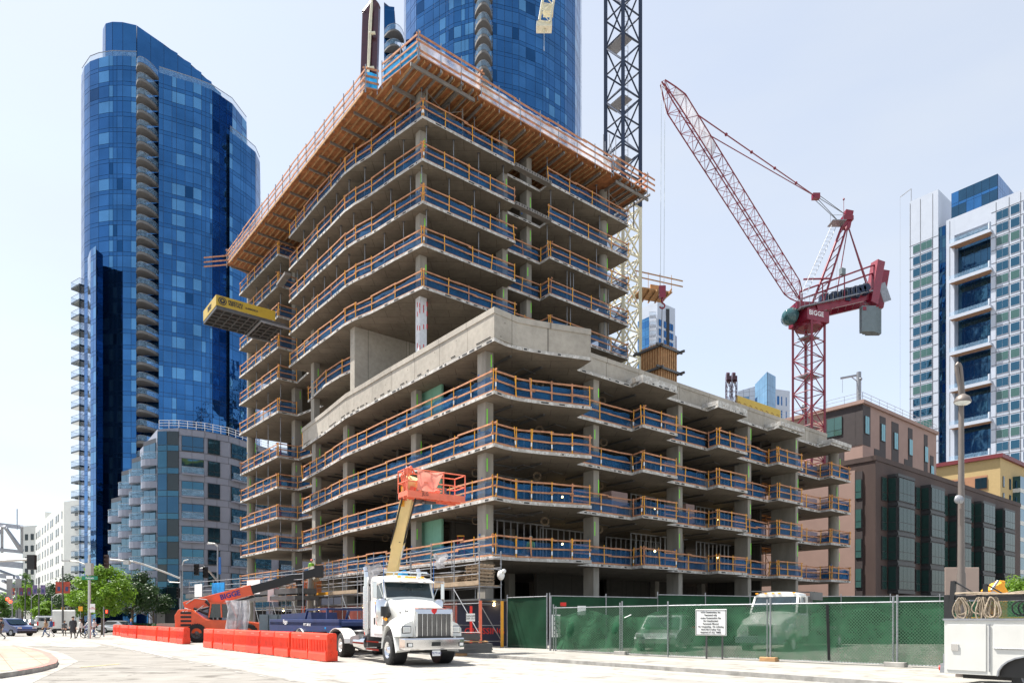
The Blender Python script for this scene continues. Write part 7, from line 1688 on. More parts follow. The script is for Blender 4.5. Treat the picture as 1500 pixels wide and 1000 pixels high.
# generic car / van -----------------------------------------------------------------------------------
def car(name, label, p, rz, L=4.6, W=1.85, Hh=1.55, m='white_paint', kind='car', group=None, lights='lens'):
    """front towards local -y"""
    C = thing(name, label, 'van' if kind == 'van' else kind, p, rz, group, local=True); hl = L/2; k = Hh/1.55
    if kind == 'van': prof = [(-hl, .4), (-hl-.02, 1.0), (-hl+.5, 1.2), (-hl+1.3, Hh-.12), (-hl+1.6, Hh), (hl-.1, Hh), (hl, Hh-.15), (hl, .45)]; wl = (-hl+.42, -hl+1.28, 1.22, Hh-.22)
    else: prof = [(-hl, .35), (-hl-.03, .62*k), (-hl+.3, .82*k), (-hl+1.15, .98*k), (-hl+1.95, Hh-.04), (-hl+2.4, Hh), (hl-1.2, Hh-.02), (hl-.45, 1.05*k), (hl-.03, .95*k), (hl, .4)]; wl = (-hl+1.05, -hl+1.85, 1.0*k, Hh-.12)
    a = MB(); n = len(prof); secs = []
    for x, sc in ((-W/2, .93), (-W/2+.07, 1), (W/2-.07, 1), (W/2, .93)):
        secs.append([(x if z < 1.0*k or kind == 'van' else x*.88, y*(sc if 0 else 1), z if sc == 1 else .38+(z-.38)*.985) for y, z in prof])
    loft(a, secs, 0); a.build('body', m, C, bevel=.04)
    a = MB(); y0, y1, z0, z1 = wl
    a.add([(-W*.43, y0-.03, z0+.03), (W*.43, y0-.03, z0+.03), (W*.40, y1-.03, z1), (-W*.40, y1-.03, z1)], [(0, 1, 2, 3)])
    for s in (-1, 1):
        xx = s*(W/2*(1.005 if kind == 'van' else .895)+.01); ye = hl-1.1 if kind != 'van' else y1+1.5
        a.add([(xx, y0+.35, z0+.05), (xx, ye+(.45 if kind != 'van' else 0), z0+.05), (xx, ye, z1), (xx, y1+.12, z1)], [(0, 1, 2, 3)])
    a.add([(-W*.4, hl+.012, .58*Hh+.2), (W*.4, hl+.012, .58*Hh+.2), (W*.38, hl+.012 if kind == 'van' else hl-.9, Hh-.25 if kind == 'van' else Hh-.05), (-W*.38, hl+.012 if kind == 'van' else hl-.9, Hh-.25 if kind == 'van' else Hh-.05)], [(0, 1, 2, 3)]) if kind != 'van' or m != 'white_paint' else None
    a.build('window', 'glass_dark', C)
    a = MB(); a.b2((-W/2+.05, -hl-.05, .28), (W/2-.05, -hl+.1, .5)); a.b2((-W/2+.05, hl-.1, .3), (W/2-.05, hl+.05, .55)); a.build('bumper', 'black', C)
    for s in (-1, 1):
        a = MB(); a.box((s*(W/2-.25), -hl-.0, .72*k), (.34, .1, .14)); a.build('headlight', lights, C)
        a = MB(); a.box((s*(W/2-.12), hl+.01, .95*k if kind != 'van' else 1.1), (.16, .06, .22 if kind != 'van' else .5)); a.build('tail_light', 'red_sign', C)
        for y in (-hl+.85, hl-.95): a = MB(); a.tube((s*(W/2-.22), y, .34), (s*(W/2+.01), y, .34), .34, 18); a.tube((s*(W/2), y, .34), (s*(W/2+.02), y, .34), .2, 12, 1); a.build('wheel', ['rubber', 'galv'], C)
    return C
mat('car_blue', (.015, .03, .12), .3, coat=1); mat('car_grey', (.10, .105, .11), .3, .4, coat=1); mat('car_silver', (.45, .46, .47), .3, .6, coat=.8); mat('car_black', (.012, .012, .014), .25, coat=1); mat('car_white', (.7, .7, .7), .3, coat=.8)
def at(px, py): return G(px, py)
aw = math.atan2(-.62, .785)
HD = math.atan2(SD.x, -SD.y)           # heading down the street towards the camera's right
AW = HD+PI
car('suv', 'silver utility vehicle parked behind the torn green screening', Vector((7.6, 33.6, 0)), R(-25), 4.8, 1.95, 1.85, 'car_silver', 'car')
car('van', 'tall white cargo van stopped at the crossing with its rear doors facing the camera', Vector((X(95, 83), 83, 0)), AW-.12, 6.0, 2.25, 2.75, 'white_paint', 'van')
car('suv', 'dark blue car with its bonnet entering from the left edge of the picture', Vector((X(4, 66), 67, 0)), R(70), 4.7, 1.9, 1.75, 'car_blue')
gr = 'cars queueing down the left street'
for px, Y, m_, lab, kd, hh in ((64, 92, 'car_silver', 'silver grey van just left of the tall white cargo van', 'van', 2.1), (52, 103, 'car_black', 'black car between the silver grey van and the dark cars further down the street', 'car', 1.7), (44, 112, 'car_grey', 'dark grey car behind the black car in the left street', 'car', 1.7), (38, 122, 'car_black', 'farthest black car at the head of the dark queue in the left street', 'car', 1.7), (27, 120, 'car_grey', 'dark sports car in the middle lane of the left street', 'car', 1.35), (19, 132, 'car_silver', 'silver car behind the dark sports car in the left street', 'car', 1.5), (12, 145, 'car_white', 'white car in the middle of the far left street', 'car', 1.5), (6, 118, 'car_silver', 'pale car nearest the left edge below the bus', 'car', 1.5)):
    car('parked_car' if kd == 'car' else 'van', lab, Vector((X(px, Y), Y, 0)), AW if px > 30 else HD, 4.6, 1.85, hh, m_, kd, gr)
car('parked_car', 'light car roof showing behind the far orange barriers', Vector((X(176, 80), 80, 0)), R(80), 4.5, 1.8, 1.5, 'car_silver')
BS = thing('bus', 'white and green city bus crossing at the far left', 'bus', (X(10, 165), 165, 0)); a = MB(); c = Vector((X(6, 165), 165, 0)); a.box(c+Vector((0, 0, 2.0)), (12, 2.5, 3.2)); a.build('body', 'sign_white', BS, bevel=.15); a = MB(); a.box(c+Vector((0, -1.27, 2.7)), (11.4, .05, 1.1)); a.build('window', 'glass_dark', BS); a = MB(); a.box(c+Vector((-2, -1.28, 1.5)), (5, .05, .8)); a.build('stripe', 'green_sign', BS)
# service truck at the right edge ------------------------------------------------------------------------
sv0 = Vector((9.56, 15.1, 0)); ST = thing('service_truck', 'white utility truck with side lockers, black rack and coiled ropes at the right edge', 'truck', sv0, math.atan2(SD.y, SD.x), local=True)
a = MB(); arch = [(1.0+.62-math.cos(t)*.62, .42+math.sin(t)*.44) for t in [PI*i/12 for i in range(13)]]
a.ext([(0, .42)]+arch+[(3.6, .42), (3.6, 1.62), (0, 1.62)], 0, .55, axis='y'); a.ext([(0, .42)]+arch+[(3.6, .42), (3.6, 1.62), (0, 1.62)], 1.65, 2.2, axis='y'); a.b2((0, .55, .75), (3.6, 1.65, .85)); a.b2((3.5, 0, .42), (3.6, 2.2, 1.62)); a.b2((0, .55, .7), (.05, 1.65, 1.3)); a.build('locker_body', 'white_shaded', ST, bevel=.008)
a = MB(); a.b2((-.02, -.03, 1.585), (3.62, .57, 1.625)); a.build('top_lip', 'galv', ST)
for x0, x1, z0, z1 in ((.05, .80, .5, 1.5), (.93, 2.4, 1.0, 1.5)):
    a = MB(); a.box(((x0+x1)/2, -.008, (z0+z1)/2), (x1-x0, .02, z1-z0)); dd_ = a.build('locker_door', 'white_shaded', ST, bevel=.006); a = MB(); a.box((x0+.17 if z0 < .6 else x1-.1, -.03, (z0+z1)/2+.0), (.14, .03, .14)); a.build('latch', 'chrome', dd_)
a = MB(); a.tube((.86, -.02, .5), (.86, -.02, 1.5), .012, 6); a.tube((.95, -.02, 1.0), (2.4, -.02, 1.0), .012, 6); a.build('hinge', 'galv', ST)
a = MB(); 
for i in range(len(arch)-1): a.bar((arch[i][0], -.01, arch[i][1]), (arch[i+1][0], -.01, arch[i+1][1]), .03, .03)
a.build('arch_trim', 'galv', ST)
a = MB(); a.b2((-.12, .1, .42), (0, 2.1, .62)); a.build('rear_bumper', 'galv', ST); a = MB(); a.tube((-.13, .22, .52), (-.12-.05, .22, .52), .06, 14); a.build('tail_light', 'red_sign', ST); a = MB(); a.b2((-.02, 0, .6), (.0, .3, .85)); a.build('corner_post', 'galv', ST)
wheel_y(ST, (1.62, .25, .42), .42, .3, 'galv', -1, False); wheel_y(ST, (1.62, 1.95, .42), .42, .3, 'galv', 1, False)
a = MB(); a.b2((.9, .1, .4), (2.4, 2.0, .85)); a.b2((.2, .5, .3), (7, 1.6, .6)); a.build('chassis', 'black', ST)
a = MB(); a.ext([(3.75, .4), (3.75, 1.95), (5.2, 1.95), (5.8, 1.2), (7.0, 1.1), (7.1, .45)], .1, 2.1, axis='y'); a.build('cab', 'white_shaded', ST, bevel=.04)
a = MB()
for y in (.1, 2.1):
    a.bar((.1, y, 1.6), (.15, y, 2.45), .09, .09); a.bar((1.7, y, 1.6), (1.7, y, 2.15), .08, .08); a.bar((3.5, y, 1.6), (3.5, y, 2.15), .08, .08); a.bar((.12, y, 2.08), (3.6, y, 2.12), .05, .07); a.bar((.15, y, 2.45), (.65, y, 2.1), .03, .03)
a.bar((.12, .1, 2.1), (.12, 2.1, 2.1), .08, .08); a.bar((1.7, .1, 2.12), (1.7, 2.1, 2.12), .08, .08); a.b2((-.05, .12, 1.62), (.05, .25, 2.15)); a.build('rack', 'black', ST)
mat('rope', (.33, .27, .20), .9, var=.3, scale=12)
for cx in (.34, .70, .90):
    a = MB()
    for k in range(9):
        ph = rnd.uniform(0, 6); wx = rnd.uniform(.03, .10); hh_ = rnd.uniform(.17, .27); cx2 = cx+rnd.uniform(-.05, .05); cz_ = 2.08-hh_
        pts = [Vector((cx2+math.sin(t)*wx*(1.3-.5*math.cos(t))+.012*math.sin(3*t+ph), .02+.015*k+.02*math.cos(t+ph), cz_+math.cos(t)*hh_)) for t in [i*PI/9 for i in range(19)]]; a.path(pts, .013, 5)
    a.build('rope_coil', 'rope', ST)
a = MB()
for k in range(16):
    c = Vector((1.35+.11*k, .2+.05*(k % 3), 1.84)); r_ = rnd.uniform(.14, .24); pts = [c+Vector((math.cos(t)*r_, rnd.uniform(-.01, .01), math.sin(t)*r_)) for t in [i*PI/8 for i in range(17)]]; a.path(pts, .016, 5)
a.build('hose_coil', 'black', ST)
a = MB(); 
for k in range(3): pts = [Vector((.2+i*.3, .02+.03*k, 2.16+.03*math.sin(i*1.3+k))) for i in range(11)]; a.path(pts, .012, 5)
a.build('cable', 'rope', ST)
EX = thing('excavator_arm', 'small orange hydraulic machine showing above the rack of the white utility truck', 'machine', (X(1457, 26), 26, 0)); c = P(1457, 862, 26)
a = MB(); a.bar(P(1448, 872, 26), P(1466, 860, 26), .55, .5); a.bar(P(1463, 880, 26), P(1465, 850, 26), .22, .3); a.tube(P(1446, 875, 26), P(1452, 862, 26), .18, 10); a.bar(P(1460, 868, 26), P(1460, 905, 26), .5, .5); a.b2((c.x-1.2, 25, .4), (c.x+1.4, 27, 1.7)); a.build('body', 'post_yellow', EX, bevel=.04); a = MB(); a.tube(P(1452, 864, 25.7), P(1462, 850, 25.7), .05, 8); a.tube(P(1455, 872, 25.6), P(1455, 871, 25.4), .15, 10); a.build('ram', 'galv', EX)
# tall street lamp on the right ---------------------------------------------------------------------------
LY = 17.6; lp0 = Vector((X(1408, LY), LY, 0)); SLp = thing('street_lamp', 'tall bronze street lamp with a hooked top at the right', 'street lamp', lp0)
a = MB(); a.tube(lp0, lp0+Vector((0, 0, 2.8)), .13, 14, r2=.10); a.tube(lp0+Vector((0, 0, 2.8)), Vector((lp0.x, LY, Z(590, LY))), .085, 14, r2=.06); pts = [P(1408, 592, LY), P(1406, 565, LY), P(1402, 545, LY), P(1401, 536, LY), P(1404, 532, LY), P(1407, 538, LY), P(1409, 560, LY), P(1411, 580, LY)]; a.path(pts, .05, 8); a.build('pole', 'bronze_pole', SLp)
a = MB(); c = P(1410, 588, LY-.12); a.lathe([(.03, .2), (.15, .12), (.20, 0), (.19, -.03)], c, (.1, 0, 1), 18); a.build('lamp_head', 'bronze_pole', SLp); a = MB(); a.lathe([(.185, -.03), (.12, -.08), (.001, -.1)], c, (.1, 0, 1), 18); a.build('lens', 'lens', SLp)
a = MB(); c = P(1405, 731, LY-.2); a.lathe([(.0, .05), (.10, .04), (.12, 0), (.08, -.08)], c, (0, -1, .2), 16); a.build('lower_lamp', 'galv', SLp); a = MB(); a.bar(P(1407, 745, LY-.15), P(1407, 770, LY-.12), .06, .05); a.build('bracket', 'bronze_pole', SLp)
bd_ = thing('sign_back', 'blank tan back of a square road sign behind the bronze street lamp', 'sign', (X(1409, 20), 20, 0)); a = MB(); T = frame(P(1409, 852, 20), (1, 0, 0), (0, -1, 0)); a.box((0, 0, 0), (1.0, .86, .02), T=T); a.build('plate', 'stone_tan', bd_, bevel=.05); a = MB(); a.tube((X(1409, 20.1), 20.1, 0), (X(1409, 20.1), 20.1, 2.9), .04, 8); a.build('post', 'galv', bd_)
# signals and poles on the left -----------------------------------------------------------------------------
def pole(name, label, cat, base, top, r=.09, m='galv', r2=None, group=None): t_ = thing(name, label, cat, base, group=group); a = MB(); a.tube(base, Vector((base[0], base[1], top)), r, 10, r2=r2 or r*.7); a.build('pole', m, t_); return t_
def sigbox(parent, c, h=1.05, m='black', lit=None, wd=.36):
    a = MB(); a.box(c, (wd, .22, h)); o = a.build('signal_head', m, parent)
    a = MB()
    for k in range(3): a.lathe([(.11, 0), (.13, .16)], c+Vector((0, -.11, (1-k)*h*.3)), (0, -1, 0), 12)
    a.build('visor', m, o); return o
Y1 = 68; t_ = pole('signal_mast', 'steel signal mast with a long arm reaching left in front of the grey apartment block', 'traffic signal', (X(265, Y1), Y1, 0), Z(843, Y1), .14)
a = MB(); a.path([P(265, 847, Y1), P(240, 837, Y1-.5), P(210, 826, Y1-1), P(195, 822, Y1-1.5), P(160, 819, Y1-2)], .09, 8); a.box(P(186, 823, Y1-1.6), (.55, .4, .4)); a.path([P(264, 853, Y1), P(248, 852, Y1), P(246, 848, Y1)], .05, 6); a.build('mast_arm', 'pale_pole', t_) if 'pale_pole' in M else (mat('pale_pole', (.5, .5, .48), .45, .3), a.build('mast_arm', 'pale_pole', t_)); sigbox(t_, P(156, 822, Y1-2), 1.3, 'signal_brown') if 'signal_brown' in M else (mat('signal_brown', (.06, .035, .03), .6), sigbox(t_, P(156, 822, Y1-2), 1.3, 'signal_brown')); sigbox(t_, P(262, 868, Y1), 1.0)
Y2 = 60; t_ = pole('street_lamp', 'grey street lamp with signal arm and small green sign before the grey apartment block', 'street lamp', (X(319, Y2), Y2, 0), Z(800, Y2), .10)
a = MB(); a.path([P(319, 800, Y2), P(315, 796, Y2), P(305, 795, Y2)], .07, 8); a.box(P(308, 796, Y2), (.5, .25, .12)); a.path([P(318, 850, Y2), P(308, 838, Y2-1), P(299, 830, Y2-2)], .08, 8); a.build('arm', 'pale_pole', t_); sigbox(t_, P(288, 834, Y2-2), .95); sigbox(t_, P(301, 838, Y2-2.2), .95); a = MB(); a.tube(P(288, 832, Y2-2), P(301, 831, Y2-2), .03, 6); a.build('bracket', 'pale_pole', t_)
a = MB(); a.box(P(311, 856, Y2), (.36, .03, .36)); a.build('green_plate', 'green_sign', t_); a = MB(); a.box(P(322, 828, Y2-.1), (.22, .03, 1.5)); a.build('banner', 'post_blue', t_)
t_ = pole('lamp_post', 'thin grey lamp post right of the signal mast', 'street lamp', (X(267.5, 72), 72, 0), Z(826, 72), .06); a = MB(); a.path([P(267, 828, 72), P(269, 821, 72), P(276, 819, 72)], .05, 6); a.build('arm', 'pale_pole', t_)
Y3 = 40; t_ = thing('traffic_signal', 'black signal head seen from behind on an arm from the left edge', 'traffic signal', (X(-60, Y3), Y3, 0)); a = MB(); a.tube(P(-60, 824, Y3), P(42, 819, Y3), .07, 8); a.tube((X(-60, Y3), Y3, 0), P(-60, 800, Y3), .13, 10); a.build('mast_arm', 'pale_pole', t_); a = MB(); a.box(P(46.5, 823, Y3), (.44, .2, .86)); a.build('signal_head', 'black', t_)
Y4 = 58; t_ = pole('street_lamp', 'tall pale street lamp carrying the green street name sign beside the tree', 'street lamp', (X(131, Y4), Y4, 0), Z(812, Y4), .13, 'pale_pole'); a = MB(); a.path([P(131, 833, Y4), P(124, 826, Y4), P(114, 822, Y4), P(96, 821, Y4)], .06, 8); a.box(P(98, 821, Y4), (.6, .25, .12)); a.box(P(131, 833, Y4-.1), (.5, .4, 1.0)); a.build('arm', 'pale_pole', t_)
a = MB(); a.box(P(131.5, 846, Y4-.2), (1.34, .04, .30)); ns = a.build('street_name_sign', 'green_sign', t_); text('Folsom', .17, frame(P(131.5, 846, Y4-.23), (1, 0, 0), (0, -1, 0)), 'text_white', ns, bold=.004)
a = MB(); a.box(P(135.5, 890, Y4-.2), (.42, .03, .72)); ns = a.build('parking_sign', 'sign_white', t_); text('NO\nSTOPPING', .09, frame(P(135.5, 890, Y4-.23), (1, 0, 0), (0, -1, 0)), 'text_red', ns)
t_ = pole('pedestrian_signal', 'pedestrian signal showing a red hand on a short post by the tree', 'traffic signal', (X(152, 64), 64, 0), Z(888, 64), .06); a = MB(); a.box(P(156.5, 895, 63.8), (.45, .25, .4)); h_ = a.build('signal_head', 'black', t_); a = MB(); a.box(P(156, 895, 63.6), (.14, .02, .24)); a.build('hand', 'lamp_red', h_)
for px, Y, lab in ((118, 62, 'orange work warning sign on a thin post left of the street lamp pole'), (92, 88, 'orange work warning sign further left above the white van roof')):
    t_ = pole('warning_sign', lab, 'sign', (X(px, Y), Y, 0), Z(894, Y), .03); a = MB(); a.box(P(px, 891, Y-.05), (.38, .02, .42)); a.build('plate', 'post_yellow', t_)
mat('banner_red', (.42, .07, .04), .7, var=.3, scale=2); mat('banner_lilac', (.16, .12, .24), .7, var=.3, scale=2); mat('banner_plum', (.14, .04, .07), .7, var=.3, scale=2); mat('post_teal', (.04, .06, .16), .6)
for px, Y, y0, mb_, lab, w_ in ((92, 80, 828, 'banner_red', 'lamp post with a pair of large red banners above the white van', .8), (57, 100, 845, 'banner_lilac', 'lamp post with lilac banners down the left street', .75), (37, 118, 852, 'banner_plum', 'lamp post with plum coloured banners down the left street', .75), (25, 132, 860, 'banner_red', 'farthest lamp post with a small red banner in the left street', .6)):
    t_ = pole('banner_post', lab, 'street lamp', (X(px, Y), Y, 0), Z(y0, Y), .11, 'hardware', group='banner posts in the left street')
    for s in (-1, 1): a = MB(); a.box(P(px+s*5.8*80/Y*Y/80, 860+(3 if Y > 90 else 0)+(3 if Y > 110 else 0), Y), (w_*.95, .03, 1.35)); a.box(P(px+s*5.8, 862+(3 if Y > 90 else 0)+(3 if Y > 110 else 0), Y-.03), (w_*.4, .03, .5), 1); a.build('banner', [mb_, 'post_teal'], t_)
for i, (px, Y) in enumerate(((76, 95), (46, 110), (18, 100))): t_ = pole('lamp_post', ['grey lamp post with short arm behind the white van', 'thin grey lamp post between the banners', 'thin pole with red signal lights at the far left'][i], 'street lamp', (X(px, Y), Y, 0), Z((872, 870, 862)[i], Y), .07); a = MB(); (a.path([P(px, 875, Y), P(px+6, 870, Y), P(px+14, 869, Y)], .05, 6), a.build('arm', 'pale_pole', t_)) if i < 2 else (a.ball(P(11, 877, Y-1), .22), a.ball(P(15, 880.5, Y-1), .2), a.build('red_light', 'lamp_red', t_))
# trees -------------------------------------------------------------------------------------------------------
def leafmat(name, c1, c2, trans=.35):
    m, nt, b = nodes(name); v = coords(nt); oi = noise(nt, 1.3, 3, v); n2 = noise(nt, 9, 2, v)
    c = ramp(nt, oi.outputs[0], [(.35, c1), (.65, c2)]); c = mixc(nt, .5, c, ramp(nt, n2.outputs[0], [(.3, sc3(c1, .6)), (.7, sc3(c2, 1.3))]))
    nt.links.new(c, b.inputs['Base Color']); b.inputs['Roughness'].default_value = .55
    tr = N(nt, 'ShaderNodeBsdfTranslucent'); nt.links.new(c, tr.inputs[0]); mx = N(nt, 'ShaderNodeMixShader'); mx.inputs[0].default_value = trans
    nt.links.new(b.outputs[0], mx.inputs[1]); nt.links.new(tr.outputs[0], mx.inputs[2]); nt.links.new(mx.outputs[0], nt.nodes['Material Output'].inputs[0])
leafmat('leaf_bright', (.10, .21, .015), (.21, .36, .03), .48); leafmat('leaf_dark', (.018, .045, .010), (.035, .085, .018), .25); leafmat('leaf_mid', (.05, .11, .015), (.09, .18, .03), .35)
def tree(label, base, h, rx, m='leaf_mid', n=4500, leaf=.22, name='tree', zlo=.28, seed=0, group=None):
    rg = random.Random(seed+int(base[0]*7)); t_ = thing(name, label, 'tree', base, group=group); b0_ = Vector(base); a = MB(); top = b0_+Vector((rg.uniform(-.2, .2), 0, h*.62))
    a.tube(b0_, b0_+Vector((0, 0, h*.3)), h*.022, 10, r2=h*.016); a.tube(b0_+Vector((0, 0, h*.3)), top, h*.016, 8, r2=h*.005); limbs = []
    for i in range(9):
        t = rg.uniform(.28, .75); an = rg.uniform(0, 2*PI); s = b0_+Vector((0, 0, h*t*.8)); e = s+Vector((math.cos(an)*rx*.75, math.sin(an)*rx*.75, h*rg.uniform(.08, .28))); mid = s.lerp(e, .5)+Vector((0, 0, h*.03)); a.tube(s, mid, h*.008, 6, r2=h*.005); a.tube(mid, e, h*.005, 5, r2=h*.002); limbs.append(e)
    a.build('trunk', 'bark', t_); a = MB(); cz = h*(1+zlo)/2; hz = h*(1-zlo)/2; clumps = []
    for i in range(34):
        while True:
            p = Vector((rg.uniform(-1, 1), rg.uniform(-1, 1), rg.uniform(-1, 1)))
            if .25 < p.length < 1: break
        k = 1-.25*max(0, p.z); clumps.append((b0_+Vector((p.x*rx*k*.85, p.y*rx*k*.85, cz+p.z*hz*.88)), rg.uniform(.22, .42)*rx))
    for i in range(n):
        c, r_ = rg.choice(clumps); d = Vector((rg.gauss(0, 1), rg.gauss(0, 1), rg.gauss(0, 1))).normalized(); p = c+Vector((d.x, d.y, d.z*.75))*r_*(rg.random()**.4)
        s = leaf*rg.uniform(.6, 1.3); nn = (d+Vector((rg.uniform(-.8, .8), rg.uniform(-.8, .8), rg.uniform(-.2, 1.0)))).normalized(); x = nn.orthogonal().normalized(); x.rotate(Matrix.Rotation(rg.uniform(0, 6.28), 3, nn)); y = nn.cross(x)
        a.add([p-x*s*.5, p+y*s*.28, p+x*s*.5, p-y*s*.28], [(0, 1, 2, 3)])
    a.build('crown', m, t_); return t_
tree('bright green street tree catching the sun under the glass tower', (X(150, 74), 74, 0), 7.6, 3.1, 'leaf_bright', 7000, .3, seed=1)  # sunlit look put into the brighter leaf colour
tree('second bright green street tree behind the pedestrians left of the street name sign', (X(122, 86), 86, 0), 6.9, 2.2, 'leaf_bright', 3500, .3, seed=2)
tree('dark green tree in the shade right of the bright street tree', (X(194, 84), 84, 0), 7.8, 3.3, 'leaf_dark', 6000, .33, seed=3)  # shade on this tree put into the dark leaf colour
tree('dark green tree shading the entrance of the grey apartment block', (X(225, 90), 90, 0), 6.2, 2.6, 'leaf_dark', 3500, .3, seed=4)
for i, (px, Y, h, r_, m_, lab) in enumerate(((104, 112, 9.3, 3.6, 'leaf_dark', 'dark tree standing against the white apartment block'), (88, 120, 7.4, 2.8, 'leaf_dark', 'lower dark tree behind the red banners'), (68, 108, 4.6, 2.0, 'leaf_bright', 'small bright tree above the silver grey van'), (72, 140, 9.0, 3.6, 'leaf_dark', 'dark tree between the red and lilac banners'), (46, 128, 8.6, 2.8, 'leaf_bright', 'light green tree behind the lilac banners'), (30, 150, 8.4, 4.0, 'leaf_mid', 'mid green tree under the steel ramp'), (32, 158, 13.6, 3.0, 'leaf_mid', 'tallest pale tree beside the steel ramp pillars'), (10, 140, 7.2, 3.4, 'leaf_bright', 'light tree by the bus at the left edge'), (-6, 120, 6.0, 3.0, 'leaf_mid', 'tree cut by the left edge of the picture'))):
    tree(lab, (X(px, Y), Y, 0), h, r_, m_, 2400, .42, seed=10+i, group='trees down the left street')
tree('light green tree top showing above the utility truck at the right edge', (X(1486, 44), 44, 0), 4.4, 1.5, 'leaf_bright', 4000, .16, seed=30)
tree('street tree reflected beside the right end of the brown block', (X(1520, 60), 60, 0), 6.4, 2.4, 'leaf_mid', 3000, .25, seed=31)
HG = MB(); rg = random.Random(5); c0, c1 = Vector((X(150, 88), 88, 0)), Vector((X(245, 80), 80, 0))
for i in range(5000):
    p = c0.lerp(c1, rg.random())+Vector((rg.uniform(-.6, .6), rg.uniform(-.6, .6), rg.uniform(.1, 1.1))); d = Vector((rg.gauss(0, 1), rg.gauss(0, 1), rg.gauss(0, 1))).normalized()*.14; e = d.orthogonal().normalized()*.09; HG.add([p-d, p+e, p+d, p-e], [(0, 1, 2, 3)])
tag(HG.build('hedge', 'leaf_dark', loc=c0), 'low dark hedge between the trees and the far orange barriers', 'hedge')
# people ---------------------------------------------------------------------------------------------------------
PM = {}
def person(label, base, rz, H_=1.72, stride=.0, top='text_dark', legs='car_black', hair='hair', arms=None, lean=0, sit=False, skirt=None, coat=False, hat=None, group=None):
    """front towards local -y; one continuous skinned body with clothing as its own surface colours"""
    s = H_/1.72; me = bpy.data.meshes.new('person'); sw = stride
    J = dict(pel=(0, 0, .95), ch=(0, -lean*.5, 1.25), nk=(0, -lean*.9, 1.46), hd=(0, -lean-.02, 1.58), ht=(0, -lean-.02, 1.70), sl=(-.19, -lean*.8, 1.40), sr=(.19, -lean*.8, 1.40), hl=(-.1, 0, .90), hr=(.1, 0, .90))
    arms = arms or ((-.24, .05, 1.12, -.22, -.12+sw*.3, .90), (.24, .02, 1.12, .23, -.05-sw*.3, .88))
    J['el'], J['wl'] = arms[0][:3], arms[0][3:]; J['er'], J['wr'] = arms[1][:3], arms[1][3:]
    if sit: J.update(kl=(-.14, -.38, .78), al=(-.13, -.34, .36), tl=(-.13, -.50, .32), kr=(.14, -.40, .66), ar=(.13, -.30, .24), tr=(.13, -.46, .2))
    else: J.update(kl=(-.1, -.06-sw*.45, .49), al=(-.1, .03-sw, .08), tl=(-.11, -.14-sw, .04), kr=(.1, -.06+sw*.25, .49), ar=(.1, .06+sw, .10+abs(sw)*.15), tr=(.11, -.09+sw, .04))
    for k_, d_ in (('fl', 'wl'), ('fr', 'wr')):
        w_ = Vector(J[d_]); e_ = Vector(J['el' if k_ == 'fl' else 'er']); dr_ = (w_-e_).normalized(); J[k_] = tuple(w_+dr_*.10); J[k_+'2'] = tuple(w_+dr_*.16+Vector((0, -.02, 0))); J[k_+'t'] = tuple(w_+dr_*.07+Vector((0, -.05, 0)))
    Rr = dict(pel=.145, ch=.155, nk=.055, hd=.085, ht=.07, sl=.075, sr=.075, hl=.095, hr=.095, el=.045, er=.045, wl=.03, wr=.03, fl=.035, fr=.035, fl2=.018, fr2=.018, flt=.014, frt=.014, kl=.062, kr=.062, al=.045, ar=.045, tl=.04, tr=.04)
    E = [('pel', 'ch'), ('ch', 'nk'), ('nk', 'hd'), ('hd', 'ht'), ('ch', 'sl'), ('ch', 'sr'), ('sl', 'el'), ('el', 'wl'), ('wl', 'fl'), ('fl', 'fl2'), ('wl', 'flt'), ('sr', 'er'), ('er', 'wr'), ('wr', 'fr'), ('fr', 'fr2'), ('wr', 'frt'), ('pel', 'hl'), ('hl', 'kl'), ('kl', 'al'), ('al', 'tl'), ('pel', 'hr'), ('hr', 'kr'), ('kr', 'ar'), ('ar', 'tr')]
    ks = list(J); me.from_pydata([tuple(Vector(J[k])*s) for k in ks], [(ks.index(a_), ks.index(b_)) for a_, b_ in E], [])
    o = bpy.data.objects.new('tmp', me); COL.objects.link(o); sk = o.modifiers.new('skin', 'SKIN'); sk.use_smooth_shade = True
    for i, k in enumerate(ks):
        r_ = Rr[k]*s*(1.15 if coat and k in ('ch', 'pel', 'hl', 'hr') else 1); me.skin_vertices[0].data[i].radius = (r_, r_*.8 if k in ('ch', 'pel') else r_); me.skin_vertices[0].data[i].use_root = k == 'pel'
    sb_ = o.modifiers.new('sub', 'SUBSURF'); sb_.levels = 1; bpy.context.view_layer.update()
    dg = bpy.context.evaluated_depsgraph_get(); m2 = bpy.data.meshes.new_from_object(o.evaluated_get(dg)); bpy.data.objects.remove(o); m2.name = 'person'
    m2.materials.clear(); 
    for k in ('skin', top, legs, 'black'): m2.materials.append(M[k])
    wl_, wr_ = Vector(J['wl'])*s, Vector(J['wr'])*s; nz = (1.47)*s; tl_, tr_ = Vector(J['al'])*s, Vector(J['ar'])*s
    for p in m2.polygons:
        c = p.center; k = 1; waist = (.55 if coat else .93)*s
        if c.z > nz: k = 0
        elif (c-wl_).length < .2*s and (c-wl_).dot((wl_-Vector(J['el'])*s)) > -.002 or (c-wr_).length < .2*s and (c-wr_).dot((wr_-Vector(J['er'])*s)) > -.002: k = 0
        elif min((c-tl_).length, (c-tr_).length) < .16*s and c.z < (.14*s if not sit else .45): k = 3
        elif c.z < waist and abs(c.x) < .21*s+.0: k = 2
        p.material_index = k; p.use_smooth = True
    t_ = bpy.data.objects.new('person', m2); COL.objects.link(t_); t_.location = base; t_.rotation_euler = (0, 0, rz); tag(t_, label, 'person', group); ROOT[t_.name] = Vector((0, 0, 0))
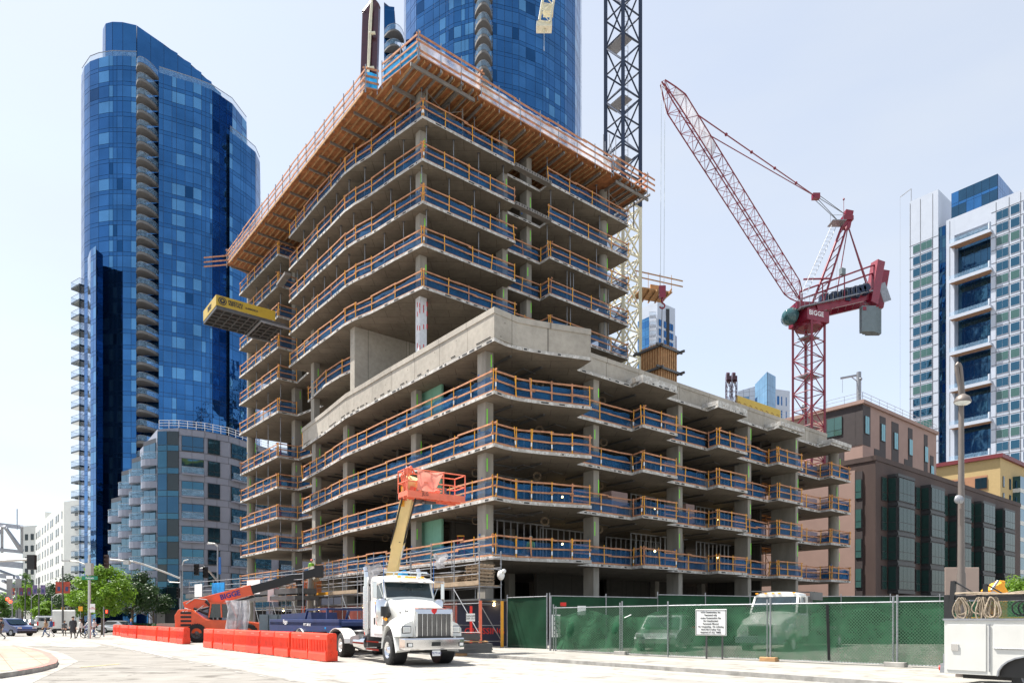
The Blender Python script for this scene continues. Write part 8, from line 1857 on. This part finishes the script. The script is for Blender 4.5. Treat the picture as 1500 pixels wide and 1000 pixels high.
    hd = Vector(J['hd'])*s; a = MB(); prof = [(.001, -.02), (.095*s, 0), (.108*s, .05*s), (.10*s, .10*s), (.06*s, .145*s), (.001, .155*s)]; a.lathe(prof, hd+Vector((0, .015, .03*s)), (0, .25, 1), 12)
    if hair == 'long': a.tube(hd+Vector((0, .07, .06)), hd+Vector((0, .10, -.26)), .08, 10, r2=.05)
    a.build('hair', 'hair' if hair == 'long' else hair, t_); a = MB()
    for x in (-.032, .032): a.ball(hd+Vector((x*s, -.088*s, .03*s)), .011*s, 0, 5)
    a.bar(hd+Vector((-.025, -.088, -.035)), hd+Vector((.025, -.088, -.035)), .006, .008, 1); a.bar(hd+Vector((0, -.09, .02)), hd+Vector((0, -.108, -.01)), .02, .016, 2); a.build('face', ['black', 'text_red', 'skin'], t_)
    if coat: a = MB(); a.lathe([(.17*s, 1.35*s), (.19*s, 1.1*s), (.19*s, .9*s), (.24*s, .55*s), (.22*s, .5*s)], (0, -lean*.5, 0), n=14); a.build('coat', top, t_)
    if skirt: a = MB(); a.lathe([(.13*s, 1.0*s), (.2*s, .85*s), (.23*s, .7*s)], (0, 0, 0), n=12); a.build('skirt', skirt, t_)
    if hat: a = MB(); a.lathe([(.15, 0), (.12, .01), (.115, .06), (.07, .12), (.001, .13)], hd+Vector((0, .0, .09*s)), n=14); a.build('hard_hat', hat, t_)
    return t_
mat('cloth_tan', (.40, .26, .16), .8); mat('cloth_blue', (.04, .10, .26), .8); mat('cloth_white', (.65, .64, .62), .8); mat('denim', (.06, .10, .20), .85); mat('hi_vis', (.35, .75, .08), .6); mat('hat_white', (.8, .8, .78), .4); mat('hat_red', (.5, .03, .02), .4)
gx = lambda px, Y: Vector((X(px, Y), Y, 0))
gp_ = 'people on the crossing at the left'
person('woman in a tan top and blue jeans striding left in front of the white van', gx(67, 62), R(-80), 1.66, .33, 'cloth_tan', 'denim', 'long', group=gp_)
person('person in a blue shirt and white trousers walking left beside the woman in tan', gx(75, 63), R(-75), 1.74, .25, 'cloth_blue', 'cloth_white', 'cloth_white', group=gp_)
person('small person in black standing by the rear door of the white van', gx(94.5, 66), R(10), 1.5, .05, 'car_black', 'car_black', group=gp_)
person('tall person in a long dark coat standing on the crossing', gx(107, 58), R(20), 1.86, .12, 'text_dark', 'car_black', coat=True, group=gp_)
person('woman in a white top and black trousers striding across the crossing', gx(118, 58), R(-75), 1.70, .36, 'cloth_white', 'car_black', 'long', group=gp_)
person('pedestrian in black cut by the left edge of the picture', gx(2, 55), R(-85), 1.72, .32, 'car_black', 'car_black')
person('woman with brown hair and a blue top standing behind the far orange barriers', gx(192, 66), R(-60), 1.66, .0, 'cloth_blue', 'denim', 'wood')
bkY = 60; bk0 = gx(133, bkY)
BKE = thing('bicycle', 'parked style city bicycle ridden across the crossing by the cyclist in white', 'bicycle', bk0, R(-85), local=True)
for y in (-.55, .55):
    a = MB(); pts = [Vector((0, y+math.cos(t)*.33, .34+math.sin(t)*.33)) for t in [i*PI/12 for i in range(25)]]; a.path(pts, .022, 6); 
    for i in range(8): t = i*PI/4; a.tube((0, y, .34), (0, y+math.cos(t)*.32, .34+math.sin(t)*.32), .004, 3)
    a.build('wheel', 'rubber', BKE)
a = MB()
for p, q in (((0, .55, .34), (0, .05, .32)), ((0, .05, .32), (0, .2, .82)), ((0, .05, .32), (0, -.4, .75)), ((0, .2, .75), (0, -.4, .85)), ((0, .55, .34), (0, .2, .75)), ((0, -.55, .34), (0, -.4, 1.0)), ((-.28, -.36, 1.04), (.28, -.36, 1.04))): a.tube(p, q, .02, 6)
a.build('frame', 'post_blue', BKE); a = MB(); a.box((0, .22, .87), (.16, .26, .06)); a.build('saddle', 'black', BKE); a = MB(); a.box((0, -.62, .95), (.3, .25, .22)); a.build('basket', 'galv', BKE)
person('cyclist in a white shirt and jeans riding the bicycle over the crossing', bk0+Vector((-.03, .0, -.02)), R(-85), 1.72, 0, 'cloth_white', 'denim', sit=True, lean=.16, arms=((-.24, -.25, 1.18, -.22, -.38, 1.06), (.24, -.25, 1.18, .22, -.38, 1.06)))
person('second rider in a white shirt just behind the cyclist', gx(138, 62), R(-85), 1.7, .1, 'cloth_white', 'denim')
wk = uv(-2.3, -2.6, LV[2]); person('worker in green vest and white hard hat standing on the lowest podium slab', wk, R(180), 1.75, 0, 'hi_vis', 'denim', hat='hat_white')
wk2 = V2((X(456, 62), 62)); wk2.z = LV[2]; person('worker in green vest and red hard hat at the lowest slab rail, left', wk2, R(30), 1.7, 0, 'hi_vis', 'car_black', hat='hat_red', lean=.1)
rp = K0-V*9+Vector((.5, .5, KH)); person('small figure of a worker on the roof of the pinkish block below the davit', rp, R(0), 1.75, 0, 'car_black', 'denim', hat='hat_white')
# ==== pieces that stand apart become objects of their own ===================================================
def explode(o, tol=.02):
    me = o.data; n = len(me.vertices); par = list(range(n))
    def find(x):
        while par[x] != x: par[x] = par[par[x]]; x = par[x]
        return x
    for p in me.polygons:
        vs = p.vertices; r0 = find(vs[0])
        for v in vs[1:]:
            r_ = find(v)
            if r_ != r0: par[r_] = r0
    isl = {}
    for i in range(n): isl.setdefault(find(i), []).append(i)
    keys = list(isl); bbs = []
    for k in keys:
        c = [me.vertices[i].co for i in isl[k]]; bbs.append([min(x[a_] for x in c)-tol for a_ in range(3)]+[max(x[a_] for x in c)+tol for a_ in range(3)])
    gp2 = list(range(len(keys)))
    def f2(x):
        while gp2[x] != x: gp2[x] = gp2[gp2[x]]; x = gp2[x]
        return x
    for i in range(len(keys)):
        for j in range(i):
            A_, B_ = bbs[i], bbs[j]
            if all(A_[a_] <= B_[a_+3] and B_[a_] <= A_[a_+3] for a_ in range(3)):
                if f2(i) != f2(j): gp2[f2(i)] = f2(j)
    cl = {}
    for i, k in enumerate(keys): cl.setdefault(f2(i), set()).update(isl[k])
    if len(cl) < 2 or len(cl) > 90: return
    nm = o.name.split('.')[0]; groups = list(cl.values())
    for gi, vs in enumerate(groups):
        ids = sorted(vs); mp = {v_: i for i, v_ in enumerate(ids)}; m2 = bpy.data.meshes.new(nm)
        fs = [p for p in me.polygons if p.vertices[0] in mp]
        m2.from_pydata([tuple(me.vertices[i].co) for i in ids], [], [[mp[v_] for v_ in p.vertices] for p in fs])
        for mt in me.materials: m2.materials.append(mt)
        m2.polygons.foreach_set('material_index', [p.material_index for p in fs]); m2.polygons.foreach_set('use_smooth', [p.use_smooth for p in fs]); m2.update()
        if gi == 0: first = m2
        else:
            c = o.copy(); c.data = m2; COL.objects.link(c)
    o.data = first
for o in list(S.objects):
    if o.type == 'MESH' and o.parent and o.name.split('.')[0] in ('table_form', 'red_mark', 'rail_end', 'top_rail', 'ledger_tube', 'brace_tube', 'waler', 'column', 'plank_deck', 'steel_frame', 'printed_mark', 'work_light', 'hose_coil', 'support', 'band', 'dark_panel', 'fuel_tank', 'side_box', 'bumper_fitting', 'fog_lamp', 'lane_marking', 'handrail', 'banner', 'red_light', 'wheel_well', 'seat', 'ledger_beam', 'joist', 'ceiling_pipe', 'sheet', 'bumper') and len(o.data.vertices) < 6000:
        explode(o)
